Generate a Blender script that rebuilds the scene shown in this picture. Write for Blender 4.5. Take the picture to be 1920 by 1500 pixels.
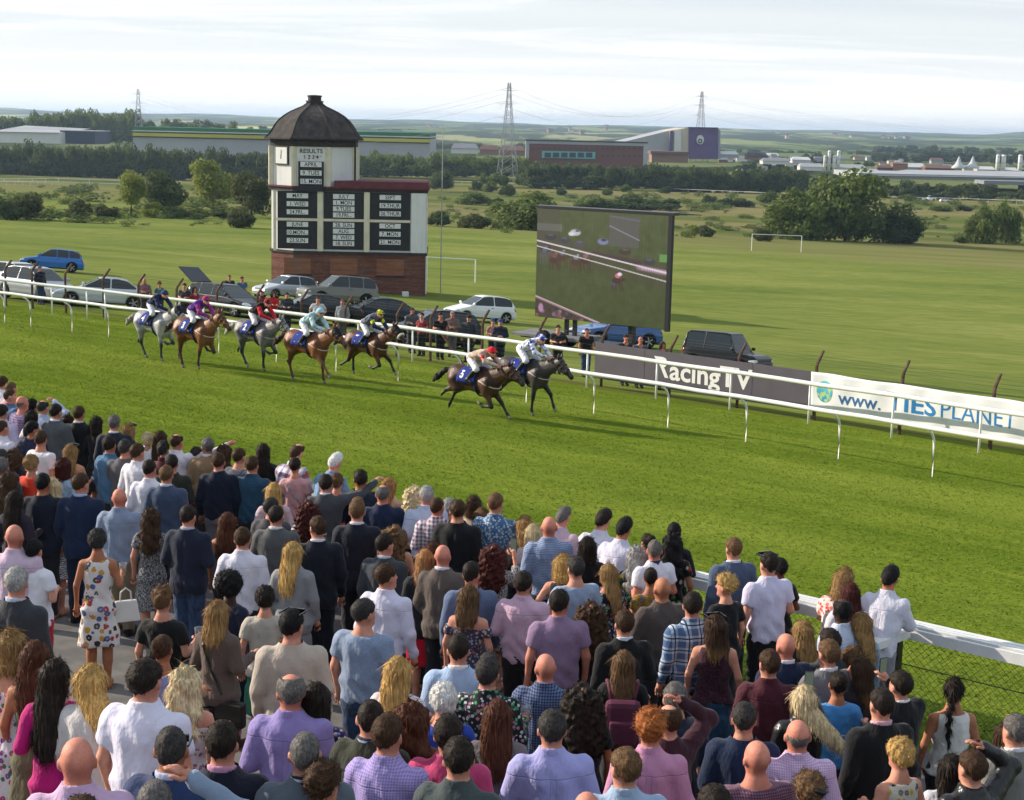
import bpy, math, random
import numpy as np
from mathutils import Vector, Matrix
sc = bpy.context.scene
for _o in list(bpy.data.objects): bpy.data.objects.remove(_o)
COL = sc.collection
R = math.radians

# ------------------------------------------------------------------ camera
CZ = 7.8                      # eye height above the foot of the far running rail
F = 3000.0                    # focal length for a 1920 wide frame
PIT = math.atan(510/3000); ROLL = R(1.3)
_cd = bpy.data.cameras.new('camera'); CAM = bpy.data.objects.new('camera', _cd); COL.objects.link(CAM)
_cd.sensor_width = 36; _cd.lens = F/1920*36; _cd.clip_start = .1; _cd.clip_end = 40000
_f = Vector((0, math.cos(PIT), -math.sin(PIT))); _r = Vector((1, 0, 0)); _u = _r.cross(_f)
_R = _r*math.cos(ROLL)+_u*math.sin(ROLL); _U = _u*math.cos(ROLL)-_r*math.sin(ROLL)
CAM.matrix_world = Matrix(((_R.x, _U.x, -_f.x, 0), (_R.y, _U.y, -_f.y, 0), (_R.z, _U.z, -_f.z, CZ), (0, 0, 0, 1)))
sc.camera = CAM
sc.render.resolution_x = 1024; sc.render.resolution_y = 800
sc.cycles.use_adaptive_sampling = True; sc.cycles.adaptive_threshold = .02; sc.cycles.max_bounces = 5; sc.cycles.diffuse_bounces = 3; sc.cycles.glossy_bounces = 2; sc.cycles.volume_bounces = 0; sc.cycles.use_denoising = True
sc.view_settings.view_transform = 'Standard'; sc.view_settings.look = 'None'
sc.view_settings.exposure = 0.42; sc.view_settings.gamma = 1.0; sc.view_settings.use_curve_mapping = False

# ------------------------------------------------------------------ light
SUN_AZ = R(-70); SUN_EL = R(23)           # azimuth from the view axis (+Y), left is negative
sund = Vector((math.sin(SUN_AZ)*math.cos(SUN_EL), math.cos(SUN_AZ)*math.cos(SUN_EL), math.sin(SUN_EL)))
_sl = bpy.data.lights.new('sun', 'SUN'); _sl.energy = 5.0; _sl.angle = R(.6); _sl.color = (1, .88, .72)
SUN = bpy.data.objects.new('sun', _sl); COL.objects.link(SUN)
SUN.rotation_euler = (-sund).to_track_quat('-Z', 'Y').to_euler()

class NT:
    """thin wrapper: t('ShaderNodeX', prop=val, IN={socket: value or output})"""
    def __init__(s, tree): s.t = tree; s.N = tree.nodes; s.L = tree.links
    def __call__(s, typ, IN=None, **props):
        n = s.N.new('ShaderNode'+typ)
        for k, v in props.items(): setattr(n, k, v)
        for k, v in (IN or {}).items():
            sock = n.inputs[k]
            if isinstance(v, bpy.types.NodeSocket): s.L.new(v, sock)
            else: sock.default_value = v
        return n
    def math(s, op, a, b=0.0, c=None, clamp=False):
        d = {0: a, 1: b}
        if c is not None: d[2] = c
        return s('Math', d, operation=op, use_clamp=clamp).outputs[0]
    def mix(s, f, a, b, blend='MIX'):
        n = s('Mix', data_type='RGBA', blend_type=blend)
        for k, v in ((0, f), (6, a), (7, b)):
            if isinstance(v, bpy.types.NodeSocket): s.L.new(v, n.inputs[k])
            else: n.inputs[k].default_value = v if k == 0 else (tuple(v)+(1,))[:4]
        return n.outputs[2]
    def ramp(s, f, stops, interp='LINEAR'):
        n = s('ValToRGB', {0: f}); cr = n.color_ramp; cr.interpolation = interp
        while len(cr.elements) < len(stops): cr.elements.new(.5)
        for e, (p, c) in zip(cr.elements, stops):
            e.position = p; e.color = (tuple(c)+(1,))[:4] if not isinstance(c, (int, float)) else (c, c, c, 1)
        return n.outputs[0]
    def sep(s, v): n = s('SeparateXYZ', {0: v}); return n.outputs
    def comb(s, x=0, y=0, z=0): return s('CombineXYZ', {0: x, 1: y, 2: z}).outputs[0]
    def noise(s, v, scale=5, detail=3, rough=.5, w=None):
        return s('TexNoise', {'Vector': v, 'Scale': scale, 'Detail': detail, 'Roughness': rough}).outputs[0]
    def smooth(s, v, lo, hi):
        n = s('MapRange', {0: v, 1: lo, 2: hi, 3: 0.0, 4: 1.0}, interpolation_type='SMOOTHSTEP'); return n.outputs[0]

W = bpy.data.worlds.new('World'); sc.world = W; W.use_nodes = True
W.node_tree.nodes.clear(); t = NT(W.node_tree)
_sky = t('TexSky', sky_type='NISHITA', sun_disc=False, sun_elevation=SUN_EL, sun_rotation=SUN_AZ, altitude=60, air_density=1.0, dust_density=1.6, ozone_density=1.2)
_tc = t('TexCoord').outputs['Generated']
_x, _y, _z = t.sep(_tc)
_zz = t.math('ADD', t.math('MAXIMUM', _z, 0.0), .07)
_pv = t.comb(t.math('DIVIDE', _x, _zz), t.math('DIVIDE', _y, _zz), 0.0)
_c1 = t('TexNoise', {'Vector': t('Mapping', {0: _pv, 2: (0, 0, R(14)), 3: (.34, 1.0, 1)}).outputs[0], 'Scale': 1.0, 'Detail': 5, 'Roughness': .62, 'Distortion': .6}).outputs[0]
_c2 = t('TexNoise', {'Vector': t('Mapping', {0: _pv, 1: (3, 7, 0), 2: (0, 0, R(-8)), 3: (.07, .35, 1)}).outputs[0], 'Scale': 1.0, 'Detail': 2, 'Roughness': .5}).outputs[0]
_cm = t.math('ADD', t.smooth(_c1, .44, .74), t.math('MULTIPLY', t.smooth(_c2, .40, .70), .7), clamp=True)
_veil = t.math('ADD', t.math('MULTIPLY', t.math('SUBTRACT', 1.0, t.smooth(_z, .0, .13)), .64), .15)   # thin veil, thicker in the long path near the horizon
_cov = t.math('ADD', _veil, t.math('MULTIPLY', t.math('MULTIPLY', _cm, .42), t.math('SUBTRACT', 1.0, t.math('MULTIPLY', t.smooth(_z, .08, .55), .6))), clamp=True)
_col = t.mix(_cov, t.mix(.55, _sky.outputs[0], (8.0, 10.4, 12.8)), (15.4, 15.3, 14.9))
W.cycles.sampling_method = 'MANUAL'; W.cycles.sample_map_resolution = 512
_bg = t('Background', {0: _col, 1: .06})
t.L.new(_bg.outputs[0], t('OutputWorld').inputs[0])

# ------------------------------------------------------------------ place
Uv = np.array([.773, -.634]); Uv /= np.linalg.norm(Uv)      # along the course, the way the horses run
Nv = np.array([-Uv[1], Uv[0]])                              # across the course, away from the stand
UANG = math.atan2(Uv[1], Uv[0])
GN = [-60, 10.9, 11.0, 14, 15.5, 35.5, 45, 68, 109, 204, 300, 400, 1e6]
GZ = [1.62, 1.62, 1.84, 1.68, 1.6, 0, -.9, -3.0, -6.0, -9.0, -13.5, -15.5, -15.5]
STEPS = [(11, 1.86), (10, 2.0), (9, 2.2), (8, 2.42), (7, 2.62), (6, 2.8), (5, 2.98), (4, 3.2), (2.5, 3.4)]   # front edge n, tread height
def gn(n): return float(np.interp(n, GN, GZ))
def ground(x, y):
    n = Nv[0]*x+Nv[1]*y
    z = gn(n)
    for e, h in STEPS:
        if n < e: z = max(z, h)
    return z
def ray(px, py):
    x = (px-960)/F; y = -(py-750)/F; c, s = math.cos(ROLL), math.sin(ROLL)
    x, y = c*x-s*y, s*x+c*y
    return np.array([x, math.cos(PIT)+y*math.sin(PIT), -math.sin(PIT)+y*math.cos(PIT)])
def hit(px, py, h=0.0):
    """where a sight line meets the ground (or the level h above it)"""
    d = ray(px, py); a = t_ = 1.0
    fn = lambda q: CZ+q*d[2]-ground(q*d[0], q*d[1])-h
    while fn(t_) > 0 and t_ < 2e4: a = t_; t_ *= 1.02
    b = t_
    for _ in range(40):
        m = (a+b)/2
        if fn(m) > 0: a = m
        else: b = m
    return Vector((a*d[0], a*d[1], CZ+a*d[2]))
def at_y(px, py, Y):
    """point on a sight line at depth Y"""
    d = ray(px, py); q = Y/d[1]; return Vector((q*d[0], Y, CZ+q*d[2]))
def sn(s, n, z=None):
    x, y = Uv*s+Nv*n
    return Vector((x, y, ground(x, y) if z is None else z))

# ------------------------------------------------------------------ materials
def hx(h):
    h = h.lstrip('#'); v = [int(h[i:i+2], 16)/255 for i in (0, 2, 4)]
    return tuple(c/12.92 if c <= .04045 else ((c+.055)/1.055)**2.4 for c in v)
def dk(c, f): return tuple(min(1, q*f) for q in c)
MATS = {}
def mat(name, col=None, rough=.7, spec=.35, var=.12, vs=5.0, bump=0.0, bs=60.0, metal=0.0, coord='Object', fn=None, **pr):
    if name in MATS: return MATS[name]
    m = bpy.data.materials.new(name); m.use_nodes = True; m.node_tree.nodes.clear(); t = NT(m.node_tree)
    tc = t('TexCoord').outputs[coord] if coord != 'World' else t('NewGeometry').outputs['Position']
    b = t('BsdfPrincipled', {'Roughness': rough, 'Metallic': metal, 'Specular IOR Level': spec})
    for k, v in pr.items(): b.inputs[k.replace('_', ' ')].default_value = v
    if fn: c = fn(t, tc, b)
    else:
        if isinstance(col, str): col = hx(col)
        c = tuple(col)
        if var:
            f = t.noise(tc, vs, 4)
            c = t.mix(t.smooth(f, .3, .7), tuple(x*(1-var) for x in c), tuple(min(1, x*(1+var)) for x in c))
    if isinstance(c, tuple): b.inputs[0].default_value = (c+(1,))[:4]
    elif c is not None: t.L.new(c, b.inputs[0])
    if bump:
        bn = t('Bump', {'Strength': bump, 'Distance': .01, 'Height': t.noise(tc, bs, 3)}); t.L.new(bn.outputs[0], b.inputs['Normal'])
    t.L.new(b.outputs[0], t('OutputMaterial').inputs[0]); MATS[name] = m
    return m

# ------------------------------------------------------------------ mesh helpers
def mesh_np(name, V, Fs, mats=(), smooth=False, fm=None):
    """V (n,3) array, Fs list of faces or (m,k) int array"""
    me = bpy.data.meshes.new(name); V = np.asarray(V, np.float32)
    if isinstance(Fs, np.ndarray):
        m, k = Fs.shape; me.vertices.add(len(V)); me.vertices.foreach_set('co', V.ravel())
        me.loops.add(m*k); me.loops.foreach_set('vertex_index', Fs.astype(np.int32).ravel())
        me.polygons.add(m); me.polygons.foreach_set('loop_start', np.arange(0, m*k, k, dtype=np.int32)); me.polygons.foreach_set('loop_total', np.full(m, k, np.int32))
        me.update(calc_edges=True)
    else: me.from_pydata(V.tolist(), [], Fs); me.update()
    for x in mats: me.materials.append(x)
    if smooth: me.polygons.foreach_set('use_smooth', np.ones(len(me.polygons), bool))
    if fm is not None: me.polygons.foreach_set('material_index', np.asarray(fm, np.int32))
    me.update()
    return me
class MB:
    """collects boxes, tubes and prisms into one mesh"""
    def __init__(s): s.V = []; s.F = []
    def add(s, V, Fs):
        o = len(s.V); s.V += [tuple(v) for v in V]; s.F += [tuple(o+i for i in f) for f in Fs]; return s
    def box(s, c, d, rz=0.0, M=None):
        hx_, hy, hz = d[0]/2, d[1]/2, d[2]/2; ca, sa = math.cos(rz), math.sin(rz)
        P = []
        for z in (-hz, hz):
            for x, y in ((-hx_, -hy), (hx_, -hy), (hx_, hy), (-hx_, hy)):
                P.append((c[0]+ca*x-sa*y, c[1]+sa*x+ca*y, c[2]+z))
        return s.add(P, [(3, 2, 1, 0), (4, 5, 6, 7), (0, 1, 5, 4), (1, 2, 6, 5), (2, 3, 7, 6), (3, 0, 4, 7)])
    def tube(s, pts, r, n=8, caps=True):
        pts = [Vector(p) for p in pts]; rs = r if isinstance(r, (list, tuple)) else [r]*len(pts)
        V = []; Fs = []
        for i, p in enumerate(pts):
            d = (pts[min(i+1, len(pts)-1)]-pts[max(i-1, 0)]).normalized()
            a = d.cross(Vector((0, 0, 1)))
            if a.length < 1e-3: a = Vector((1, 0, 0))
            a.normalize(); b = a.cross(d)
            for k in range(n):
                q = 2*math.pi*k/n; V.append(p+a*(rs[i]*math.cos(q))+b*(rs[i]*math.sin(q)))
        for i in range(len(pts)-1):
            for k in range(n): Fs.append((i*n+k, i*n+(k+1) % n, (i+1)*n+(k+1) % n, (i+1)*n+k))
        if caps: Fs += [tuple(range(n-1, -1, -1)), tuple(range((len(pts)-1)*n, len(pts)*n))]
        return s.add(V, Fs)
    def prism(s, poly, z0, z1):
        n = len(poly); V = [(x, y, z0) for x, y in poly]+[(x, y, z1) for x, y in poly]
        return s.add(V, [tuple(range(n-1, -1, -1)), tuple(range(n, 2*n))]+[(k, (k+1) % n, n+(k+1) % n, n+k) for k in range(n)])
    def lathe(s, prof, n=16, c=(0, 0), rot=0.0):
        V = []; Fs = []
        for r, z in prof:
            for k in range(n): q = rot+2*math.pi*k/n; V.append((c[0]+r*math.cos(q), c[1]+r*math.sin(q), z))
        for i in range(len(prof)-1):
            for k in range(n): Fs.append((i*n+k, i*n+(k+1) % n, (i+1)*n+(k+1) % n, (i+1)*n+k))
        Fs += [tuple(range(n-1, -1, -1)), tuple(range((len(prof)-1)*n, len(prof)*n))]
        return s.add(V, Fs)
    def mesh(s, name, m, smooth=False):
        return mesh_np(name, np.array(s.V), s.F, [m] if m else [], smooth)
    def build(s, name, m, parent=None, smooth=False, bevel=0.0, **kw):
        o = obj(name, s.mesh(name, m, smooth), parent, **kw)
        if bevel:
            b = o.modifiers.new('bevel', 'BEVEL'); b.width = bevel; b.segments = 2; b.limit_method = 'ANGLE'
        return o
def obj(name, me, parent=None, loc=None, rz=None, label=None, cat=None, group=None, kind=None, scale=None):
    o = bpy.data.objects.new(name, me); COL.objects.link(o)
    if parent: o.parent = parent
    if loc is not None: o.location = loc
    if rz is not None: o.rotation_euler = (0, 0, rz)
    if scale is not None: o.scale = (scale,)*3 if isinstance(scale, (int, float)) else scale
    if label: o['label'] = label
    if cat: o['category'] = cat
    if group: o['group'] = group
    if kind: o['kind'] = kind
    return o
def thing(name, label, cat, loc=(0, 0, 0), rz=0.0, group=None, scale=None):
    o = obj(name, None, None, loc, rz, label, cat, group, None, scale); o.empty_display_size = .2; return o
def setmat(o, m):
    """material on the object, so that the mesh can be shared"""
    if not o.data.materials: o.data.materials.append(None)
    o.material_slots[0].link = 'OBJECT'; o.material_slots[0].material = m
def text_mesh(s, size, m, ext=0.0, sx=1.0, align='CENTER', bold=0.0):
    cu = bpy.data.curves.new('lettering', 'FONT'); cu.body = s; cu.size = size; cu.align_x = align; cu.align_y = 'CENTER'; cu.extrude = ext; cu.offset = bold; cu.resolution_u = 3
    o = bpy.data.objects.new('tmp_text', cu); COL.objects.link(o)
    dg = bpy.context.evaluated_depsgraph_get(); me = bpy.data.meshes.new_from_object(o.evaluated_get(dg))
    bpy.data.objects.remove(o); me.name = 'lettering'
    me.materials.clear(); me.materials.append(m)
    if sx != 1.0:
        for v in me.vertices: v.co.x *= sx
    return me
random.seed(5); rng = np.random.default_rng(11)
# ================================================================== ground
def g_ground(t, tc, b):
    P = tc
    n = t('VectorMath', {0: P, 1: (Nv[0], Nv[1], 0)}, operation='DOT_PRODUCT').outputs['Value']
    s = t('VectorMath', {0: P, 1: (Uv[0], Uv[1], 0)}, operation='DOT_PRODUCT').outputs['Value']
    sv = t.comb(s, n, 0.0)
    big = t.noise(t('Mapping', {0: sv, 3: (.05, .22, 1)}).outputs[0], 1, 2)
    mid = t.noise(t('Mapping', {0: sv, 3: (.5, 1.6, 1)}).outputs[0], 1, 4, .62)
    fin = t.noise(t('Mapping', {0: sv, 3: (5, 9, 1)}).outputs[0], 1, 3, .7)
    turf = t.ramp(t.math('ADD', t.math('MULTIPLY', mid, .5), t.math('MULTIPLY', fin, .5)), [(.3, (.062, .104, .011)), (.5, (.128, .178, .019)), (.68, (.21, .25, .036))])
    turf = t.mix(t.math('MULTIPLY', t.smooth(big, .42, .62), .62), turf, (.215, .262, .04))  # random pale patches, strengthened to put yellow sunlit streaks into the turf colour
    mow = t.math('SINE', t.math('ADD', t.math('MULTIPLY', n, 1.5), t.math('MULTIPLY', big, 2.0)))
    turf = t.mix(t.math('MULTIPLY', t.smooth(mow, -.2, .5), .26), turf, (.075, .12, .014))  # mowing bands, deepened so the colour also carries darker shading
    dv = t('TexVoronoi', {'Vector': sv, 'Scale': 1.7}); dd_ = t.math('MULTIPLY', t.math('LESS_THAN', t.math('ADD', dv.outputs[0], t.math('MULTIPLY', fin, .12)), .13), t.math('MULTIPLY', t.math('GREATER_THAN', t.sep(dv.outputs[1])[1], .55), t.smooth(t.math('ABSOLUTE', t.math('SUBTRACT', n, 29.0)), 9.0, 3.0)))
    turf = t.mix(t.math('MULTIPLY', dd_, .55), turf, (.085, .075, .03))
    # field beyond the fence: mown, drier, long streaks
    fs = t.noise(t('Mapping', {0: P, 3: (.012, .07, 1)}).outputs[0], 1, 3, .6)
    ff = t.noise(t('Mapping', {0: P, 3: (.5, 1.2, 1)}).outputs[0], 1, 3, .65)
    field = t.ramp(t.math('ADD', t.math('MULTIPLY', fs, .55), t.math('MULTIPLY', ff, .45)), [(.34, (.102, .148, .034)), (.52, (.182, .214, .054)), (.68, (.27, .28, .088))])
    # the dry edge of the pitch and the rough beyond
    dry = t.mix(t.noise(t('Mapping', {0: P, 3: (.02, .09, 1)}).outputs[0], 1, 3), (.105, .135, .032), (.26, .235, .10))
    far = t.ramp(t.noise(t('Mapping', {0: P, 3: (.004, .013, 1)}).outputs[0], 1, 4, .55), [(.34, (.075, .105, .026)), (.45, (.125, .145, .045)), (.53, (.215, .19, .085)), (.60, (.145, .155, .05)), (.68, (.09, .125, .03))])
    wob = t.math('MULTIPLY', t.math('SUBTRACT', t.noise(P, .05, 1), .5), 30.0)
    nw = t.math('ADD', n, wob)
    c = t.mix(t.smooth(n, 42, 47), turf, field)
    c = t.mix(t.smooth(nw, 185, 215), c, dry)
    c = t.mix(t.smooth(nw, 235, 300), c, far)
    vw = t.noise(t('Mapping', {0: P, 3: (.012, .008, 1)}).outputs[0], 1, 3, .6)
    c = t.mix(t.smooth(nw, 560, 760), c, t.mix(t.smooth(vw, .44, .54), (.045, .066, .024), (.15, .17, .065)))
    # worn strip by the outer rail and bare soil under the fence
    soil = t.math('MULTIPLY', t.smooth(t.math('ABSOLUTE', t.math('SUBTRACT', n, t.math('ADD', 42.6, t.math('MULTIPLY', fin, .8)))), 1.0, .25), .55)
    c = t.mix(soil, c, (.10, .075, .04))
    # tarmac apron on the stand side
    tn = fin
    tar = t.mix(tn, (.10, .092, .097), (.17, .155, .16))
    c = t.mix(t.math('GREATER_THAN', 14.75, t.math('ADD', n, t.math('MULTIPLY', t.math('SUBTRACT', fin, .5), .3))), c, tar)
    hgt = t.math('ADD', t.math('MULTIPLY', mid, .6), t.math('MULTIPLY', fin, .6))
    bp = t('Bump', {'Strength': .55, 'Distance': .12, 'Height': hgt}); t.L.new(bp.outputs[0], b.inputs['Normal'])
    return c
m_ground = mat('ground_turf', coord='World', fn=g_ground, rough=1.0, spec=.0)
ns = np.array(sorted(set([-60, -20, 2, 10.9, 11, 12.5, 14, 14.75, 15.5, 18, 22, 26, 30, 33, 35.5, 38, 41, 45, 50, 56, 62, 68, 78, 90, 109, 130, 160, 204, 250, 300, 350, 400, 500, 700, 1000, 1500, 2500, 4000, 6500, 9000])), float)
ss = np.concatenate([-np.geomspace(7000, 60, 36), np.linspace(-55, 55, 24), np.geomspace(60, 7000, 36)])
S_, N_ = np.meshgrid(ss, ns)
gz = np.interp(N_, GN, GZ)
X_ = S_*Uv[0]+N_*Nv[0]; Y_ = S_*Uv[1]+N_*Nv[1]
V = np.stack([X_, Y_, gz], -1).reshape(-1, 3)
a = (np.arange(len(ns)-1)[:, None]*len(ss)+np.arange(len(ss)-1)[None]).ravel()
obj('ground', mesh_np('ground', V, np.stack([a, a+1, a+1+len(ss), a+len(ss)], 1), [m_ground], True), kind='structure')

# short turf blades on the home straight
def blades(name, n0, n1, s0, s1, count, h, w, dens=None):
    s = rng.uniform(s0, s1, count); n = n0+(n1-n0)*rng.random(count)**1.6
    x = s*Uv[0]+n*Nv[0]; y = s*Uv[1]+n*Nv[1]; z = np.interp(n, GN, GZ)
    keep = (np.abs(x/np.maximum(y, 1)) < .36) & (y > 9); x, y, z = x[keep], y[keep], z[keep]; k = len(x)
    hh = h*rng.uniform(.5, 1.3, k); la = rng.uniform(0, 6.28, k); an = la-math.pi/2; ww = w*rng.uniform(.6, 1.3, k); le = hh*rng.uniform(1.2, 3.2, k)
    V = np.zeros((k, 3, 3)); dx, dy = np.cos(an)*ww, np.sin(an)*ww
    V[:, 0] = np.stack([x-dx, y-dy, z-.004], 1); V[:, 1] = np.stack([x+dx, y+dy, z-.004], 1); V[:, 2] = np.stack([x+np.cos(la)*le, y+np.sin(la)*le, z+hh*.75], 1)
    return obj(name, mesh_np(name, V.reshape(-1, 3), np.arange(k*3).reshape(-1, 3), [m_blade]), kind='stuff', label='short green turf of the home straight', cat='grass')
def g_blade(t, tc, b):
    n = t.noise(t('Mapping', {0: tc, 3: (.6, 1.3, 1)}).outputs[0], 1, 4, .6)
    return t.ramp(t.math('ADD', t.math('MULTIPLY', n, .7), t.math('MULTIPLY', t.noise(tc, 23, 1), .3)), [(.32, (.066, .110, .011)), (.5, (.120, .180, .020)), (.68, (.20, .250, .036))])
m_blade = mat('turf_blade', coord='World', fn=g_blade, rough=.9, spec=.0)
blades('turf_grass', 15.0, 41.5, -62, 2, 330000, .034, .014)

# terrace steps under the spectators
m_conc = mat('terrace_concrete', '#6d6a68', .9, .2, .2, 3, .3, 50)
for i, (e, h) in enumerate(STEPS):
    e0 = STEPS[i+1][0]-.02 if i+1 < len(STEPS) else -14
    MB().box((0, 0, 0), (60+i*.02, e-e0, .5), 0).build('terrace_step', m_conc, loc=sn(-16, (e+e0)/2, h-.25), rz=UANG, kind='structure')

# ================================================================== running rails
m_white = mat('rail_white_plastic', '#e6e6e4', .35, .5, .04, 2)
Fp = [(.6, 606), (66, 612.5), (134.4, 623), (205, 632.5), (750.8, 714.7), (983, 755), (1111.9, 776.9), (1251, 801.6), (1396.9, 828.4), (1567.5, 861.3), (1751.8, 893.8)]
Rp = [(23.8, 577.5), (83.1, 587.5), (146.9, 595.6), (211.3, 600.5), (778.2, 678.1), (1104.8, 727.2), (1229.4, 747.8), (1365, 770.3), (1510, 795), (1668.8, 821.3), (1840, 848.8)]
def snfit(L):
    P = np.array([hit(*p)[:2] for p in L]); return P@Uv, P@Nv
_s, _n = snfit(Fp); cF = np.polyfit(_s, _n, 2); front_s = _s
_s, _n = snfit(Rp); cR = np.polyfit(_s, _n, 2); rear_s = _s
def nF(s): return float(np.polyval(cF, s))
def nR(s): return float(np.polyval(cR, s))
def spacing(known, s0, s1, step):
    k = sorted(known); out = list(k)
    for a_, b_ in zip(k[:-1], k[1:]):
        c = max(1, round((b_-a_)/step))
        out += [a_+(b_-a_)*i/c for i in range(1, c)]
    q = k[0]-step
    while q > s0: out.append(q); q -= step
    q = k[-1]+step
    while q < s1: out.append(q); q += step
    return sorted(out)
sF = spacing(front_s, -75, -5, 2.65); sR = spacing(rear_s, -85, -6, 2.75)
fr = thing('running_rail', 'inner white running rail with curved posts beside the galloping horses', 'rail', sn(-30, nF(-30)))
def loc(root, P): return Vector(P)-root.location
HF = 1.17
top = [loc(fr, sn(s, nF(s)-.34))+Vector((0, 0, HF+.012*math.sin(i*2.3))) for i, s in enumerate(np.arange(-78, -3, 1.3))]
MB().tube(top, .056, 10).build('rail', m_white, fr, True)
for s in sF:
    b0 = loc(fr, sn(s, nF(s))); q = Vector((-Nv[0], -Nv[1], 0))
    pts = [b0+Vector((0, 0, -.1)), b0+Vector((0, 0, .74)), b0+Vector((0, 0, .86))+q*.02, b0+Vector((0, 0, .97))+q*.08, b0+Vector((0, 0, 1.06))+q*.18, b0+Vector((0, 0, 1.13))+q*.32]
    MB().tube(pts, .03, 8).build('post', m_white, fr, True)
rr = thing('running_rail', 'outer white running rail on straight posts in front of the fence', 'rail', sn(-30, nR(-30)))
HR = 1.2
top = [loc(rr, sn(s, nR(s)))+Vector((0, 0, HR+.012*math.sin(i*1.7))) for i, s in enumerate(np.arange(-88, -4, 1.4))]
MB().tube(top, .066, 10).build('rail', m_white, rr, True)
for s in sR:
    b0 = loc(rr, sn(s, nR(s)))
    MB().tube([b0+Vector((0, 0, -.1)), b0+Vector((0, 0, HR-.05))], .034, 8).build('post', m_white, rr, True)

# ================================================================== boundary fence with cranked posts and wires
m_post = mat('fence_post_rusty', '#5f4a3f', .9, .2, .35, 6, .6, 30)
m_wire = mat('fence_wire', '#5b5652', .5, .4, 0, metal=.6)
Tp = [(15.5, 487.5), (66, 497.5), (129, 501), (200, 507.5), (266, 510), (337.5, 515.5), (413, 524.5), (489.6, 537), (572, 546), (655, 556), (752, 568.5), (815, 574), (912, 587), (1020, 596), (1137.5, 605), (1266, 616.5), (1394, 631), (1539.5, 649), (1700.6, 670.5), (1872.6, 696)]
def fence_s(px):
    lo, hi = -95.0, -2.0
    from_px = lambda s: proj(sn(s, nR(s)+1.15)+Vector((0, 0, 1.95)))[0]
    for _ in range(40):
        m_ = (lo+hi)/2
        if from_px(m_) < px: lo = m_
        else: hi = m_
    return lo
def proj(P):
    q = Vector(P)-Vector((0, 0, CZ)); z = q.dot(_f); return 960+F*q.dot(_R)/z, 750-F*q.dot(_U)/z, F/z
fe = thing('boundary_fence', 'rusty cranked concrete post and wire fence behind the outer rail', 'fence', sn(-30, nR(-30)+1.15))
sFe = [fence_s(p[0]-7) for p in Tp]; sFe = [sFe[0]-4.4, sFe[0]-2.2]+sFe+[sFe[-1]+2.4, sFe[-1]+4.8]
crank = Vector((Nv[0], Nv[1], 0))
for i, s in enumerate(sFe):
    b0 = loc(fe, sn(s, nR(s)+1.15)); w = .052
    h1 = 1.62+.06*math.sin(i*5.1)
    pts = [b0+Vector((0, 0, -.15)), b0+Vector((.01*math.sin(i), 0, h1)), b0+crank*.05+Vector((0, 0, h1+.08)), b0+crank*.33+Vector((0.02, 0, h1+.42))]
    MB().tube(pts, [w*1.1, w*1.05, w, w*.85], 6).build('post', m_post, fe)
for z in (.12, .3, .48, .66, .84, 1.02, 1.2, 1.38, 1.56):
    pts = [loc(fe, sn(s, nR(s)+1.10))+Vector((0, 0, z+.015*math.sin(7*s+z*9))) for s in np.linspace(-85, -6, 60)]
    MB().tube(pts, .0035, 3, False).build('wire', m_wire, fe)
for k in range(3):
    pts = [loc(fe, sn(s, nR(s)+1.15+.12+.09*k))+Vector((0, 0, 1.74+.1*k+.012*math.sin(5*s+k))) for s in np.linspace(-85, -6, 60)]
    MB().tube(pts, .0045, 3, False).build('wire', m_wire, fe)
# one raking strut beside the parked dark cars
bs_ = fence_s(822); b0 = loc(fe, sn(bs_, nR(bs_)+1.15))
MB().tube([b0+Vector((0, 0, 1.25)), b0+Vector((Uv[0]*1.35, Uv[1]*1.35, -.05))], .05, 6).build('strut', m_post, fe)

# ================================================================== advertising boards on the fence
def board_frame(s0, s1, off, zb):
    A = sn(s0, nR(s0)+off); B = sn(s1, nR(s1)+off); d = B-A; L = math.hypot(d.x, d.y)
    ang = math.atan2(d.y, d.x); return A+Vector((0, 0, zb)), B+Vector((0, 0, zb)), L, ang, math.asin((d.z)/L)
def sx_on(px, off):
    lo, hi = -60.0, 0.0
    for _ in range(40):
        m_ = (lo+hi)/2
        if proj(sn(m_, nR(m_)+off)+Vector((0, 0, .8)))[0] < px: lo = m_
        else: hi = m_
    return lo
m_grey = mat('board_dark_grey', '#55505a', .6, .3, .06, 1.5)
m_wlet = mat('lettering_white', '#e2e2e2', .6, .3, .03)
sa, sb = sx_on(1116, .95), sx_on(1521, .95)
A, B, L, ang, tilt = board_frame(sa, sb, .95, .28)
bd = thing('advertising_board', 'dark grey trackside board with white lettering', 'board', A, ang)
bd.rotation_euler = (0, -tilt, ang)
for k in range(4):
    x0, x1 = L*k/4+(.006 if k else 0), L*(k+1)/4
    MB().box(((x0+x1)/2, .006*(k % 2), .6), (x1-x0, .03, 1.2)).build('panel', m_grey, bd)
def flat(me): return me
def put_text(parent, me, x, z, y=-.019, sh=0.0):
    o = obj('lettering', me, parent, (x, y, z)); o.rotation_euler = (R(90), 0, 0); return o
def xb(px):   # board-local x for a photo column
    return (sx_on(px, .95)-sa)/(sb-sa)*L
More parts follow.
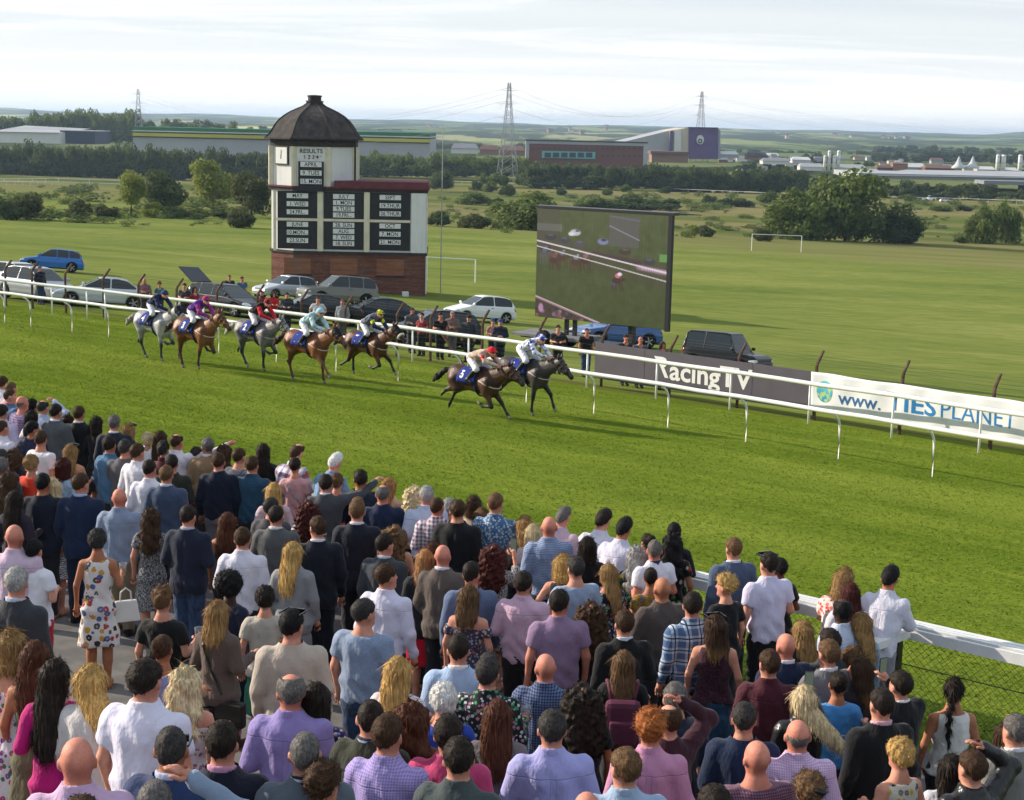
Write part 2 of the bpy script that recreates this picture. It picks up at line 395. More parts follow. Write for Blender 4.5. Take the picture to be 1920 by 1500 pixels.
# the flag-shaped R: bar, bowl and leg
rx = xb(1229); S = .66
Rp_ = [(0, 1), (.62, 1), (.80, .90), (.86, .72), (.80, .54), (.66, .45), (.98, 0), (.74, 0), (.36, .52), (.36, .40), (.30, .34), (.52, .34), (.62, .38), (.66, .46)]
poly = [(0, 1.0), (.55, 1.0), (.72, .95), (.80, .84), (.80, .66), (.74, .56), (.64, .50), (.92, 0), (.69, 0), (.40, .52), (.30, .66), (.55, .66), (.58, .70), (.58, .78), (.54, .82), (.12, .82)]
V = [(rx+x*S*1.02, -.019, .36+y*S) for x, y in poly]
obj('lettering', mesh_np('lettering', V, [tuple(range(len(V)))], [m_wlet]), bd)
def letters(s, size, m, sx=1.0, bold=0.0):
    """one mesh per letter with its pen position"""
    mx = lambda me: max(v.co.x for v in me.vertices)
    out = []
    for i, ch in enumerate(s):
        me = text_mesh(ch, size, m, 0, sx, 'LEFT', bold); out.append((mx(text_mesh(s[:i+1], size, m, 0, sx, 'LEFT', bold))-mx(me), me))
    return out
for w_, x_ in (('acing', rx+.66), ('TV', xb(1353))):
    for dx_, me in letters(w_, .88, m_wlet, 1.14, .02): put_text(bd, me, x_+dx_, .64 if w_ == 'TV' else .60)

m_vinyl = mat('banner_white_vinyl', '#d9dade', .45, .4, .04, 2)
m_blue = mat('lettering_blue', '#1c74b4', .5, .35, .03)
m_blue2 = mat('lettering_dark_blue', '#2a5f97', .5, .35, .03)
sa2 = sb+.03; sb2 = sa2+13.0
A, B, L2, ang2, tilt2 = board_frame(sa2, sb2, .95, .36)
bn = thing('advertising_banner', 'white vinyl banner with globe emblem and blue web address', 'banner', A)
bn.rotation_euler = (0, -tilt2, ang2)
gx, gzv = 160, 14
xs = np.linspace(0, L2, gx); zs_ = np.linspace(0, 1.12, gzv); XX, ZZ = np.meshgrid(xs, zs_)
YY = .012*np.sin(XX*3.1+ZZ*4.2)+.013*np.sin(XX*5.3-ZZ*2.7+1)+.02*np.abs(np.sin(XX*1.45+ZZ*.9))**6-.01
ZZ = ZZ+.012*np.sin(XX*2.2)*(ZZ/1.12)
V = np.stack([XX, YY-.035, ZZ], -1).reshape(-1, 3); a = (np.arange(gzv-1)[:, None]*gx+np.arange(gx-1)[None]).ravel()
o = obj('sheet', mesh_np('sheet', V, np.stack([a, a+1, a+1+gx, a+gx], 1), [m_vinyl], True), bn); o.modifiers.new('solid', 'SOLIDIFY').thickness = .004
def xb2(px): return sx_on(px, .95)-sa2
def on_banner(me):
    """press flat print onto the rippled sheet"""
    for v in me.vertices:
        X, Z = v.co.x, v.co.z
        y = .012*math.sin(X*3.1+Z*4.2)+.013*math.sin(X*5.3-Z*2.7+1)+.02*abs(math.sin(X*1.45+Z*.9))**6-.01
        v.co.y = y-.035-.008
    return me
def banner_text(s, size, m, x, z, sx=1.0, bold=0.0):
  import bmesh
  for dx_, me in letters(s, size, m, sx, bold):
    bm = bmesh.new(); bm.from_mesh(me); bmesh.ops.triangulate(bm, faces=bm.faces)
    bmesh.ops.subdivide_edges(bm, edges=[e for e in bm.edges if e.calc_length() > .12], cuts=1, use_grid_fill=True); bm.to_mesh(me); bm.free()
    for v in me.vertices: v.co = (v.co.x+x+dx_, 0, v.co.y+z)
    on_banner(me); obj('lettering', me, bn)
banner_text('www.', .56, m_blue2, xb2(1577), .46, 1.16, .004)
banner_text('TIES', .70, m_blue, xb2(1671), .58, 1.34, .012)
banner_text('PLANET', .70, m_blue, xb2(1774), .58, .98, -.004)
def g_globe(t, tc, b):
    x, y, z = t.sep(tc)
    n = t.noise(tc, 5.5, 3)
    return t.mix(t.smooth(n, .50, .56), t.mix(t.smooth(z, .3, .9), (.02, .25, .42), (.10, .50, .62)), (.34, .50, .24))
gxx = xb2(1549)
me = MB().add([(gxx+.30*math.cos(q)*r_, 0, .58+.32*math.sin(q)*r_) for r_ in (.001, .25, .5, .75, 1) for q in np.linspace(0, 2*math.pi, 29)[:-1]],
              [(i*28+k, i*28+(k+1) % 28, (i+1)*28+(k+1) % 28, (i+1)*28+k) for i in range(4) for k in range(28)]).mesh('emblem', mat('globe_emblem', fn=g_globe, rough=.5))
obj('emblem', on_banner(me), bn)

# ================================================================== near crowd rail
m_paint = mat('crowd_rail_white_paint', '#dcdcdc', .45, .4, .08, 4, .15, 30)
m_black = mat('black_painted_steel', '#17171a', .5, .4, .1)
nr = thing('crowd_rail', 'white flat topped crowd rail between spectators and turf', 'rail', sn(-15, 15.25), 0)
NR0 = 15.25
def alongbox(root, s0, s1, n_, z, w, h, m, name, segs=12, bev=0):
    """bar following the ground between two stations"""
    V = []; Fs = []
    for i, s in enumerate(np.linspace(s0, s1, segs+1)):
        p = loc(root, sn(s, n_)); q = Vector((Nv[0], Nv[1], 0))
        for a_, b_ in ((-w/2, 0), (w/2, 0), (w/2, h), (-w/2, h)): V.append(p+q*a_+Vector((0, 0, z+b_)))
        if i:
            o_ = (i-1)*4
            for k in range(4): Fs.append((o_+k, o_+4+k, o_+4+(k+1) % 4, o_+(k+1) % 4))
    Fs += [(0, 1, 2, 3), tuple(segs*4+k for k in (3, 2, 1, 0))]
    return obj(name, MB().add(V, Fs).mesh(name, m), root)
GR0 = gn(NR0)
for k, (dn, w) in enumerate(((.175, .075), (.075, .055), (-.005, .05))):
    alongbox(nr, -46, -2, NR0+dn, 1.09, w, .035, m_paint, 'slat')
alongbox(nr, -46, -2, NR0-.085, .99, .04, .115, m_paint, 'fascia')
alongbox(nr, -46, -2, NR0+.05, 1.03, .22, .03, m_black, 'bearer')
for s in np.arange(-45.2, -2, 2.1):
    MB().box(loc(nr, sn(s, NR0+.02))+Vector((0, 0, .5)), (.07, .07, 1.0), UANG).build('post', m_black, nr)
mb = MB(); dn_ = .02
for s in np.arange(-46, -2.9, .085):
    p0 = loc(nr, sn(s, NR0+.06)); e = Vector((Uv[0], Uv[1], 0))
    for sg in (1, -1):
        a0 = p0+Vector((0, 0, .05)); b1 = p0+e*(.9*sg)+Vector((0, 0, .95)); mb.tube([a0, b1], .0022, 3, False)
mb.build('netting', mat('chain_link', '#33362f', .6, .4, 0), nr)['kind'] = 'stuff'
MB().tube([loc(nr, sn(s, NR0+.06))+Vector((0, 0, .66)) for s in (-46, -24, -2)], .006, 4).build('wire', m_wire, nr)
# return rail running back towards the stand
rs = -7.05
rt = thing('return_rail', 'short white rail turning back from the crowd rail beside the braided woman', 'rail', sn(rs, 14.3), UANG)
z_ = [sn(rs, q).z-rt.location.z for q in (NR0-.12, 13.2)]
y0_, y1_ = NR0-.13-14.3, 13.2-14.3
MB().add([(-.11, y0_, z_[0]+1.02), (.11, y0_, z_[0]+1.02), (.11, y1_, z_[1]+1.02), (-.11, y1_, z_[1]+1.02), (-.11, y0_, z_[0]+1.10), (.11, y0_, z_[0]+1.10), (.11, y1_, z_[1]+1.10), (-.11, y1_, z_[1]+1.10)],
         [(0, 1, 2, 3), (7, 6, 5, 4), (0, 4, 5, 1), (1, 5, 6, 2), (2, 6, 7, 3), (3, 7, 4, 0)]).build('top_board', m_paint, rt)
for q in (NR0-.22, 13.3):
    MB().box((.0, q-14.3, sn(rs, q).z-rt.location.z+.5), (.10, .10, 1.02)).build('post', m_black if q > 14 else m_paint, rt)

# ================================================================== goals on the pitch
def goal(p0, p1, hgt, label):
    P0 = hit(*p0); P1 = hit(*p1)
    P1.z = ground(P1.x, P1.y); sc_ = (P0.y)/F
    r = thing('football_goal', label, 'goal', P0, 0, 'football goals on the field')
    H = hgt*sc_; d = P1-P0
    for q in (Vector((0, 0, 0)), d): MB().tube([q+Vector((0, 0, -.1)), q+Vector((0, 0, H))], .055, 6).build('upright', m_white, r)
    MB().tube([Vector((0, 0, H)), d+Vector((0, 0, H))], .055, 6).build('crossbar', m_white, r)
goal((800, 526), (891, 530), 44, 'white football goal standing beside the clock tower')
goal((1409, 470), (1502, 473), 31, 'far white football goal in front of the big tree clump')
# ================================================================== big screen on its trailer
m_frame = mat('screen_frame_black', '#22222a', .5, .4, .05)
P = hit(1130, 662)
dS = .5*(P.y)/F
scr_rz = UANG+R(3)
SC = thing('television_screen', 'large outdoor television screen showing the race on a trailer mast', 'screen', P, scr_rz)
ex = Vector((math.cos(scr_rz), math.sin(scr_rz), 0))
def scr_loc(px, py):
    """local coordinates in the screen plane"""
    d = Vector(ray(px, py)); nrm = Vector((-ex.y, ex.x, 0)); q = (P-Vector((0, 0, CZ))).dot(nrm)/d.dot(nrm)
    w = Vector((0, 0, CZ))+d*q-P; return w.dot(ex), w.z
cs = [scr_loc(*p) for p in ((1010, 391), (1256, 404), (1246, 617), (1004, 593))]
x0 = (cs[0][0]+cs[3][0])/2; x1 = (cs[1][0]+cs[2][0])/2; z1 = (cs[0][1]+cs[1][1])/2; z0 = (cs[2][1]+cs[3][1])/2
W_, H_ = x1-x0, z1-z0
nu, nv = 220, 150
uu, vv = np.meshgrid((np.arange(nu)+.5)/nu, (np.arange(nv)+.5)/nv)
img = np.zeros((nv, nu, 3)); r2 = np.random.default_rng(3)
def blur(a, k):
    for ax in (0, 1):
        a = sum(np.roll(a, i, ax) for i in range(-k, k+1))/(2*k+1)
    return a
nz = blur(r2.random((nv, nu)), 4); nz = (nz-nz.mean())/nz.std()
base = np.array([74, 84, 46.]); img[:] = base
img += (vv-.5)[..., None]*np.array([14, 14, 18])+nz[..., None]*3.0
def blend(m, c, a=1.0): img[:] = img*(1-(m*a)[..., None])+np.array(c, float)*(m*a)[..., None]
def ell(u, v, ru, rv, s=.35): d = np.sqrt(((uu-u)/ru)**2+((vv-v)/rv)**2); return np.clip((1-d)/s, 0, 1)
def seg(u0, v0, u1, v1, w):
    du, dv = (u1-u0), (v1-v0); k = np.clip(((uu-u0)*du+(vv-v0)*dv)/(du*du+dv*dv), 0, 1)
    return np.clip(1.5-np.hypot(uu-u0-k*du, vv-v0-k*dv)/w, 0, 1)
def rect(u0, u1, v0, v1): return ((uu > u0) & (uu < u1) & (vv > v0) & (vv < v1)).astype(float)
blend(rect(0, .18, .62, 1), (82, 74, 66), .6); blend(rect(0, .2, .8, .87), (128, 128, 138), .45)
blend(rect(.565, .79, .70, .975), (96, 92, 96), .75); blend(seg(.57, .88, .79, .77, .006), (150, 142, 160), .8); blend(seg(.57, .97, .79, .94, .006), (120, 112, 130), .7)
band = (vv < .80-.22*uu) & (vv > .58-.24*uu); blend(band.astype(float), (78, 66, 58), .35)
for u, v, c in ((.11, .745, (58, 56, 62)), (.22, .725, (66, 66, 76)), (.34, .70, (86, 78, 90)), (.07, .64, (52, 44, 44)), (.87, .585, (60, 60, 68)), (.69, .66, (70, 52, 46))):
    blend(ell(u, v, .055, .036), c, .9); blend(ell(u, v+.018, .03, .012), (110, 112, 124), .6)
blend(ell(.305, .80, .05, .035), (198, 196, 206)); blend(ell(.275, .785, .03, .022), (226, 222, 230)); blend(ell(.32, .815, .02, .012), (90, 92, 104))
blend(ell(.52, .735, .05, .035), (128, 134, 172)); blend(ell(.525, .75, .025, .015), (60, 64, 84))
blend(seg(.45, .62, .80, .57, .02), (74, 50, 54), .8); blend(seg(.80, .53, 1, .50, .022), (190, 140, 176), .8)
for q in np.linspace(.82, .99, 12): blend(ell(q, .525-.1*(q-.82), .006, .02), (230, 205, 225), .6)
blend(rect(.945, 1, .59, .66), (110, 164, 84), .85)
for u, v, c, j in ((.06, .575, (92, 84, 84), (90, 100, 130)), (.14, .53, (74, 46, 34), (130, 70, 80)), (.20, .56, (78, 54, 42), (110, 110, 130)), (.31, .53, (82, 50, 36), (130, 134, 160)), (.385, .55, (70, 44, 34), (150, 100, 110)), (.635, .395, (70, 42, 32), (222, 120, 150))):
    blend(ell(u, v, .045, .032), c, .95); blend(ell(u+.05, v+.014, .018, .02), c, .9)
    for q in (-.035, -.012, .02, .038): blend(seg(u+q, v-.02, u+q+.01, v-.085, .005), c, .8)
    blend(ell(u+.005, v+.045, .024, .026), j, .95); blend(ell(u+.02, v+.068, .011, .012), tuple(min(255, x+30) for x in j), .95)
blend(ell(.655, .455, .022, .018), (246, 226, 236)); blend(seg(.60, .37, .62, .36, .01), (80, 80, 160), .8)
blend(seg(0, .705, 1, .50, .0065), (238, 226, 236)); blend(seg(0, .655, 1, .425, .005), (222, 206, 214)); 
tri = (vv < .185-.37*uu).astype(float); blend(tri, (70, 52, 50), .8)
for _ in range(26):
    u = r2.random()*.42; v = r2.random()*max(.01, .15-.36*u); c = [(120, 92, 110), (176, 132, 170), (150, 100, 80), (86, 84, 104), (52, 44, 44)][r2.integers(5)]
    blend(ell(u, v, .016, .02), c, .8)
blend(ell(.045, .085, .024, .05), (204, 150, 196), .85)
blend(seg(0, .19, .52, -.005, .006), (222, 184, 198)); blend(seg(0, .175, .49, -.005, .003), (170, 140, 146))
img *= (1+.02*np.sin(np.arange(nu)*2*math.pi/5)[None, :, None])
lin = np.clip(img/255, 0, 1)**2.2
gu, gv = np.meshgrid(np.linspace(0, 1, nu+1), np.linspace(0, 1, nv+1))
Vs = np.stack([x0+gu*W_, np.full(gu.shape, -.06), z0+gv*H_], -1).reshape(-1, 3)
a = (np.arange(nv)[:, None]*(nu+1)+np.arange(nu)[None]).ravel()
def g_screen(t, tc, b):
    c = t('VertexColor', layer_name='picture').outputs[0]
    t.L.new(c, b.inputs['Emission Color']); b.inputs['Emission Strength'].default_value = .62
    return (.012, .012, .014)
me = mesh_np('display', Vs, np.stack([a, a+1, a+nu+2, a+nu+1], 1), [mat('screen_picture', fn=g_screen, rough=.5, spec=.3)])
at = me.color_attributes.new('picture', 'FLOAT_COLOR', 'CORNER')
at.data.foreach_set('color', np.repeat(np.concatenate([lin.reshape(-1, 3), np.ones((nu*nv, 1))], 1), 4, 0).astype(np.float32).ravel())
obj('display', me, SC)
MB().box(((x0+x1)/2, .04, (z0+z1)/2), (W_+.02, .16, H_+.02)).build('cabinet', m_frame, SC)
MB().box((x1+.10, .03, (z0+z1)/2-.03), (.18, .20, H_+.1)).build('side_frame', m_frame, SC)
tx = scr_loc(1314, 400)[0]
m_fr2 = mat('screen_roof_grey', '#6a6a70', .5, .4, .05)
MB().box(((x0+x1)/2+.15, .1, z1+.07), (W_+.4, .30, .10)).build('roof_bar', m_frame, SC)
MB().box(((x0+x1)/2+.15, .1, z1+.135), (W_+.42, .32, .03)).build('roof_sheet', m_fr2, SC)
MB().add([(x1+.3, -.1, z1+.06), (tx, -.02, z1+.09), (tx, .1, z1+.09), (x1+.3, .3, z1+.06), (x1+.3, -.1, z1+.14), (tx, -.02, z1+.12), (tx, .1, z1+.12), (x1+.3, .3, z1+.14)],
         [(3, 2, 1, 0), (4, 5, 6, 7), (0, 1, 5, 4), (1, 2, 6, 5), (2, 3, 7, 6), (3, 0, 4, 7)]).build('roof_arm', m_frame, SC)
gl = lambda x, y: ground(P.x+ex.x*x-ex.y*y, P.y+ex.y*x+ex.x*y)-P.z
for x in (x0+1.5, x0+1.95): MB().box((x, .35, (z0+.6)/2), (.16, .16, z0-.3)).build('mast', m_frame, SC)
MB().box((x1-1.9, .35, (z0+.6)/2), (.22, .3, z0-.3)).build('mast', m_frame, SC)
m_deck = mat('trailer_deck_grey', '#77757a', .7, .3, .12)
MB().box((x0+1.0, .3, .52), (W_*.55, 1.9, .12)).build('trailer_deck', m_deck, SC)
MB().box((x0+1.9, .3, .40), (W_*.75, 1.0, .12)).build('trailer_chassis', m_frame, SC)
m_tyre = mat('tyre_rubber', '#19191b', .85, .2, .1)
for x in (x0+1.0, x0+1.9):
    for y in (-.75, 1.35):
        o = MB().lathe([(.1, -.12), (.34, -.13), (.39, -.08), (.39, .08), (.34, .13), (.1, .12)], 16).build('wheel', m_tyre, SC, True); o.location = (x, y, gl(x, y)+.38); o.rotation_euler = (R(90), 0, 0)

# ================================================================== clock and results tower
PT = hit(797, 556); k_ = PT.y/F*3.571/107*107    # metres per zoomed pixel handled below
mpx = PT.y/F                                      # metres per photo pixel at the tower
K = mpx*30                                        # the tower was measured at 30 px per metre
def at_tower(px, py): return at_y(px, py, PT.y)
rzT = R(2.5)
TW, TD = 9.75*K, 5.6*K
TX0 = -TW
T = thing('clock_tower', 'domed brick and white results tower with dark date boards', 'tower', PT, rzT)
m_brick_d = None
def g_brick(dark, light, mort):
    def f(t, tc, b):
        g = t('NewGeometry'); x, y, z = t.sep(tc)
        nrm = t.sep(t('TexCoord').outputs['Normal'])
        side = t.math('GREATER_THAN', t.math('ABSOLUTE', nrm[0]), .8)
        u = t.math('ADD', t.math('MULTIPLY', x, t.math('SUBTRACT', 1.0, side)), t.math('MULTIPLY', y, side))
        br = t('TexBrick', {'Vector': t.comb(u, z, 0.0), 'Color1': dark+(1,), 'Color2': light+(1,), 'Mortar': mort+(1,), 'Scale': 1.0, 'Mortar Size': .006, 'Mortar Smooth': .1, 'Bias': -.1, 'Brick Width': .235, 'Row Height': .078})
        row = t.noise(t.comb(t.math('MULTIPLY', u, .4), t.math('MULTIPLY', z, 5.0), 0.0), 1, 4)
        c = t.mix(t.math('MULTIPLY', t.smooth(row, .4, .65), .5), br.outputs[0], tuple(q*.55 for q in dark))
        st = t.noise(tc, .6, 4); c = t.mix(t.math('MULTIPLY', t.smooth(st, .5, .75), .35), c, (.16, .13, .12))
        bp = t('Bump', {'Strength': .6, 'Distance': .01, 'Height': t.math('SUBTRACT', 1.0, br.outputs[1])}); t.L.new(bp.outputs[0], b.inputs['Normal'])
        return c
    return f
m_brick = mat('tower_brick', fn=g_brick((.13, .052, .038), (.225, .088, .062), (.17, .13, .12)), rough=.9, spec=.2)
m_brick2 = mat('tower_brick_infill', fn=g_brick((.25, .10, .06), (.31, .125, .075), (.27, .14, .10)), rough=.9, spec=.2)
def g_tw(t, tc, b):
    st = t.noise(t('Mapping', {0: tc, 3: (3.2, 3.2, .35)}).outputs[0], 1, 4, .6); gr = t.noise(tc, .9, 3)
    c = t.mix(t.math('MULTIPLY', t.smooth(st, .50, .75), .28), (.69, .685, .70), (.40, .385, .37))
    return t.mix(t.math('MULTIPLY', t.smooth(gr, .5, .75), .3), c, (.50, .48, .44))
m_tw = mat('tower_white_render', fn=g_tw, rough=.8, spec=.3, bump=.2, bs=20)
m_cream = mat('tower_cream_trim', '#d2c9b6', .8, .3, .08, 1.5, .2, 20)
m_board = mat('tower_black_board', '#24252b', .55, .35, .10, 2)
m_red = mat('tower_red_lead', '#5d2f33', .75, .3, .2, 2)
m_dark = mat('tower_dark_cornice', '#3a3338', .8, .3, .2, 3)
def g_dome(t, tc, b):
    x, y, z = t.sep(tc)
    st = t.noise(t('Mapping', {0: tc, 3: (2.2, 2.2, .5)}).outputs[0], 1.0, 5, .65)
    return t.ramp(st, [(.3, (.03, .027, .027)), (.55, (.062, .053, .051)), (.75, (.115, .10, .092))])
m_dome = mat('tower_dome_felt', fn=g_dome, rough=.9, spec=.25, bump=.4, bs=6)
z1_ = 2.56*K; z2_ = 6.42*K; zP = 7.08*K; z3_ = 9.55*K
ro = 2.62*K; oc = (TX0+ro, ro)                      # octagon: inradius and centre
q8 = math.tan(R(22.5))
def octo(r, c=oc): return [(c[0]+r/math.cos(R(22.5))*math.cos(R(22.5+45*i)), c[1]+r/math.cos(R(22.5))*math.sin(R(22.5+45*i))) for i in range(8)]
def plan(o_):
    """octagonal left end running into a rectangular block"""
    ch = ro*(1-q8)
    return [(TX0+ch-o_*.41, -o_), (o_, -o_), (o_, TD+o_), (TX0+ch-o_*.41, TD+o_), (TX0-o_, TD-ch+o_*.41), (TX0-o_, ch-o_*.41)]
MB().prism(plan(0), -.8, z1_).build('brick_base', m_brick, T)
MB().prism(plan(.10*K), z1_, z1_+.16*K).build('base_cornice', m_dark, T)
MB().prism(plan(-.02), z1_+.16*K, z2_).build('wall', m_tw, T)
MB().prism(plan(.10*K), z2_, z2_+.2*K).build('cornice', m_dark, T)
MB().prism(plan(.20*K), z2_+.2*K, z2_+.30*K).build('cornice', m_red, T)
# red sheet hip behind the parapet on the right block
xr0 = TX0+ro*1.55; 
MB().add([(xr0, -.14*K, z2_+.3*K), (.18*K, -.14*K, z2_+.3*K), (.18*K, TD+.1, z2_+.3*K), (xr0, TD+.1, z2_+.3*K), (xr0, .02*K, zP), (.06*K, .02*K, zP), (.06*K, TD, zP), (xr0, TD, zP)],
         [(4, 5, 6, 7), (0, 1, 5, 4), (1, 2, 6, 5), (2, 3, 7, 6), (3, 0, 4, 7)]).build('parapet', m_red, T)
# octagonal lantern
MB().prism(octo(ro-.05), z2_+.3*K, z3_).build('lantern_wall', m_tw, T)
for i in range(8):
    x, y = octo(ro-.03)[i]
    MB().prism([(x+.19*K*math.cos(R(22.5+45*i)+q), y+.19*K*math.sin(R(22.5+45*i)+q)) for q in (R(20), R(110), R(180), R(250), R(340))], z2_+.3*K, z3_-.42*K).build('pilaster', m_cream, T)
MB().prism(octo(ro+.06), z3_-.42*K, z3_).build('frieze', m_dark, T)
MB().prism(octo(ro+.42*K), z3_, z3_+.1*K).build('eaves', m_dark, T)
prof = [(3.22, .0), (3.1, .10), (2.94, .26), (2.80, .50), (2.62, .80), (2.36, 1.12), (2.0, 1.42), (1.55, 1.68), (1.10, 1.88), (.78, 2.02), (.56, 2.18), (.48, 2.32)]
dm = MB(); n_ = 8
for r_, z in prof:
    for i in range(8): q = R(22.5+45*i); dm.V.append((oc[0]+r_*K*.985*math.cos(q), oc[1]+r_*K*.985*math.sin(q), z3_+.1*K+z*.96*K))
for j in range(len(prof)-1):
    for i in range(8): dm.F.append((j*8+i, j*8+(i+1) % 8, (j+1)*8+(i+1) % 8, (j+1)*8+i))
dm.F.append(tuple((len(prof)-1)*8+i for i in range(8)))
DOME = dm.build('dome', m_dome, T)
zt = z3_+.1*K+2.32*.96*K
for i in range(8):
    MB().tube([(oc[0]+r_*K*.99*math.cos(R(22.5+45*i)), oc[1]+r_*K*.99*math.sin(R(22.5+45*i)), z3_+.1*K+z*.96*K+.01) for r_, z in prof], .04*K, 5).build('ridge', m_dome, DOME)
MB().lathe([(.56*K, zt-.02), (.56*K, zt+.07*K), (.42*K, zt+.07*K), (.42*K, zt+.32*K), (.47*K, zt+.32*K), (.47*K, zt+.40*K), (.2*K, zt+.43*K)], 12, oc).build('finial', m_dark, T)
# boards and plates
def fbox(x0, x1, za, zb, y0, y1, m, name, par=T): return MB().box(((x0+x1)/2, (y0+y1)/2, (za+zb)/2), (x1-x0, abs(y1-y0), zb-za)).build(name, m, par)
fx = lambda u: (u-1212)/107/.972*K           # zoomed columns / rows -> metres
fz = lambda v: (1388-v)/107*K
def zcol(u, v): return fz(v)+0.0
bays = [(256, 512), (553, 809), (850, 1110)]; rows = [(722, 872), (896, 1088)]
dz = [0, -0.10*K, -.2*K]
rowz = [((z1_+.16*K+.12*K), (z1_+.16*K+1.86*K)), ((z1_+.16*K+2.02*K), z2_-.02*K)]
plates = {(0, 1): ['MAY', '1. WED', '24.FRI...'], (0, 0): ['JUNE', '10.MON...', '23.SUN'], (1, 1): ['JULY', '1. MON', '9.TUES', '19.FRI...'], (1, 0): ['28. SUN', 'AUG', '7. WED', '18. SUN'], (2, 1): ['SEPT', '19.THUR', '26.THUR'], (2, 0): ['OCT', '7. MON', '21. MON']}
m_plate = mat('date_plate_white', '#d8d8da', .6, .3, .04)
m_ink = mat('lettering_black', '#16161a', .7, .2, 0)
def plate(x, z, w, h, s):
    p = fbox(x-w/2, x+w/2, z-h/2, z+h/2, -.075, -.05, m_plate, 'date_plate')
    me = text_mesh(s, h*1.12, m_ink, 0, .92, 'CENTER', .004); o = obj('lettering', me, p, (x, -.079, z-.01)); o.rotation_euler = (R(90), 0, 0)
for ci, (u0, u1) in enumerate(bays):
    xa, xc = fx(u0), fx(u1)
    for ri in (0, 1):
        za, zb = rowz[ri]
        fbox(xa, xc, za, zb, -.05, .01, m_board, 'date_board')
        L_ = plates[(ci, ri)]; h = .30*K; gap = .42*K if len(L_) == 3 else .355*K
        if ri == 1: zt_ = zb-.28*K
        else: zt_ = zb-.22*K
        gp_ = (.50*K if len(L_) == 3 else .38*K)
        for j, s in enumerate(L_): plate((xa+xc)/2, zt_-gp_*j, 1.32*K, h, s)
ym = (rowz[0][1]+rowz[1][0])/2
fbox(fx(250), fx(1112), rowz[0][1], rowz[1][0], -.10, .01, m_cream, 'rail_trim')
for u in (530, 830): fbox(fx(u)-.17*K, fx(u)+.17*K, z1_+.16*K, z2_, -.13, .01, m_cream, 'pilaster')
fbox(fx(1116), -.03, z1_+.16*K, z2_, -.10, .01, m_tw, 'pilaster')
fbox(fx(242)-.12*K, fx(242)+.06*K, z1_+.16*K, z2_, -.06, .02, m_cream, 'pilaster')
# results board on the lantern front
lc = oc[0]; lw = .78*K
fbox(lc-lw, lc+lw, z2_+.302*K, z3_-1.32*K, -.06, .10, m_board, 'date_board')
fbox(lc-lw*1.08, lc+lw*1.08, z2_-.02*K, z2_+.302*K, -.25*K, .0, m_board, 'date_board')
for j, s in enumerate(('APRIL', '9. TUES', '15. MON')): plate(lc, z3_-1.50*K-j*.52*K, 1.3*K, .31*K, s)
for s, z, h in (('RESULTS', z3_-.70*K, .34*K), ('1 2 3 4', z3_-1.06*K, .30*K)):
    o = obj('lettering', text_mesh(s, h*1.1, m_ink, 0, 1.0, 'CENTER', .004), T, (lc, .02, z)); o.rotation_euler = (R(90), 0, 0)
for j, s in enumerate(('st', 'nd', 'rd', 'th')):
    o = obj('lettering', text_mesh(s, .13*K, m_ink), T, (lc-.42*K+j*.335*K, .02, z3_-.98*K)); o.rotation_euler = (R(90), 0, 0)
# clock on the left chamfer of the lantern
ca = R(225); cx, cy = oc[0]+(ro+.0)*math.cos(ca), oc[1]+(ro+.0)*math.sin(ca)
ck = obj('clock', MB().box((0, 0, 0), (1.25*K, .12, 1.15*K)).mesh('clock', m_black), T, (cx, cy, z3_-1.0*K), R(-45))
MB().box((0, -.075, 0), (1.08*K, .03, 1.0*K)).build('clock_face', m_plate, ck)
MB().box((.0, -.098, .16*K), (.045*K, .012, .36*K)).build('clock_hand', m_ink, ck)
MB().box((-.03*K, -.098, -.10*K), (.05*K, .012, .24*K)).build('clock_hand', m_ink, ck)
# bricked-up windows and downpipe, white box at the foot
for u0, u1 in ((298, 470), (595, 772), (895, 1072)):
    fbox(fx(u0), fx(u1), z1_-1.28*K, z1_-.28*K, -.025, .02, m_brick2, 'bricked_up_window')
    fbox(fx(u0)-.08, fx(u1)+.08, z1_-1.40*K, z1_-1.28*K, -.05, .02, m_dark, 'sill')
MB().tube([(oc[0]+ro*1.02, .55*K, z2_), (oc[0]+ro*1.02, .55*K, z3_-.1*K)], .06*K, 6).build('downpipe', m_black, T)
MB().tube([(.05, -.05, .2), (.05, -.05, z2_-.3)], .05, 6).build('downpipe', mat('pipe_white', '#cfcfcf', .5), T)
fp = thing('flagpole', 'thin white pole rising behind the right end of the tower', 'pole', PT+Vector((.9, 4.2, ground(PT.x+.9, PT.y+4.2)-PT.z)))
MB().tube([(0, 0, -.1), (0, 0, 322*mpx)], [.04, .025], 6).build('pole', mat('pole_grey', '#a5a5a6', .6), fp); MB().box((0, 0, 322*mpx), (.5, .05, .05)).build('crosspiece', m_white, fp)
wb = hit(760, 556); MB().box((0, 0, .17), (.42, .36, .34)).build('utility_box', m_tw, None, bevel=.03, loc=wb, rz=.3, label='small white utility box on the grass at the tower foot', cat='box')
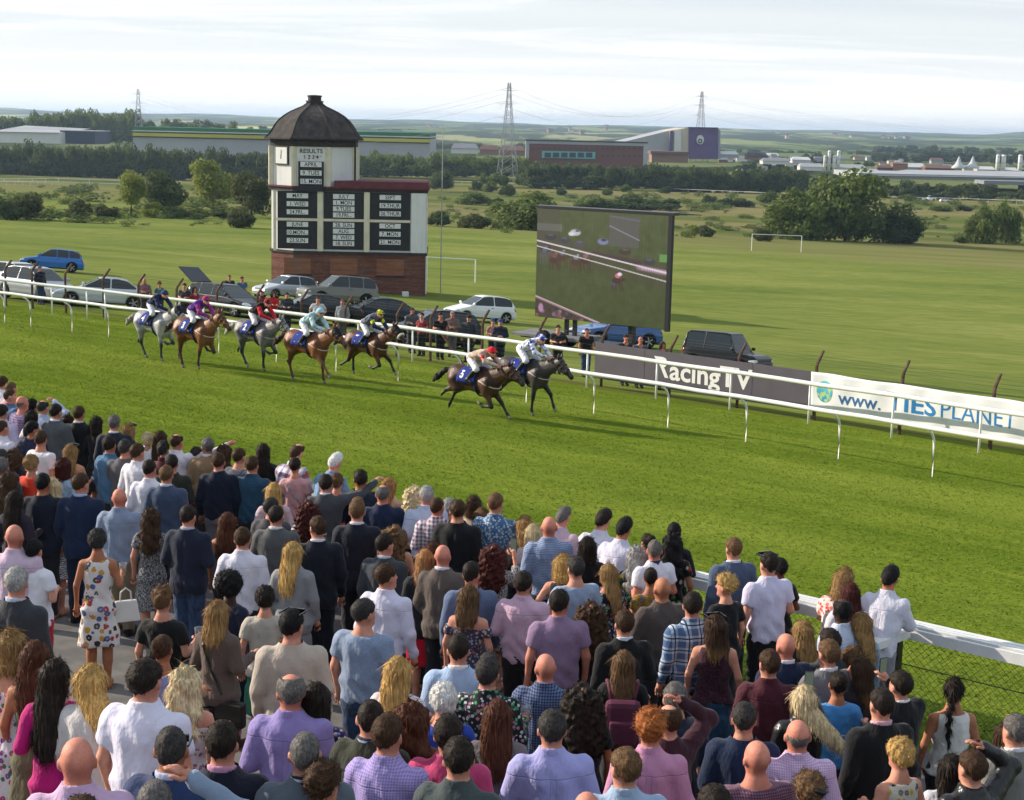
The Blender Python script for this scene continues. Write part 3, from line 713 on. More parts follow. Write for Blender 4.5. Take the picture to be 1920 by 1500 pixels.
# ================================================================== far country: hills, woods, buildings
def ridge(x): # height of the skyline above eye level, in photo pixels
    return np.interp(x, [-400, 0, 200, 430, 700, 1000, 1300, 1500, 1700, 1830, 1900, 2300], [15, 15, 11, 12, 10, 9, 8, 9, 7, 9, 15, 16])
ya = np.array([1700, 2000, 2400, 2800, 3300, 3800, 4400, 5000, 5700, 6500, 7300, 8200, 9200, 10500], float); ta = np.linspace(-.62, .62, 150)
YY, TT = np.meshgrid(ya, ta, indexing='ij'); XX = YY*TT
rp_ = ridge(960+TT*F); top_ = CZ+rp_*7300/F
f_ = np.clip((YY-1700)/5600, 0, 1)**1.15
rl = lambda k, s: np.sin(XX*k+s)+.6*np.sin(XX*k*2.3+s*2+YY*k)+.4*np.sin(YY*k*1.7+s)
ZZ = -15.6+(top_+15.6)*f_+9.0*rl(.0021, 1.0)*f_*(1-f_)*2.2+2.6*rl(.006, 4.0)*f_+.8*rl(.017, 2)*f_
ZZ[YY > 8500] -= 14
def g_hill(t, tc, b):
    v = t('TexVoronoi', {'Vector': t('Mapping', {0: tc, 3: (.0034, .0021, 0)}).outputs[0], 'Scale': 1.0, 'Randomness': .9})
    h = t.sep(v.outputs[1])[0]
    c = t.ramp(h, [(0, (.12, .165, .05)), (.3, (.20, .24, .08)), (.52, (.13, .17, .055)), (.70, (.30, .30, .14)), (.86, (.50, .46, .14)), (.92, (.17, .21, .07))], 'CONSTANT')
    w = t.noise(t('Mapping', {0: tc, 3: (.0065, .0013, 0)}).outputs[0], 1, 4, .62)
    c = t.mix(t.smooth(w, .455, .50), c, t.mix(t.noise(tc, .02, 2), (.020, .034, .014), (.05, .07, .026)))
    return t.mix(t.smooth(v.outputs[0], .02, .0), c, (.03, .045, .02))
a = (np.arange(len(ya)-1)[:, None]*len(ta)+np.arange(len(ta)-1)[None]).ravel()
obj('hills', mesh_np('hills', np.stack([XX, YY, ZZ], -1).reshape(-1, 3), np.stack([a, a+1, a+1+len(ta), a+len(ta)], 1), [mat('hill_fields', fn=g_hill, rough=.95, spec=.05, coord='World')], True), kind='structure')
HZ = lambda x, y: float(np.interp(y, ya, ZZ[:, int(np.clip(np.searchsorted(ta, x/y), 0, len(ta)-1))])) if y > 1700 else -15.5

# ------------------------------------------------------------------ leaf crowns
def crown_np(seed, n, lobes=16, leaf=.06, flat=1.0, hollow=.55, base=-.8, low=False):
    r = np.random.default_rng(seed); C = []; 
    for i in range(lobes):
        d = r.normal(size=3); d /= np.linalg.norm(d); d[2] = max(d[2], base); q = r.uniform(.25, .68); C.append((d*q*np.array([1, 1, flat]), r.uniform(.26, .46)))
    w = np.array([c[1]**2 for c in C]); k = r.choice(len(C), n, p=w/w.sum())
    d = r.normal(size=(n, 3)); d /= np.linalg.norm(d, axis=1)[:, None]
    cc = np.array([c[0] for c in C])[k]; rr_ = np.array([c[1] for c in C])[k]*r.uniform(hollow, 1.06, n)
    P = cc+d*rr_[:, None]*np.array([1, 1, .82])
    nr_ = d+r.normal(size=(n, 3))*.55; nr_ /= np.linalg.norm(nr_, axis=1)[:, None]
    u = np.cross(nr_, r.normal(size=(n, 3))); u /= np.linalg.norm(u, axis=1)[:, None]; v = np.cross(nr_, u)
    s = leaf*r.uniform(.6, 1.35, n)[:, None]; e = s*r.uniform(.55, .95, n)[:, None]
    V = np.stack([P-u*s, P-v*e*.8+nr_*s*.2, P+u*s, P+v*e], 1)
    return V.reshape(-1, 3)
def g_leaf(c0, c1, c2):
    def f(t, tc, b):
        o = t('ObjectInfo').outputs['Random']
        n = t.noise(tc, .55, 3); n2 = t.noise(tc, 5.0, 2)
        q = t.math('ADD', t.math('MULTIPLY', n, .6), t.math('MULTIPLY', n2, .4))
        c = t.ramp(q, [(.33, c0), (.5, c1), (.66, c2)])
        tr = t('BsdfTranslucent', {0: c}); return c
    return f
def leafmat(name, c0, c1, c2):
    if name in MATS: return MATS[name]
    m = bpy.data.materials.new(name); m.use_nodes = True; m.node_tree.nodes.clear(); t = NT(m.node_tree)
    tc = t('NewGeometry').outputs['Position']
    n = t.noise(tc, .35, 3); n2 = t.noise(tc, 2.2, 2); q = t.math('ADD', t.math('MULTIPLY', n, .55), t.math('MULTIPLY', n2, .45))
    c = t.ramp(q, [(.33, c0), (.5, c1), (.67, c2)])
    d = t('BsdfPrincipled', {0: c, 'Roughness': .7, 'Specular IOR Level': .2}); tr = t('BsdfTranslucent', {0: t.mix(.5, c, dk(c2, 1.6))})
    mx = t('MixShader', {0: .30, 1: d.outputs[0], 2: tr.outputs[0]}); t.L.new(mx.outputs[0], t('OutputMaterial').inputs[0]); MATS[name] = m; return m
L_mid = leafmat('leaf_mid_green', (.042, .066, .016), (.088, .128, .028), (.16, .20, .048))
L_lite = leafmat('leaf_yellow_green', (.09, .125, .022), (.175, .215, .038), (.28, .305, .065))
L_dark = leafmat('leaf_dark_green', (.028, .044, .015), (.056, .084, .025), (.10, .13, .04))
L_brown = leafmat('leaf_copper', (.032, .044, .014), (.062, .078, .024), (.11, .122, .038))
m_bark = mat('bark', '#4a3d33', .9, .2, .3, 3, .6, 14)
def quads(n): return np.arange(n*4).reshape(-1, 4)
CR = [mesh_np('crown', crown_np(40+i, 6500, 30, .052, 1.0, .6, -.6), quads(6500), [None]) for i in range(5)]
CB = [mesh_np('foliage', crown_np(80+i, 2200, 16, .08, .9, .55, -.3), quads(2200), [None]) for i in range(4)]
def trunk_mesh(seed):
    r = random.Random(seed); mb = MB(); mb.tube([(0, 0, -.3), (.02, .01, .25), (0, .03, .55), (.02, 0, 1.0)], [.055, .042, .034, .02], 7)
    for i in range(7):
        a_ = r.uniform(0, 6.28); z = r.uniform(.38, .8); q = r.uniform(.25, .5)
        mb.tube([(0, 0, z), (math.cos(a_)*q*.5, math.sin(a_)*q*.5, z+.14), (math.cos(a_)*q, math.sin(a_)*q, z+.36)], [.022, .014, .005], 5)
    return mb.mesh('trunk', m_bark)
TRK = [trunk_mesh(i) for i in range(3)]
tn = [0]
def tree(x0, x1, yt, yb, label, lm, Y=None, trunk=.18, group=None, kind='tree', bush=False):
    """crown between columns x0..x1 and rows yt..yb of the photograph; yb is the foot"""
    xc = (x0+x1)/2; P = hit(xc, yb) if Y is None else at_y(xc, yb, Y)
    mp = P.y/F; w = (x1-x0)*mp; h = (yb-yt)*mp
    r = thing('bush' if bush else 'tree', label, 'bush' if bush else 'tree', P, random.uniform(0, 6.28), group)
    tn[0] += 1; me = (CB if bush else CR)[tn[0] % (4 if bush else 5)]
    cb = h*trunk; o = obj('foliage' if bush else 'crown', me, r, (0, 0, cb+(h-cb)*(.40 if bush else .46)), scale=(w*(.74 if bush else .66), w*.70, (h-cb)*(.78 if bush else .70))); setmat(o, lm)
    t_ = obj('stem' if bush else 'trunk', TRK[tn[0] % 3], r, (0, 0, 0), scale=(h*.55, h*.55, h*.62 if not bush else h*.5))
    return r
G1 = 'trees around the edge of the field'
tree(222, 271, 325, 405, 'slim yellow green tree left of the round dark tree', L_lite, trunk=.22, group=G1)
tree(270, 346, 324, 399, 'round dark green tree beside the slim yellow tree', L_dark, trunk=.10, group=G1)
tree(362, 437, 302, 393, 'tall yellow green tree with visible trunk', L_lite, trunk=.2, group=G1)
tree(434, 506, 322, 408, 'dark copper tree half hidden by the clock tower', L_brown, trunk=.08, group=G1)
tree(1441, 1545, 350, 449, 'bright green left tree of the big clump behind the goal', L_mid, trunk=-.05, group=G1)
tree(1512, 1654, 328, 452, 'tallest broad tree in the middle of the big clump', L_mid, trunk=-.06, group=G1)
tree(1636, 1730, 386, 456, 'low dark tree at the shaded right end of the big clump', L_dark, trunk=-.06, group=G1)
tree(1812, 1870, 388, 456, 'sunlit left tree of the pair near the right edge', L_mid, trunk=-.05, group=G1)
tree(1860, 1910, 380, 456, 'darker right tree of the pair near the right edge', L_mid, trunk=-.05, group=G1)
tree(932, 1058, 357, 431, 'large rounded green tree behind the television screen', L_mid, trunk=-.06, group=G1)
tree(808, 848, 322, 360, 'small dark tree right of the flagpole', L_dark, trunk=.1, group=G1)
G2 = 'bushes dotted over the rough ground'
BU = [(-14, 34, 366, 412, 'dark bush cut by the left picture edge', L_dark), (18, 78, 357, 411, 'tall dark bush near the left edge', L_brown), (126, 171, 373, 408, 'rounded olive bush left of the smaller bush', L_brown), (177, 219, 380, 408, 'smaller olive bush beside the rounded one', L_brown),
      (268, 302, 375, 408, 'bright green cone shaped bush under the dark tree', L_lite), (300, 350, 385, 408, 'low green shrub under the round dark tree', L_mid), (345, 392, 390, 409, 'low shrub left of the tall yellow tree trunk', L_mid), (396, 434, 388, 409, 'low dark shrub right of the tall yellow tree trunk', L_dark), (427, 476, 385, 427, 'rounded bush standing forward on the field edge', L_brown),
      (866, 915, 398, 428, 'dark rounded bush between tower and large green tree', L_brown), (800, 842, 396, 424, 'dark bush at the right side of the tower', L_dark), (860, 912, 358, 384, 'grey green bush beyond the dark rounded bush', L_mid), (885, 906, 337, 358, 'small upright bush by the far road', L_dark), (905, 932, 338, 360, 'small grey bush by the far road beside the upright one', L_mid), (936, 966, 346, 368, 'small bush above the large green tree', L_dark), (914, 945, 368, 386, 'pale scrubby bush left of the large green tree', L_mid),
      (1043, 1062, 350, 366, 'tiny bush above the left end of the screen', L_dark), (1084, 1150, 366, 395, 'grey green scrub behind the left top of the screen', L_mid), (1135, 1230, 366, 396, 'dark scrub behind the top of the screen', L_dark), (1222, 1276, 369, 394, 'dark scrub behind the screen top right', L_dark), (1128, 1148, 351, 366, 'tiny twin bush beyond the scrub', L_mid), (1163, 1182, 344, 360, 'tiny bush beyond the scrub by the road', L_mid), (1236, 1257, 349, 363, 'tiny dark bush in the tan field', L_dark),
      (1315, 1342, 362, 384, 'round dark bush left of the long dark hedge', L_dark), (1338, 1372, 370, 387, 'left half of the long dark low scrub', L_dark), (1366, 1408, 369, 388, 'right half of the long dark low scrub', L_dark), (1422, 1456, 357, 381, 'round bush left of the big clump', L_mid), (1286, 1312, 418, 442, 'small light bush right of the screen', L_lite), (1309, 1338, 421, 444, 'small dark bush right of the screen', L_dark), (1412, 1446, 425, 452, 'dark bush just behind the far goal', L_brown),
      (1690, 1722, 365, 378, 'small olive bush on the far tan field', L_mid), (1744, 1780, 384, 396, 'low olive scrub on the far right field', L_mid), (1794, 1820, 383, 396, 'small round bush left of the tree pair', L_dark), (1790, 1812, 440, 456, 'tiny scrub at the foot of the tree pair', L_mid)]
for x0, x1, yt, yb, lb, lm in BU: tree(x0, x1, yt, yb, lb, lm, trunk=.0, group=G2, bush=True)

# ------------------------------------------------------------------ woods that read as one mass
LO = [crown_np(140+i, 700, 16, .105, 1.0, .7) for i in range(6)]
def wood(name, label, spec, lm, seed):
    """spec: list of (x0, x1, ytop0, ytop1, ybase, Y, rows)"""
    r = np.random.default_rng(seed); Vs = []
    for x0, x1, t0, t1, yb, Y, rows in spec:
        for row in range(rows):
            yy = Y*(1+.045*row); step = 9*mpf(yy)
            wpx = (x1-x0); n = max(3, int(wpx/13))
            for i in range(n):
                px = x0+wpx*(i+r.uniform(-.3, 1.3))/n; k = (px-x0)/wpx
                top = at_y(px, t0+(t1-t0)*np.clip(k, 0, 1)+r.uniform(-2, 7)-row*.6, yy); bot = at_y(px, yb, yy)
                h = max(2.0, top.z-bot.z); w = min(h*1.1, r.uniform(16, 34)*mpf(yy))*.68
                C = LO[r.integers(6)]; a_ = r.uniform(0, 6.28); ca, sa = math.cos(a_), math.sin(a_)
                P = np.stack([C[:, 0]*ca-C[:, 1]*sa, C[:, 0]*sa+C[:, 1]*ca, C[:, 2]], 1)*[w, w, h*.56]
                Vs.append(P+np.array([top.x, yy+r.uniform(-6, 6), bot.z+h*.46]))
                if h > 7:   # understorey
                    C = LO[r.integers(6)]; Vs.append(C*[w*1.1, w*1.1, h*.34]+np.array([top.x+r.uniform(-2, 2), yy-4, bot.z+h*.22]))
    V = np.concatenate(Vs); return obj(name, mesh_np(name, V, quads(len(V)//4), [lm]), label=label, cat='woodland', kind='stuff')
def mpf(Y): return Y/F
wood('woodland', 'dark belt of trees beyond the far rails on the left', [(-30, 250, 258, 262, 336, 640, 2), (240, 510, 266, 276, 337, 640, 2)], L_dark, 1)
wood('woodland', 'wooded rise behind the white sheds on the left', [(-30, 90, 214, 204, 264, 1050, 2), (80, 250, 202, 203, 266, 1050, 3), (245, 440, 214, 220, 262, 1200, 1)], L_mid, 2)
wood('woodland', 'tree belt between the tower and the lattice pylon', [(655, 800, 276, 286, 330, 700, 2), (795, 990, 282, 290, 330, 720, 2), (905, 1000, 318, 322, 350, 640, 1)], L_mid, 3)
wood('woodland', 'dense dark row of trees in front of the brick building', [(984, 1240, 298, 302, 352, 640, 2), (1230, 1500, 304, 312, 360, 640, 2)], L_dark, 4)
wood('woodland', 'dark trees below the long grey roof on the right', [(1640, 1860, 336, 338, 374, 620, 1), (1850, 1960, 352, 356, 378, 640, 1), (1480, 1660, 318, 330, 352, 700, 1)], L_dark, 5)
wood('woodland', 'distant dark trees among the town on the right', [(1640, 1860, 281, 276, 304, 1500, 1), (1470, 1570, 284, 284, 314, 1350, 1), (1850, 1980, 283, 284, 306, 1450, 1), (1355, 1500, 292, 296, 312, 1300, 1), (1560, 1660, 290, 290, 304, 1700, 1)], L_dark, 6)

wood('woodland', 'distant hedgerows and copses across the valley floor', [(640, 1000, 262, 268, 284, 1700, 1), (1330, 1660, 276, 282, 296, 1900, 1), (1650, 1960, 270, 274, 290, 2100, 1), (680, 1200, 258, 264, 274, 2300, 1), (1340, 1960, 268, 276, 286, 2600, 1), (-40, 260, 226, 232, 246, 1900, 1), (420, 520, 232, 234, 246, 1700, 1)], L_dark, 7)
wood('woodland', 'trees between the town buildings', [(1380, 1560, 300, 306, 322, 960, 1), (1640, 1700, 316, 318, 328, 860, 1), (1850, 1960, 308, 312, 328, 980, 1), (1590, 1650, 300, 302, 314, 1100, 1)], L_dark, 8)
# rough scrub scattered over the open ground
rs_ = np.random.default_rng(77); Vs = []
for i in range(420):
    px = rs_.uniform(-30, 1950); py = rs_.uniform(352, 425) if i % 3 else rs_.uniform(396, 440)
    py = py+.0227*(px-960)*.9
    if 480 < px < 815 or (py > 425 and px < 900): continue
    Pq = hit(px, py); h = rs_.uniform(.5, 2.0)*(1 if py > 395 else 1.5); w = h*rs_.uniform(.8, 2.2); C = LO[rs_.integers(6)][::1]
    Vs.append(C.reshape(-1, 4, 3)[::3].reshape(-1, 3)*[w, w, h*.6]+np.array([Pq.x, Pq.y, Pq.z+h*.25]))
V = np.concatenate(Vs); obj('scrub', mesh_np('scrub', V, quads(len(V)//4), [L_mid]), label='rough low scrub scattered over the open ground', cat='scrub', kind='stuff')
# ------------------------------------------------------------------ far buildings
def pb(px0, px1, py, Y, h_px): return at_y(px0, py, Y), at_y(px1, py, Y), h_px*Y/F
def block(root, x0, x1, yt, yb, Y, depth, m, name, dy=0.0):
    """box whose front shows between photo columns and rows at depth Y"""
    A = at_y(x0, (yt+yb)/2, Y); B = at_y(x1, (yt+yb)/2, Y); xm = (x0+x1)/2; T_ = at_y(xm, yt, Y).z; Bz = at_y(xm, yb, Y).z
    c = Vector(((A.x+B.x)/2, Y+depth/2+dy, (T_+Bz)/2))-root.location
    return MB().box(c, (B.x-A.x, depth, T_-Bz)).build(name, m, root)
mfl = {k: mat('far_'+k, c, .7, .3, .08, .05) for k, c in {'green': '#1f6b3c', 'yellow': '#b8b23c', 'white': '#d0d0d0', 'dark': '#35363c', 'grey': '#7f828a', 'lgrey': '#a3a5aa', 'brick': '#70483f', 'cyan': '#6fb3b0', 'purple': '#5d4a78', 'cream': '#c2b9a8', 'glass': '#3b4650', 'terra': '#8f7060', 'navy': '#3a4158', 'roofred': '#74574f'}.items()}
Y = 800
wh_ = thing('warehouse', 'long warehouse with green roof and yellow band behind the tower', 'building', at_y(530, 290, Y))
block(wh_, 250, 806, 255, 330, Y, 60, mfl['lgrey'], 'wall')
for y0, y1, m_, dy, nm in ((243.5, 250, 'green', -1.2, 'roof'), (250.3, 252.2, 'white', -1.6, 'fascia'), (252.5, 254.6, 'dark', -.8, 'band'), (254.9, 261, 'yellow', -1.4, 'band'), (261.3, 263, 'dark', -.6, 'band')):
    block(wh_, 250, 806, y0, y1, Y, 61-dy, mfl[m_], nm, dy)
for i in range(18): block(wh_, 270+i*29, 276+i*29, 242.2, 243.4, Y, 40, mfl['grey'], 'roof_vent', 8)
wh_.rotation_euler = (0, -ROLL*0, 0)
sh_ = thing('shed', 'low white roofed industrial sheds on the left', 'building', at_y(60, 260, 820))
block(sh_, -20, 112, 247, 268, 820, 40, mfl['white'], 'wall'); P0 = sh_.location
A = at_y(-20, 247, 820)-P0; B = at_y(112, 249, 820)-P0; rg = at_y(30, 239, 850)-P0
MB().add([(A.x, A.y-1, A.z), (B.x, B.y-1, B.z), (B.x, B.y+60, rg.z), (A.x, A.y+60, rg.z+1)], [(0, 1, 2, 3)]).build('roof', mfl['lgrey'], sh_)
bl_ = thing('shed', 'low blue grey shed between the white sheds and the warehouse', 'building', at_y(145, 262, 830)); block(bl_, 113, 178, 246, 270, 830, 30, mfl['navy'], 'wall'); block(bl_, 112, 179, 244.5, 246, 830, 31, mfl['lgrey'], 'roof', -.6)
Y = 830
rb = thing('brick_building', 'long red brick building with grey parapet right of the pylon', 'building', at_y(1100, 300, Y))
block(rb, 990, 1212, 271, 315, Y, 30, mfl['brick'], 'wall'); block(rb, 986, 1214, 266, 271.5, Y, 31, mfl['lgrey'], 'parapet', -.5); block(rb, 985, 1215, 264, 266, Y, 32, mfl['dark'], 'roof', -1); block(rb, 985.5, 992, 264.2, 315, Y, 31.5, mfl['lgrey'], 'stair_tower', -.8)
block(rb, 1206, 1214, 271, 315, Y, 31, mfl['lgrey'], 'end_bay', -.7)
block(rb, 1016, 1116, 284, 297, Y, 2, mfl['cyan'], 'window_frame', -1.2)
for i in range(6): block(rb, 1021+i*15.5, 1033+i*15.5, 286, 295, Y, 2, mfl['glass'], 'window', -1.5)
for j, yy in enumerate((276.5, 290)):
    for i in range(21):
        px = 998+i*10
        if j == 1 and px < 1120: continue
        block(rb, px, px+3.2, yy, yy+4.2, Y, 1, mfl['glass'], 'window', -.3)
Y = 1000
ar = thing('arena', 'large purple and white leisure arena with sloping roof', 'building', at_y(1300, 295, Y))
P0 = ar.location
def q2(px, py, Y): v = at_y(px, py, Y)-P0; return v
def slab(pts, Yd, depth, m, nm):
    f = [q2(px, py, Yd) for px, py in pts]; b_ = [v+Vector((0, depth, 0)) for v in f]; n = len(f)
    MB().add(f+b_, [tuple(range(n)), tuple(range(2*n-1, n-1, -1))]+[(k, n+k, n+(k+1) % n, (k+1) % n) for k in range(n)]).build(nm, m, ar)
slab([(1160, 300), (1255, 300), (1255, 245), (1160, 268)], Y, 80, mfl['lgrey'], 'hall'); slab([(1255.2, 300), (1291, 300), (1291, 239), (1255.2, 245)], Y-2, 80, mfl['cream'], 'hall')
slab([(1254, 298), (1260, 298), (1262, 245), (1257, 246)], Y-4, 2, mfl['purple'], 'stripe'); slab([(1263, 298), (1277, 298), (1277, 243), (1265, 245)], Y-4, 2, mfl['white'], 'panel')
slab([(1291.3, 298), (1346, 298), (1346, 239), (1291.3, 238)], Y-3, 70, mfl['purple'], 'front'); slab([(1346.3, 298), (1351, 298), (1351, 245), (1346.3, 240)], Y-1, 70, mfl['lgrey'], 'side_bay'); slab([(1290.5, 238.2), (1347, 239.2), (1347, 240.4), (1290.5, 239.6)], Y-4, 70, mfl['dark'], 'roof_edge')
def disc(px, py, rx, ry, Yd, m, nm, n=14): slab([(px+rx*math.cos(q), py+ry*math.sin(q)) for q in np.linspace(0, -2*math.pi, n+1)[:-1]], Yd, .3, m, nm)
disc(1313, 262, 7, 9, Y-4, mfl['white'], 'emblem'); disc(1313, 264.5, 4, 4.5, Y-4.5, mfl['dark'], 'emblem'); disc(1313, 264.5, 1.8, 2, Y-5, mfl['white'], 'emblem')
sh2 = thing('house_row', 'brown roofed low houses below the arena', 'building', at_y(1255, 300, 900))
block(sh2, 1222, 1290, 289, 305, 900, 20, mfl['terra'], 'wall'); block(sh2, 1220, 1292, 284, 289.5, 900, 22, mfl['roofred'], 'roof', -1)
def hut(px0, px1, yt, yb, Yd, wm_, rm, label, rise=.45):
    r = thing('building', label, 'building', at_y((px0+px1)/2, yb, Yd), 0, 'buildings in the distant town')
    yr = yt+(yb-yt)*rise; block(r, px0, px1, yr, yb, Yd, (px1-px0)*Yd/F*.7, wm_, 'wall')
    A = at_y(px0-1, yr, Yd)-r.location; B = at_y(px1+1, yr, Yd)-r.location; h = (yr-yt)*Yd/F; D_ = (px1-px0)*Yd/F*.7
    MB().add([(A.x, A.y-.6, A.z), (B.x, B.y-.6, A.z), (B.x, B.y+D_, A.z), (A.x, A.y+D_, A.z), (A.x+D_*.15, A.y+D_/2, A.z+h), (B.x-D_*.15, B.y+D_/2, A.z+h)], [(0, 1, 5, 4), (1, 2, 5), (2, 3, 4, 5), (3, 0, 4)]).build('roof', rm, r)
    return r
hut(846, 896, 269, 288, 900, mfl['white'], mfl['grey'], 'white walled grey roofed shed left of the brick building')
hut(900, 935, 272, 290, 950, mfl['terra'], mfl['roofred'], 'brown roofed building between shed and pylon')
hut(938, 984, 273, 292, 960, mfl['terra'], mfl['roofred'], 'brown roofed building at the pylon foot')
hut(1340, 1385, 283, 296, 1000, mfl['lgrey'], mfl['white'], 'pale roofed unit right of the arena')
hut(1400, 1440, 286, 300, 1050, mfl['terra'], mfl['dark'], 'dark roofed unit beyond the arena'); hut(1430, 1480, 296, 308, 950, mfl['white'], mfl['grey'], 'grey roofed white shed in the town'); hut(1486, 1520, 294, 306, 1000, mfl['white'], mfl['white'], 'white gabled building left of the silos')
hut(1500, 1545, 306, 320, 900, mfl['white'], mfl['lgrey'], 'white unit in front of the silos'); hut(1575, 1625, 308, 322, 900, mfl['white'], mfl['lgrey'], 'low white unit right of the silos'); hut(1600, 1650, 316, 326, 850, mfl['terra'], mfl['lgrey'], 'brick unit with pale roof right of the silos'); hut(1645, 1672, 309, 320, 900, mfl['brick'], mfl['roofred'], 'small brick gable in the town'); hut(1674, 1702, 304, 322, 900, mfl['terra'], mfl['terra'], 'salmon coloured block in the town', .12); hut(1735, 1790, 309, 322, 920, mfl['brick'], mfl['roofred'], 'long brick unit left of the white tents'); hut(1700, 1735, 306, 322, 930, mfl['lgrey'], mfl['white'], 'pale unit beside the salmon block'); hut(1832, 1866, 312, 324, 900, mfl['cream'], mfl['white'], 'cream unit right of the white tents'); hut(1882, 1908, 314, 326, 900, mfl['terra'], mfl['white'], 'small unit between the far right silos')
rr_ = random.Random(4)
cn = ['grey', 'white', 'pale', 'brick']; sd_ = ['left of the silos', 'between silos and tents', 'below the wooded ridge', 'beyond the long grey roof', 'near the right edge']
for i in range(64):   # roofs packed into the town
    px = rr_.uniform(1345, 1930); yb = rr_.uniform(292, 324)+(px-1345)*.008; Yd = 23.4*F/max(24, yb-(240+.0227*(px-960)))*.92; w = rr_.uniform(7, 24); h = rr_.uniform(4, 8)
    k = rr_.randrange(4); zone = 0 if px < 1540 else (1 if px < 1780 else (4 if px > 1860 else 3)); zone = 2 if yb < 298 else zone
    hut(px, px+w, yb-h, yb+3, Yd, [mfl['lgrey'], mfl['white'], mfl['cream'], mfl['brick']][k], [mfl['grey'], mfl['lgrey'], mfl['white'], mfl['roofred']][(k+i) % 4], '%s walled %s roofed town building %s' % (cn[k], ['dark grey', 'light grey', 'white', 'red'][(k+i) % 4], sd_[zone]), rr_.uniform(.2, .5))
for i in range(22):   # houses scattered over the far hillside
    Yd = rr_.uniform(3200, 5200); px = rr_.choice([rr_.uniform(1560, 1720), rr_.uniform(1560, 1720), rr_.uniform(1060, 1180), rr_.uniform(700, 1900)]); x = ray(px, 250)[0]/ray(px, 250)[1]*Yd; z = HZ(x, Yd)
    r = thing('house', 'tiny red roofed house on the hazy hillside', 'house', (x, Yd, z), rr_.uniform(-.5, .5), 'houses on the far hillside'); s_ = rr_.uniform(7, 12)
    MB().box((0, 0, 3), (s_, 9, 7)).build('wall', mfl['cream'] if i % 3 else mfl['terra'], r); MB().add([(-s_/2-.5, -5, 6.4), (s_/2+.5, -5, 6.4), (s_/2+.5, 5, 6.4), (-s_/2-.5, 5, 6.4), (-s_/2, 0, 9.5), (s_/2, 0, 9.5)], [(0, 1, 5, 4), (2, 3, 4, 5), (1, 2, 5), (3, 0, 4)]).build('roof', mfl['roofred'], r)
lr = thing('grey_roof_shed', 'very long low grey roofed shed on the right', 'building', at_y(1780, 335, 720)); P0 = lr.location
block(lr, 1612, 1960, 328, 338, 720, 60, mfl['lgrey'], 'wall')
A, B, Cc, Dd = at_y(1610, 328.5, 718)-P0, at_y(1962, 334, 718)-P0, at_y(1962, 322, 760)-P0, at_y(1700, 318, 760)-P0
MB().add([A, B, Cc, Dd], [(0, 1, 2, 3)]).build('roof', mfl['lgrey'], lr)
br = thing('bridge', 'dark concrete road bridge at the right edge', 'bridge', at_y(1890, 360, 660)); block(br, 1845, 1960, 340, 347, 660, 14, mfl['grey'], 'deck'); block(br, 1856, 1872, 347.2, 375, 660, 10, mfl['dark'], 'pier', 2); block(br, 1925, 1945, 347.2, 375, 660, 10, mfl['dark'], 'pier', 2)
m_silo = mat('silo_white', '#dcdcdc', .5, .4, .05, .1)
for i, (px, yt, yb, w) in enumerate(((1545.5, 292, 318, 5.5), (1553.5, 283, 315, 6), (1563, 292, 320, 6.5), (1571, 283, 316, 6.5), (1869, 291, 322, 7), (1880, 291, 322, 8), (1911, 291, 323, 8))):
    Yd = 900; P = at_y(px, yb+6, Yd); r_ = w/2*Yd/F; h = (yb+6-yt)*Yd/F
    s = thing('silo', ['short white silo at the left end of the group of four', 'tall white silo second from the left of four', 'short white silo third of the group of four', 'tall white silo at the right end of the group of four', 'left silo of the pair near the right edge', 'right silo of the pair near the right edge', 'single white silo at the right edge'][i], 'silo', P, 0, 'white silos in the town')
    MB().lathe([(r_, 0), (r_, h*.96), (r_*.7, h), (.05, h*1.01)], 14).build('shell', m_silo, s, True)
    for k in (.3, .6, .9): MB().lathe([(r_*1.04, h*k-.15), (r_*1.06, h*k), (r_*1.04, h*k+.15)], 14).build('band', mfl['lgrey'], s)
m_tent = mat('tent_white', '#bfc0c4', .7, .3, .03)
for px, lb in ((1797, 'left white peaked tent in the town'), (1823, 'right white peaked tent in the town')):
    P = at_y(px, 316, 880); k = 880/F; t_ = thing('tent', lb, 'tent', P, 0, 'white peaked tents'); MB().lathe([(13*k, 0), (13*k, 3*k), (8*k, 7*k), (4.5*k, 12*k), (2.5*k, 18*k), (1*k, 22*k)], 10).build('canopy', m_tent, t_, True); MB().tube([(0, 0, 0), (0, 0, 25*k)], .12, 5).build('pole', mfl['grey'], t_)
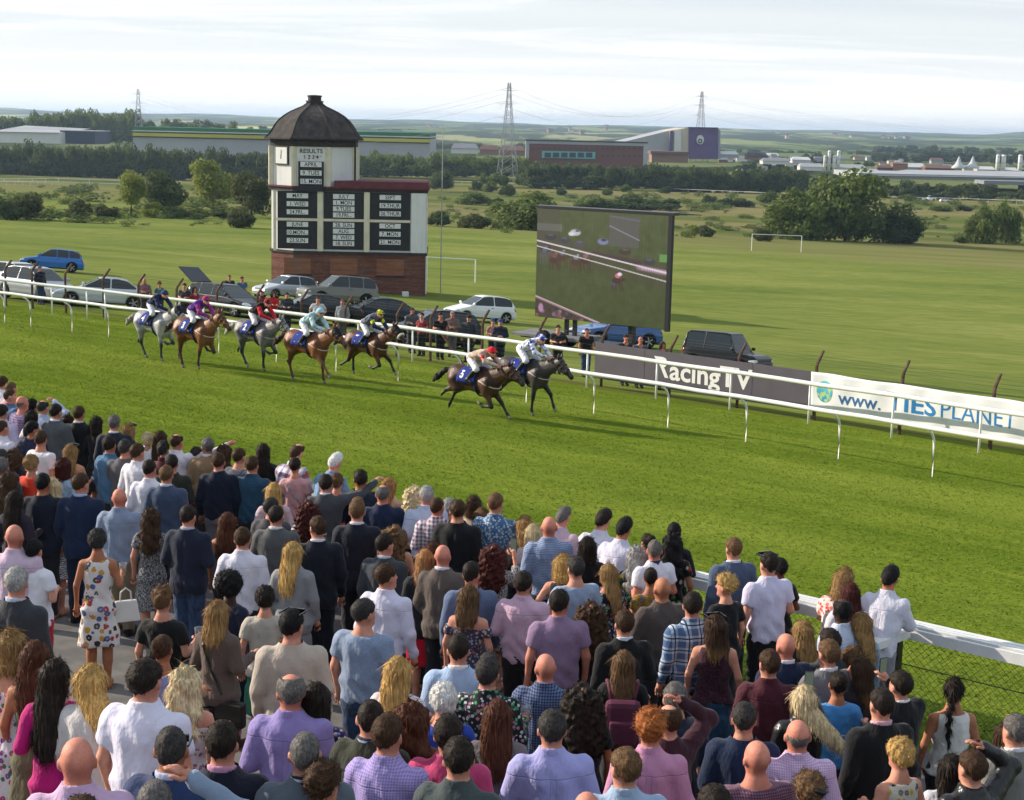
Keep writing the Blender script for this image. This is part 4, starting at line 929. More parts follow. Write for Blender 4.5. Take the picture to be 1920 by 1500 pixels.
# ------------------------------------------------------------------ pylons and wires
m_pyl = mat('pylon_steel', '#8d9097', .6, .3, 0)
PY = []
def pylon(px, yt, yb, Y, label):
    P = at_y(px, yb, Y); H = (yb-yt)*Y/F; r = thing('pylon', label, 'pylon', P, .3, 'lattice pylons'); wd = lambda k: H*(.085*(1-k)**1.3+.012)
    mb = MB(); L_ = [0, .1, .2, .3, .4, .5, .58, .66, .74, .82, .9, 1.0]
    c = lambda k, i: Vector((wd(k)*(1 if i in (0, 1) else -1), wd(k)*(1 if i in (1, 2) else -1), H*k))
    for i in range(4): mb2 = MB().tube([c(k, i) for k in L_], H*.0034, 4); mb2.build('leg', m_pyl, r)
    for k0, k1 in zip(L_[:-1], L_[1:]):
        for i in range(4): mb.tube([c(k0, i), c(k1, (i+1) % 4)], H*.0019, 3, False); mb.tube([c(k0, (i+1) % 4), c(k1, i)], H*.0019, 3, False)
    mb.build('bracing', m_pyl, r)['kind'] = 'stuff'
    arms = []
    for k, w in ((.66, .11), (.80, .135), (.93, .095)):
        for s in (-1, 1): MB().tube([(0, 0, H*k+H*.02), (s*H*w, 0, H*k), (0, 0, H*k-.01*H)], H*.0026, 4).build('cross_arm', m_pyl, r); arms.append(P+Matrix.Rotation(.3, 3, 'Z')@Vector((s*H*w, 0, H*k)))
    PY.append(arms); return r
pylon(951, 160, 345, 690, 'nearest lattice pylon standing between tower and brick building'); pylon(1311, 175, 302, 1020, 'lattice pylon rising behind the purple arena'); pylon(261, 170, 300, 980, 'lattice pylon at the left end of the warehouse')
m_line = mat('power_line', '#8f9299', .6, .3, 0)
def wire_(A, B, sag, lb):
    pts = [A.lerp(B, k)+Vector((0, 0, -sag*4*k*(1-k))) for k in np.linspace(0, 1, 13)]
    MB().tube(pts, .05, 3, False).build('power_line', m_line, None, label=lb, cat='cable', group='power lines between pylons')
far_r = [at_y(2300, 268-i*9, 1500) for i in range(6)]
for i in range(6):
    if i % 2 == 0 or i > 3: wire_(PY[2][i], PY[0][i], 16, 'power line sagging from the left pylon behind the tower'); wire_(PY[0][i], PY[1][i], 12, 'power line between the middle and right pylons')
    if i % 2 == 0 or i > 3: wire_(PY[1][i], far_r[i], 18, 'power line running off to the right from the arena pylon')
# ------------------------------------------------------------------ far running rails and road rail
def farrail(pts, label, h=1.2, r=.08, step=8):
    P = [hit(*p) for p in pts]; t_ = thing('running_rail', label, 'rail', P[0], 0, 'far white rails')
    L_ = []
    for A, B in zip(P[:-1], P[1:]):
        n = max(1, int((B-A).length/step)); L_ += [A.lerp(B, k/n) for k in range(n)]
    L_.append(P[-1]); L_ = [v-P[0]+Vector((0, 0, h)) for v in L_]
    MB().tube(L_, r, 5).build('rail', m_white, t_)
    mb = MB()
    for v in L_: mb.box(v-Vector((0, 0, h/2)), (.1, .1, h))
    mb.build('post', m_white, t_)['kind'] = 'stuff'
farrail([(-20, 342), (110, 341), (225, 345), (340, 346)], 'far white rail along the back straight on the left'); farrail([(-20, 349), (110, 348), (225, 352)], 'second far white rail below the back straight rail')
farrail([(820, 344), (960, 349), (1200, 357), (1480, 369)], 'far white rail in front of the dense tree row', step=10); farrail([(1640, 374), (1800, 378), (1960, 384)], 'far white rail on the right below the dark trees', step=10)
# ================================================================== implicit-surface modelling (bodies, clothes, hair, horses)
def axis(pieces):
    """pieces: [(start, step), ..., (end,)] -> monotone coordinates with changing step"""
    out = []
    for (a, st), nx in zip(pieces[:-1], pieces[1:]):
        n = max(1, int(round((nx[0]-a)/st))); out += [a+(nx[0]-a)*i/n for i in range(n)]
    out.append(pieces[-1][0]); return np.array(out, np.float32)
class Grid:
    def __init__(s, xs, ys, zs):
        s.a = (xs, ys, zs); s.X = xs[:, None, None]; s.Y = ys[None, :, None]; s.Z = zs[None, None, :]
def seg(g, a, b, ra, rb=None, ey=1.0):
    rb = ra if rb is None else rb
    ax, ay, az = a; bx, by, bz = b[0]-ax, b[1]-ay, b[2]-az; L = bx*bx+by*by+bz*bz+1e-9
    px, py, pz = g.X-ax, g.Y-ay, g.Z-az
    h = np.clip((px*bx+py*by+pz*bz)/L, 0, 1)
    return np.sqrt((px-bx*h)**2+((py-by*h)*ey)**2+(pz-bz*h)**2)-(ra+(rb-ra)*h)
def ellp(g, c, r):
    k = np.sqrt(((g.X-c[0])/r[0])**2+((g.Y-c[1])/r[1])**2+((g.Z-c[2])/r[2])**2); return (k-1)*min(r)
def stat(g, tab, off=0.0, p=2.3, lean=None):
    """vertical loft: rows z, half width, half depth, y centre"""
    T_ = np.array(tab, np.float32); z = g.Z
    w = np.interp(z, T_[:, 0], T_[:, 1])+off; d = np.interp(z, T_[:, 0], T_[:, 2])+off; c = np.interp(z, T_[:, 0], T_[:, 3])
    k = ((np.abs(g.X)/w)**p+(np.abs(g.Y-c)/d)**p)**(1/p)
    r = (k-1)*np.minimum(w, d)
    return np.maximum(np.maximum(r, T_[0, 0]-off*.5-z), z-T_[-1, 0]-off*.5)
def smin(a, b, k):
    h = np.clip(.5+.5*(b-a)/k, 0, 1); return b+(a-b)*h-k*h*(1-h)
def smax(a, b, k): return -smin(-a, -b, k)
def surfnet(g, D):
    xs, ys, zs = g.a; D = np.ascontiguousarray(np.broadcast_to(D, (len(xs), len(ys), len(zs)))).astype(np.float32)
    ins = D < 0
    nx, ny, nz = D.shape
    cnt = sum(ins[i:nx-1+i, j:ny-1+j, k:nz-1+k].astype(np.int8) for i in (0, 1) for j in (0, 1) for k in (0, 1))
    act = (cnt > 0) & (cnt < 8); I, J, K_ = np.nonzero(act)
    idx = -np.ones(act.shape, np.int32); idx[I, J, K_] = np.arange(len(I))
    acc = np.zeros((len(I), 3), np.float32); num = np.zeros(len(I), np.float32)
    cr = [(i, j, k) for i in (0, 1) for j in (0, 1) for k in (0, 1)]
    co = lambda i, j, k: np.stack([xs[I+i], ys[J+j], zs[K_+k]], 1)
    for c in cr:
        for ax in range(3):
            if c[ax]: continue
            e = list(c); e[ax] = 1
            a = D[I+c[0], J+c[1], K_+c[2]]; b = D[I+e[0], J+e[1], K_+e[2]]
            m = (a < 0) != (b < 0)
            if not m.any(): continue
            t_ = (a/(a-b+1e-12))[:, None]; P = co(*c)*(1-t_)+co(*e)*t_
            acc[m] += P[m]; num[m] += 1
    V = acc/num[:, None]
    Q = []
    for ax in range(3):
        sl0 = [slice(None)]*3; sl1 = [slice(None)]*3; sl0[ax] = slice(0, -1); sl1[ax] = slice(1, None)
        ch = ins[tuple(sl0)] != ins[tuple(sl1)]
        i, j, k = np.nonzero(ch); b, c = [q for q in range(3) if q != ax]
        p = [i, j, k]; ok = (p[b] > 0) & (p[c] > 0) & (p[b] < D.shape[b]-1) & (p[c] < D.shape[c]-1)
        i, j, k = i[ok], j[ok], k[ok]; s0 = ins[i, j, k]
        def cell(db, dc):
            q = [i.copy(), j.copy(), k.copy()]; q[b] = q[b]+db; q[c] = q[c]+dc; return idx[q[0], q[1], q[2]]
        f = np.stack([cell(-1, -1), cell(0, -1), cell(0, 0), cell(-1, 0)], 1)
        flip = (s0 if ax != 1 else ~s0)
        f[~flip] = f[~flip][:, ::-1]; Q.append(f)
    return V, np.concatenate(Q)
def sdf_mesh(name, g, D, m=None, smooth=0):
    V, Q = surfnet(g, D)
    for _ in range(smooth):
        A = np.zeros_like(V); n = np.zeros(len(V), np.float32)
        for i in range(4): np.add.at(A, Q[:, i], V[Q[:, (i+1) % 4]]+V[Q[:, i-1]]); np.add.at(n, Q[:, i], 2)
        V = V*.5+.5*A/np.maximum(n, 1)[:, None]
    return mesh_np(name, V, Q, [m] if m else [None], True)
def wav(g, a, b, c, ph=0.0): return np.sin(g.X*a+g.Y*b+g.Z*c+ph)
def nois(g, f, seed=0):
    """cheap smooth 3-d noise in about -1..1"""
    r = np.random.default_rng(seed); o = 0
    for i in range(5):
        k = r.normal(size=3); k /= np.linalg.norm(k); k = k*f*r.uniform(.7, 1.4); o = o+np.sin(g.X*k[0]+g.Y*k[1]+g.Z*k[2]+r.uniform(0, 6.28))
    return o/2.6

# ------------------------------------------------------------------ people
TOR = {'M': [(.82, .155, .105, -.005), (.93, .168, .118, -.015), (1.03, .152, .108, 0), (1.12, .155, .112, 0), (1.25, .175, .122, 0), (1.35, .186, .118, -.008), (1.42, .150, .095, -.018), (1.475, .085, .07, -.02), (1.53, .058, .058, -.015)],
       'F': [(.82, .160, .115, -.01), (.91, .174, .126, -.02), (1.03, .130, .096, 0), (1.12, .128, .10, .004), (1.24, .145, .122, .015), (1.34, .152, .105, 0), (1.41, .138, .082, -.014), (1.465, .08, .06, -.018), (1.52, .05, .052, -.012)]}
SHO = {'M': (.180, -.012, 1.412), 'F': (.153, -.012, 1.395)}
ARMS = {  # elbow, wrist for the right side (x > 0); None mirrors
 'down': (((.245, -.03, 1.16), (.25, .05, .93)), None),
 'bent': (((.25, -.04, 1.17), (.13, .20, 1.19)), None),
 'drink': (((.25, -.04, 1.17), (.24, .22, 1.22)), ((.245, -.03, 1.16), (.25, .05, .93))),
 'phone': (((.26, .15, 1.30), (.16, .30, 1.55)), ((.25, -.02, 1.17), (.13, .20, 1.25))),
 'point': (((.40, .20, 1.47), (.56, .40, 1.60)), ((.245, -.03, 1.16), (.25, .05, .93))),
 'head': (((.40, .06, 1.58), (.16, .08, 1.74)), ((.245, -.03, 1.16), (.25, .05, .93))),
 'hip': (((.33, -.10, 1.16), (.19, .05, 1.02)), None),
 'lean': (((.25, .16, 1.18), (.16, .40, 1.16)), None),
 'fold': (((.26, .02, 1.17), (.02, .19, 1.17)), None),
 'sit': (((.245, -.03, 1.16), (.18, .20, 1.02)), None)}
def joints(sex, pose, side):
    a = ARMS[pose][0 if side > 0 else 1] or ARMS[pose][0]
    S = SHO[sex]; dx = -.022 if sex == 'F' else 0
    lift = .03 if a[0][2] > 1.28 else 0
    return [(side*S[0], S[1], S[2]+lift), (side*(a[0][0]+dx), a[0][1], a[0][2]), (side*(a[1][0]+dx*.6), a[1][1], a[1][2])]
def handv(j):
    d = np.array(j[2])-np.array(j[1]); d /= np.linalg.norm(d); return d
LEAN = {'lean': .42}
def person_grid(pose, z0=0.0, z1=1.80, head=True, off=0.0):
    up = pose in ('phone', 'point', 'head'); mx = .66 if pose == 'point' else (.46 if pose == 'head' else .36)
    xs = axis([(-.36 if not up else -.33, .021), (-.1, .0135), (.1, .021), (mx, .021)])
    ys = axis([(-.2, .019), (.14, .022), (.62 if up else (.52 if pose == 'lean' else .34),)])
    zs = axis([(z0, .03), (1.34, .02), (1.5, .0125), (z1,)]) if z1 > 1.5 else axis([(z0, .024), (z1,)])
    return Grid(xs, ys, zs)
def leaned(g, pose):
    """grid whose y is pulled forward above the hips"""
    l = LEAN.get(pose, 0)
    if not l: return g
    h = Grid(*g.a); h.Y = g.Y-l*np.maximum(g.Z-.98, 0)**1.25; h.Z = g.Z+.0; return h
def head_sdf(g, sex):
    f = .94 if sex == 'F' else 1.0
    h = ellp(g, (0, -.014, 1.668), (.073*f, .095*f, .095*f))
    h = smin(h, ellp(g, (0, .022, 1.595), (.056*f, .068*f, .075*f)), .05)
    h = smin(h, ellp(g, (0, .075, 1.548), (.026, .022, .022)), .03)                       # chin
    h = smin(h, seg(g, (0, .086, 1.665), (0, .108, 1.622), .009, .014), .016)            # nose
    h = smax(h, -ellp(g, (.034, .098, 1.664), (.017, .014, .010)), .012); h = smax(h, -ellp(g, (-.034, .098, 1.664), (.017, .014, .010)), .012)
    for s in (-1, 1): h = smin(h, ellp(g, (s*.079*f, -.012, 1.635), (.013, .022, .034)), .010)   # ears
    return h
def rot_grid(g, a, c=(0, -.01)):
    if not a: return g
    h = Grid(*g.a); ca, sa = math.cos(-a), math.sin(-a); x = g.X-c[0]; y = g.Y-c[1]
    h.X = c[0]+ca*x-sa*y; h.Y = c[1]+sa*x+ca*y; return h
def fingers(V, Fs, W, d, sex, curl, side, sc_=1.0):
    """five bent fingers rooted in the palm"""
    d = Vector(d).normalized(); up = Vector((0, 0, 1)); ac = d.cross(up)
    if ac.length < .2: ac = Vector((1, 0, 0))
    ac.normalize(); nrm = ac.cross(d)
    if nrm.z > 0: nrm = -nrm
    K0 = Vector(W)+d*.085
    for i, (o, L) in enumerate(((-.030, .066), (-.010, .078), (.011, .074), (.030, .058))):
        p = K0+ac*o-d*.02; pts = [p]; dd = d.copy()
        for k, q in enumerate((.42, .33, .25)):
            c = curl*(.5+.45*k)+.05*i; dd = (dd*math.cos(c)+nrm*math.sin(c)).normalized(); p = p+dd*(L*q+(.014 if k == 0 else 0)); pts.append(p)
        mb = MB().tube(pts, [.0105, .0098, .009, .0062], 6); o_ = len(V); V += mb.V; Fs += [tuple(o_+q for q in f) for f in mb.F]
    p = Vector(W)+d*.03+ac*(-side*.026)
    tp = (d*.55-ac*side*.75+nrm*.25).normalized(); pts = [p, p+tp*.035, p+tp*.05+d*.022, p+tp*.052+d*.045+nrm*.01]
    mb = MB().tube(pts, [.014, .0125, .011, .007], 6); o_ = len(V); V += mb.V; Fs += [tuple(o_+q for q in f) for f in mb.F]
CACHE = {}
def body_mesh(sex, pose, turn=0):
    key = ('body', sex, pose, turn)
    if key in CACHE: return CACHE[key]
    g0 = person_grid(pose); g = leaned(g0, pose)
    T_ = stat(g, TOR[sex]); S = SHO[sex]
    b = T_
    for s in (-1, 1): b = smin(b, seg(g, (s*.02, S[1]-.01, S[2]+.018), (s*(S[0]-.02), S[1], S[2]-.012), .066 if sex == 'M' else .054, .056 if sex == 'M' else .047), .04)
    nr_ = .057 if sex == 'M' else .047
    b = smin(b, seg(g, (0, -.028, 1.45), (0, -.008, 1.58), nr_*1.08, nr_), .035)
    b = smin(b, head_sdf(rot_grid(g, R(turn)), sex), .018)
    ar = (.049, .038, .027) if sex == 'M' else (.041, .033, .023)
    for s in (-1, 1):
        j = joints(sex, pose, s); hd = handv(j)
        a = seg(g, j[0], j[1], ar[0]*1.12, ar[1]); a = smin(a, seg(g, j[1], j[2], ar[1]*1.06, ar[2]), .02)
        a = smin(a, seg(g, j[2], tuple(np.array(j[2])+hd*.075), ar[2]*1.05, .034), .02)
        b = smin(b, a, .03)
    for s in (-1, 1):
        l = seg(g, (s*.088, -.01, .90), (s*.085, .005, .49), .088, .056); l = smin(l, seg(g, (s*.085, .0, .49), (s*.082, -.02, .09), .056, .036), .03)
        l = smin(l, seg(g, (s*.084, -.03, .40), (s*.084, -.03, .30), .05, .045), .04)
        l = smin(l, seg(g, (s*.085, -.04, .045), (s*.095, .14, .035), .042, .035), .03); b = smin(b, l, .03)
    V, Q = surfnet(g0, b); V = V.tolist(); Fs = [tuple(q) for q in Q.tolist()]; nb = len(V)
    for s in (-1, 1):
        j = joints(sex, pose, s)
        W = np.array(j[2]); l = LEAN.get(pose, 0)
        if l: W = W+[0, l*max(W[2]-.98, 0)**1.25, 0]
        fingers(V, Fs, W, handv(j), sex, .55 if pose in ('drink', 'phone', 'bent') else .28, s)
    me = mesh_np('body', np.array(V), Fs, [None], True)
    hc = np.array(V, np.float32); ca, sa = math.cos(-R(turn)), math.sin(-R(turn)); x, y = hc[:, 0].copy(), hc[:, 1]+.01
    hc[:, 0] = ca*x-sa*y; hc[:, 1] = sa*x+ca*y-.01
    at = me.attributes.new('hc', 'FLOAT_VECTOR', 'POINT'); at.data.foreach_set('vector', hc.ravel())
    CACHE[key] = me; return me
GAR = {  # offset, sleeve fraction (0 none, .5 elbow-ish, 1 wrist), hem z, top z, wrinkle
 'shirt': (.0155, 1.0, .86, 1.50, .0065), 'tee': (.018, .42, .88, 1.48, .006), 'jacket': (.021, 1.0, .80, 1.475, .0042), 'jumper': (.018, 1.0, .88, 1.495, .0055),
 'polo': (.018, .42, .88, 1.50, .006), 'vest': (.021, 0.0, .90, 1.46, .005), 'dress': (.014, 0.0, .50, 1.45, .0055), 'dress_s': (.015, .36, .50, 1.46, .0055), 'dress_l': (.018, 1.0, .52, 1.47, .006), 'off': (.017, .40, .50, 1.345, .006), 'strapless': (.012, 0.0, .50, 1.29, .004), 'silks': (.024, 1.0, .92, 1.50, .007)}
def garment_mesh(kind, sex, pose):
    key = ('gar', kind, sex, pose)
    if key in CACHE: return CACHE[key]
    off, slv, hem, topz, wr = GAR[kind]
    g0 = person_grid(pose, hem-.04, topz+.06); xs, ys, zs = g0.a
    if kind.startswith('dress') or kind in ('off', 'strapless'): xs = axis([(-.36, .021), (.36,)]) if pose not in ('phone', 'point', 'head') else xs; ys = axis([(-.25, .021), (ys[-1],)])
    zt_ = max([topz+.06]+[joints(sex, pose, s)[q][2]+.10 for s in (-1, 1) for q in ((1, 2) if slv >= 1 else (0, 1) if slv else ())])
    zs = axis([(hem-.04, .024), (1.34, .02), (zt_,)])
    g0 = Grid(xs, ys, zs); g = leaned(g0, pose)
    tab = [list(r) for r in TOR[sex]]
    if kind in ('jacket',):
        tab = [[z, w+(.022 if z < 1.1 else .006), d+(.018 if z < 1.2 else .004), c] for z, w, d, c in tab]
        tab.insert(0, [.76, .188, .135, -.012])
    elif kind in ('shirt', 'tee', 'polo', 'jumper', 'silks'):
        tab = [[z, w+(.014 if 1.0 < z < 1.2 else 0), d+(.018 if 1.0 < z < 1.2 else 0), c] for z, w, d, c in tab]
        tab.insert(0, [.76, tab[0][1]+.005, tab[0][2]+.005, -.01])
    elif hem < .7: tab = [[hem-.06, .215, .165, -.01], [.66, .20, .15, -.012]]+tab
    D = stat(g, tab, off)
    S = SHO[sex]
    if slv:
        for s in (-1, 1): D = smin(D, seg(g, (s*.02, S[1]-.01, S[2]+.018), (s*(S[0]-.02), S[1], S[2]-.012), (.066 if sex == 'M' else .054)+off, (.056 if sex == 'M' else .047)+off), .04)
    if kind == 'jacket': D = smin(D, seg(g, (-S[0]-.012, S[1], S[2]-.008), (S[0]+.012, S[1], S[2]-.008), .058), .04)
    ar = (.049, .038, .027) if sex == 'M' else (.041, .033, .023)
    oa = off*1.0+(.004 if kind in ('jacket', 'shirt', 'jumper', 'silks') else .006)
    if slv:
        for s in (-1, 1):
            j = joints(sex, pose, s)
            if slv >= 1:
                a = smin(seg(g, j[0], j[1], ar[0]*1.12+oa, ar[1]+oa), seg(g, j[1], j[2], ar[1]*1.06+oa, ar[2]+oa*.7), .02)
            else:
                e = tuple(np.array(j[0])*(1-slv*1.5)+np.array(j[1])*slv*1.5); d = np.array(e)-np.array(j[0]); L = np.linalg.norm(d); d /= L
                a = seg(g, j[0], tuple(np.array(e)+d*.08), ar[0]*1.12+oa, ar[1]+.012+oa)
                a = np.maximum(a, (g.X-e[0])*d[0]+(g.Y-e[1])*d[1]+(g.Z-e[2])*d[2])
            D = smin(D, a, .028)
    D = D+wr*1.25*(np.sin(g.Z*38+4*np.sin(g.X*11)+g.Y*9)*np.exp(-((g.Z-1.06)/.14)**2)+.8*np.sin(g.X*46+g.Z*17+2*np.sin(g.Z*13))*.7+.5*nois(g, 33, 4))
    if kind == 'jacket':
        D = D+.007*np.exp(-(g.X/.010)**2)*(g.Z < 1.43)
        D = smin(D, smax(np.abs(np.sqrt((g.X/1.0)**2+(g.Y+.012)**2)-.078)-.013, np.abs(g.Z-1.485+.35*(g.Y+.02))-.020, .01), .018)
    if kind in ('shirt', 'polo', 'silks'):
        D = smin(D, smax(np.abs(np.sqrt(g.X**2+(g.Y+.014)**2)-(.066 if sex == 'M' else .058))-.011, np.abs(g.Z-1.513+.30*(g.Y+.02))-.019, .008), .012)
    if kind == 'jumper': D = smin(D, smax(np.abs(np.sqrt(g.X**2+(g.Y+.014)**2)-.07)-.012, np.abs(g.Z-1.495+.3*(g.Y+.02))-.012, .01), .015)
    top = g.Z-topz
    nk_ = {'tee': .083, 'dress_s': .092, 'vest': .098, 'dress': .10}.get(kind)
    if nk_: D = smax(D, np.where(g.Z > 1.39-.25*g.Y, nk_-np.sqrt(g.X**2+(g.Y-.012)**2), -1.0), .006)
    if kind not in ('shirt', 'polo', 'jacket', 'jumper', 'silks'): D = smax(D, top, .006)
    if kind in ('vest', 'dress'): D = smax(D, np.where(g.Z > 1.28, np.abs(g.X)-.135, -1.0), .006)
    if kind in ('off',): D = smax(D, 1e-3-g.Z*0-1, .001)
    D = smax(D, (hem+.012*np.sin(g.X*14+1))-g.Z, .004)
    me = sdf_mesh('garment', g0, D); CACHE[key] = me; return me
def bottom_mesh(kind, sex):
    key = ('bot', kind, sex)
    if key in CACHE: return CACHE[key]
    if kind == 'trousers':
        g = Grid(axis([(-.24, .021), (.24,)]), axis([(-.19, .021), (.19,)]), axis([(.0, .03), (1.08,)]))
        D = np.maximum(stat(g, TOR[sex], .010), g.Z-1.03)
        for s in (-1, 1):
            l = seg(g, (s*.088, -.01, .90), (s*.085, .005, .49), .104, .080); l = smin(l, seg(g, (s*.085, .0, .49), (s*.083, -.02, .04), .080, .064), .03); l = smin(l, seg(g, (s*.084, -.03, .42), (s*.084, -.035, .26), .068, .062), .03); D = smin(D, l, .025)
        D = D+.004*np.sin(g.Z*30+3*np.sin(g.X*14))*(g.Z < .95)
        D = smax(D, .06-g.Z, .004)
    else:
        z0 = .48 if kind == 'skirt' else .62
        g = Grid(axis([(-.28, .021), (.28,)]), axis([(-.24, .021), (.24,)]), axis([(z0-.04, .03), (1.08,)]))
        tab = [[z0-.06, .20, .15, -.01], [.75, .185, .14, -.012]]+[list(r) for r in TOR[sex]]
        D = stat(g, tab, .012)+.006*np.sin(np.arctan2(g.Y, g.X)*9)*(g.Z < .8); D = np.maximum(smax(D, z0-g.Z, .004), g.Z-1.04)
    me = sdf_mesh(kind, g, D); CACHE[key] = me; return me
def shoe_mesh():
    if 'shoe' in CACHE: return CACHE['shoe']
    g = Grid(axis([(-.07, .016), (.07,)]), axis([(-.13, .018), (.22,)]), axis([(-.01, .014), (.13,)]))
    D = smin(seg(g, (0, -.04, .052), (.008, .14, .044), .052, .044), ellp(g, (0, -.03, .085), (.045, .055, .05)), .03); D = smax(D, .002-g.Z, .005)
    CACHE['shoe'] = sdf_mesh('shoe', g, D); return CACHE['shoe']
def collar_mesh(sex='M'):
    key = ('collar', sex)
    if key in CACHE: return CACHE[key]
    g = Grid(axis([(-.1, .0125), (.1,)]), axis([(-.11, .0125), (.09,)]), axis([(1.44, .011), (1.57,)]))
    rr2 = np.sqrt(g.X**2+(g.Y+.014)**2); D = smax(np.abs(rr2-.070-.35*np.maximum(1.512-g.Z, 0))-.0095, np.abs(g.Z-1.508+.30*(g.Y+.02))-.030, .006)
    CACHE[key] = sdf_mesh('collar', g, D); return CACHE[key]
def hair_mesh(st, turn=0, sex='M'):
    f = .95 if sex == 'F' else 1.0
    key = ('hair', st, turn, sex)
    if key in CACHE: return CACHE[key]
    lon = st in ('long', 'wavy', 'curly', 'blown', 'verylong', 'pony', 'braid', 'mid')
    z0 = {'verylong': 1.06, 'long': 1.20, 'blown': 1.24, 'wavy': 1.20, 'curly': 1.22, 'pony': 1.2, 'braid': 1.16, 'mid': 1.34, 'bob': 1.44}.get(st, 1.52)
    wx = .24 if st in ('curly', 'afro') else (.34 if st == 'blown' else .17)
    g0 = Grid(axis([(-.17 if st == 'blown' else -wx, .0125), (wx,)]), axis([(-.26 if st in ('curly', 'afro') else -.21, .0125), (.13,)]), axis([(z0-.03, .016 if lon else .0125), (1.55, .0125), (1.86 if st == 'afro' else 1.81,)]))
    g = rot_grid(g0, R(turn)); th = np.arctan2(g.X, -(g.Y+.01))
    cr = lambda e, ez=0.0: ellp(g, (0, -.014, 1.668+ez*.5), (.073*f+e, .095*f+e, .095*f+e+ez*.5))
    line = (1.642+.92*g.Y)-g.Z                      # hairline falling to the nape
    strand = np.sin(th*23+3*np.sin(g.Z*14)+g.Z*6)
    tuft = nois(g, 95, 3)
    if st in ('short', 'crop', 'fade', 'quiff', 'balding', 'ring', 'spiky', 'bun', 'pony', 'braid', 'curlytop'):
        if st == 'crop': D = cr(.0055)
        elif st == 'ring': D = cr(.0045)
        elif st == 'fade': D = cr(.0)-np.clip((g.Z-1.62)/.10, 0, 1)*.014-.002
        elif st == 'quiff': D = smin(cr(.008)-np.clip((g.Z-1.63)/.1, 0, 1)*.012, ellp(g, (0, .05, 1.765), (.06, .05, .035)), .03)
        elif st == 'spiky': D = cr(.014)-.012*np.clip((g.Z-1.66)/.08, 0, 1)*(1+tuft)
        elif st == 'curlytop': D = cr(.012)-np.clip((g.Z-1.60)/.1, 0, 1)*.022-.008*nois(g, 120, 9)
        elif st in ('bun', 'pony', 'braid'): D = cr(.010)
        else: D = cr(.002)-.0135*np.clip((g.Z-1.585)/.11, 0, 1)
        D = D-.0022*strand-.0028*tuft
        ln = line if st not in ('bun', 'pony', 'braid') else (1.635+.72*g.Y)-g.Z
        D = smax(D, ln+.006*np.sin(g.X*60), .012)
        D = smax(D, -ellp(g, (.086, .004, 1.632), (.02, .03, .042)), .008); D = smax(D, -ellp(g, (-.086, .004, 1.632), (.02, .03, .042)), .008)
        if st == 'balding': D = smax(D, -ellp(g, (0, .015, 1.775), (.066, .085, .062)), .02)
        if st == 'ring': D = smax(D, g.Z-1.675-.25*np.minimum(g.Y, 0)*0, .02)
        if st == 'bun': D = smin(D, ellp(g, (0, -.105, 1.715), (.052, .045, .048))-.004*np.sin(g.X*80+g.Z*60), .015)
        if st == 'pony':
            p = smin(seg(g, (0, -.10, 1.72), (0, -.145, 1.62), .03, .034), seg(g, (0, -.145, 1.62), (.01, -.145, 1.30), .034, .012), .02)-.004*np.sin(g.X*150+g.Z*12); D = smin(D, p, .015)
        if st == 'braid':
            p = 1.0
            for i in range(9): zz = 1.66-i*.052; p = np.minimum(p, ellp(g, (.010*(-1)**i, -.115-.028*min(i, 3), zz), (.03-.0018*i, .024-.001*i, .034)))
            D = smin(D, p, .012)
    elif st == 'fshort':
        D = cr(.026)-.006*strand-.006*tuft; D = smax(D, (1.622+.62*g.Y)-g.Z, .02); D = smax(D, -ellp(g, (0, .13, 1.60), (.06, .09, .10)), .02)
    elif st == 'afro':
        D = ellp(g, (0, -.03, 1.69), (.135, .135, .13))-.012*nois(g, 120, 2)-.008*nois(g, 60, 5); D = smax(D, -ellp(g, (0, .13, 1.61), (.07, .10, .11)), .02)
    else:
        tabs = {'bob': [(1.47, .090, .085, -.03), (1.53, .108, .10, -.022), (1.62, .103, .106, -.015), (1.70, .09, .105, -.014)],
                'mid': [(1.36, .075, .035, -.105), (1.44, .108, .055, -.085), (1.54, .112, .085, -.04), (1.64, .103, .106, -.016), (1.70, .09, .105, -.014)],
                'long': [(1.22, .055, .022, -.14), (1.32, .10, .034, -.135), (1.45, .108, .052, -.10), (1.55, .108, .082, -.05), (1.64, .101, .106, -.016), (1.70, .09, .105, -.014)]}
        tabs['verylong'] = [(1.08, .05, .02, -.14), (1.2, .10, .03, -.15)]+tabs['long'][1:]; tabs['blown'] = tabs['long']
        tabs['wavy'] = [(z, w*1.12, d*1.12+.006, c) for z, w, d, c in tabs['long']]; tabs['curly'] = [(z, w*1.42+.01, d*1.35+.012, c) for z, w, d, c in tabs['long']]
        if st == 'blown':
            g = Grid(*g0.a); q = np.maximum(1.60-g.Z, 0); g.X = g.X-(.75*q+.6*q**2)*1.0; g.Z = g.Z-.25*np.maximum(g.X+.02, 0)*(g.Z < 1.6)
            th = np.arctan2(g.X, -(g.Y+.01)); strand = np.sin(th*23+g.Z*6)
        D = smin(stat(g, tabs[st], 0, 2.0), cr(.016), .03)
        hem = g.Z-(z0+.05)
        D = D-.004*strand-.002*np.sin(g.X*130+3*np.sin(g.Z*9))
        if st in ('wavy',): D = D-.010*np.sin(g.Z*42+g.X*10+2*np.sin(th*2))-.004*tuft
        if st == 'curly': D = D-.012*nois(g, 75, 7)-.007*nois(g, 140, 8)
        D = smax(D, (z0+.015+.02*np.sin(g.X*55)+.015*np.sin(g.X*23+1))-g.Z, .01)
        D = smax(D, np.where(g.Z < 1.715, g.Y-.038-.25*np.maximum(g.Z-1.60, 0), g.Y-.2), .012)
    V, Q = surfnet(g0, D)
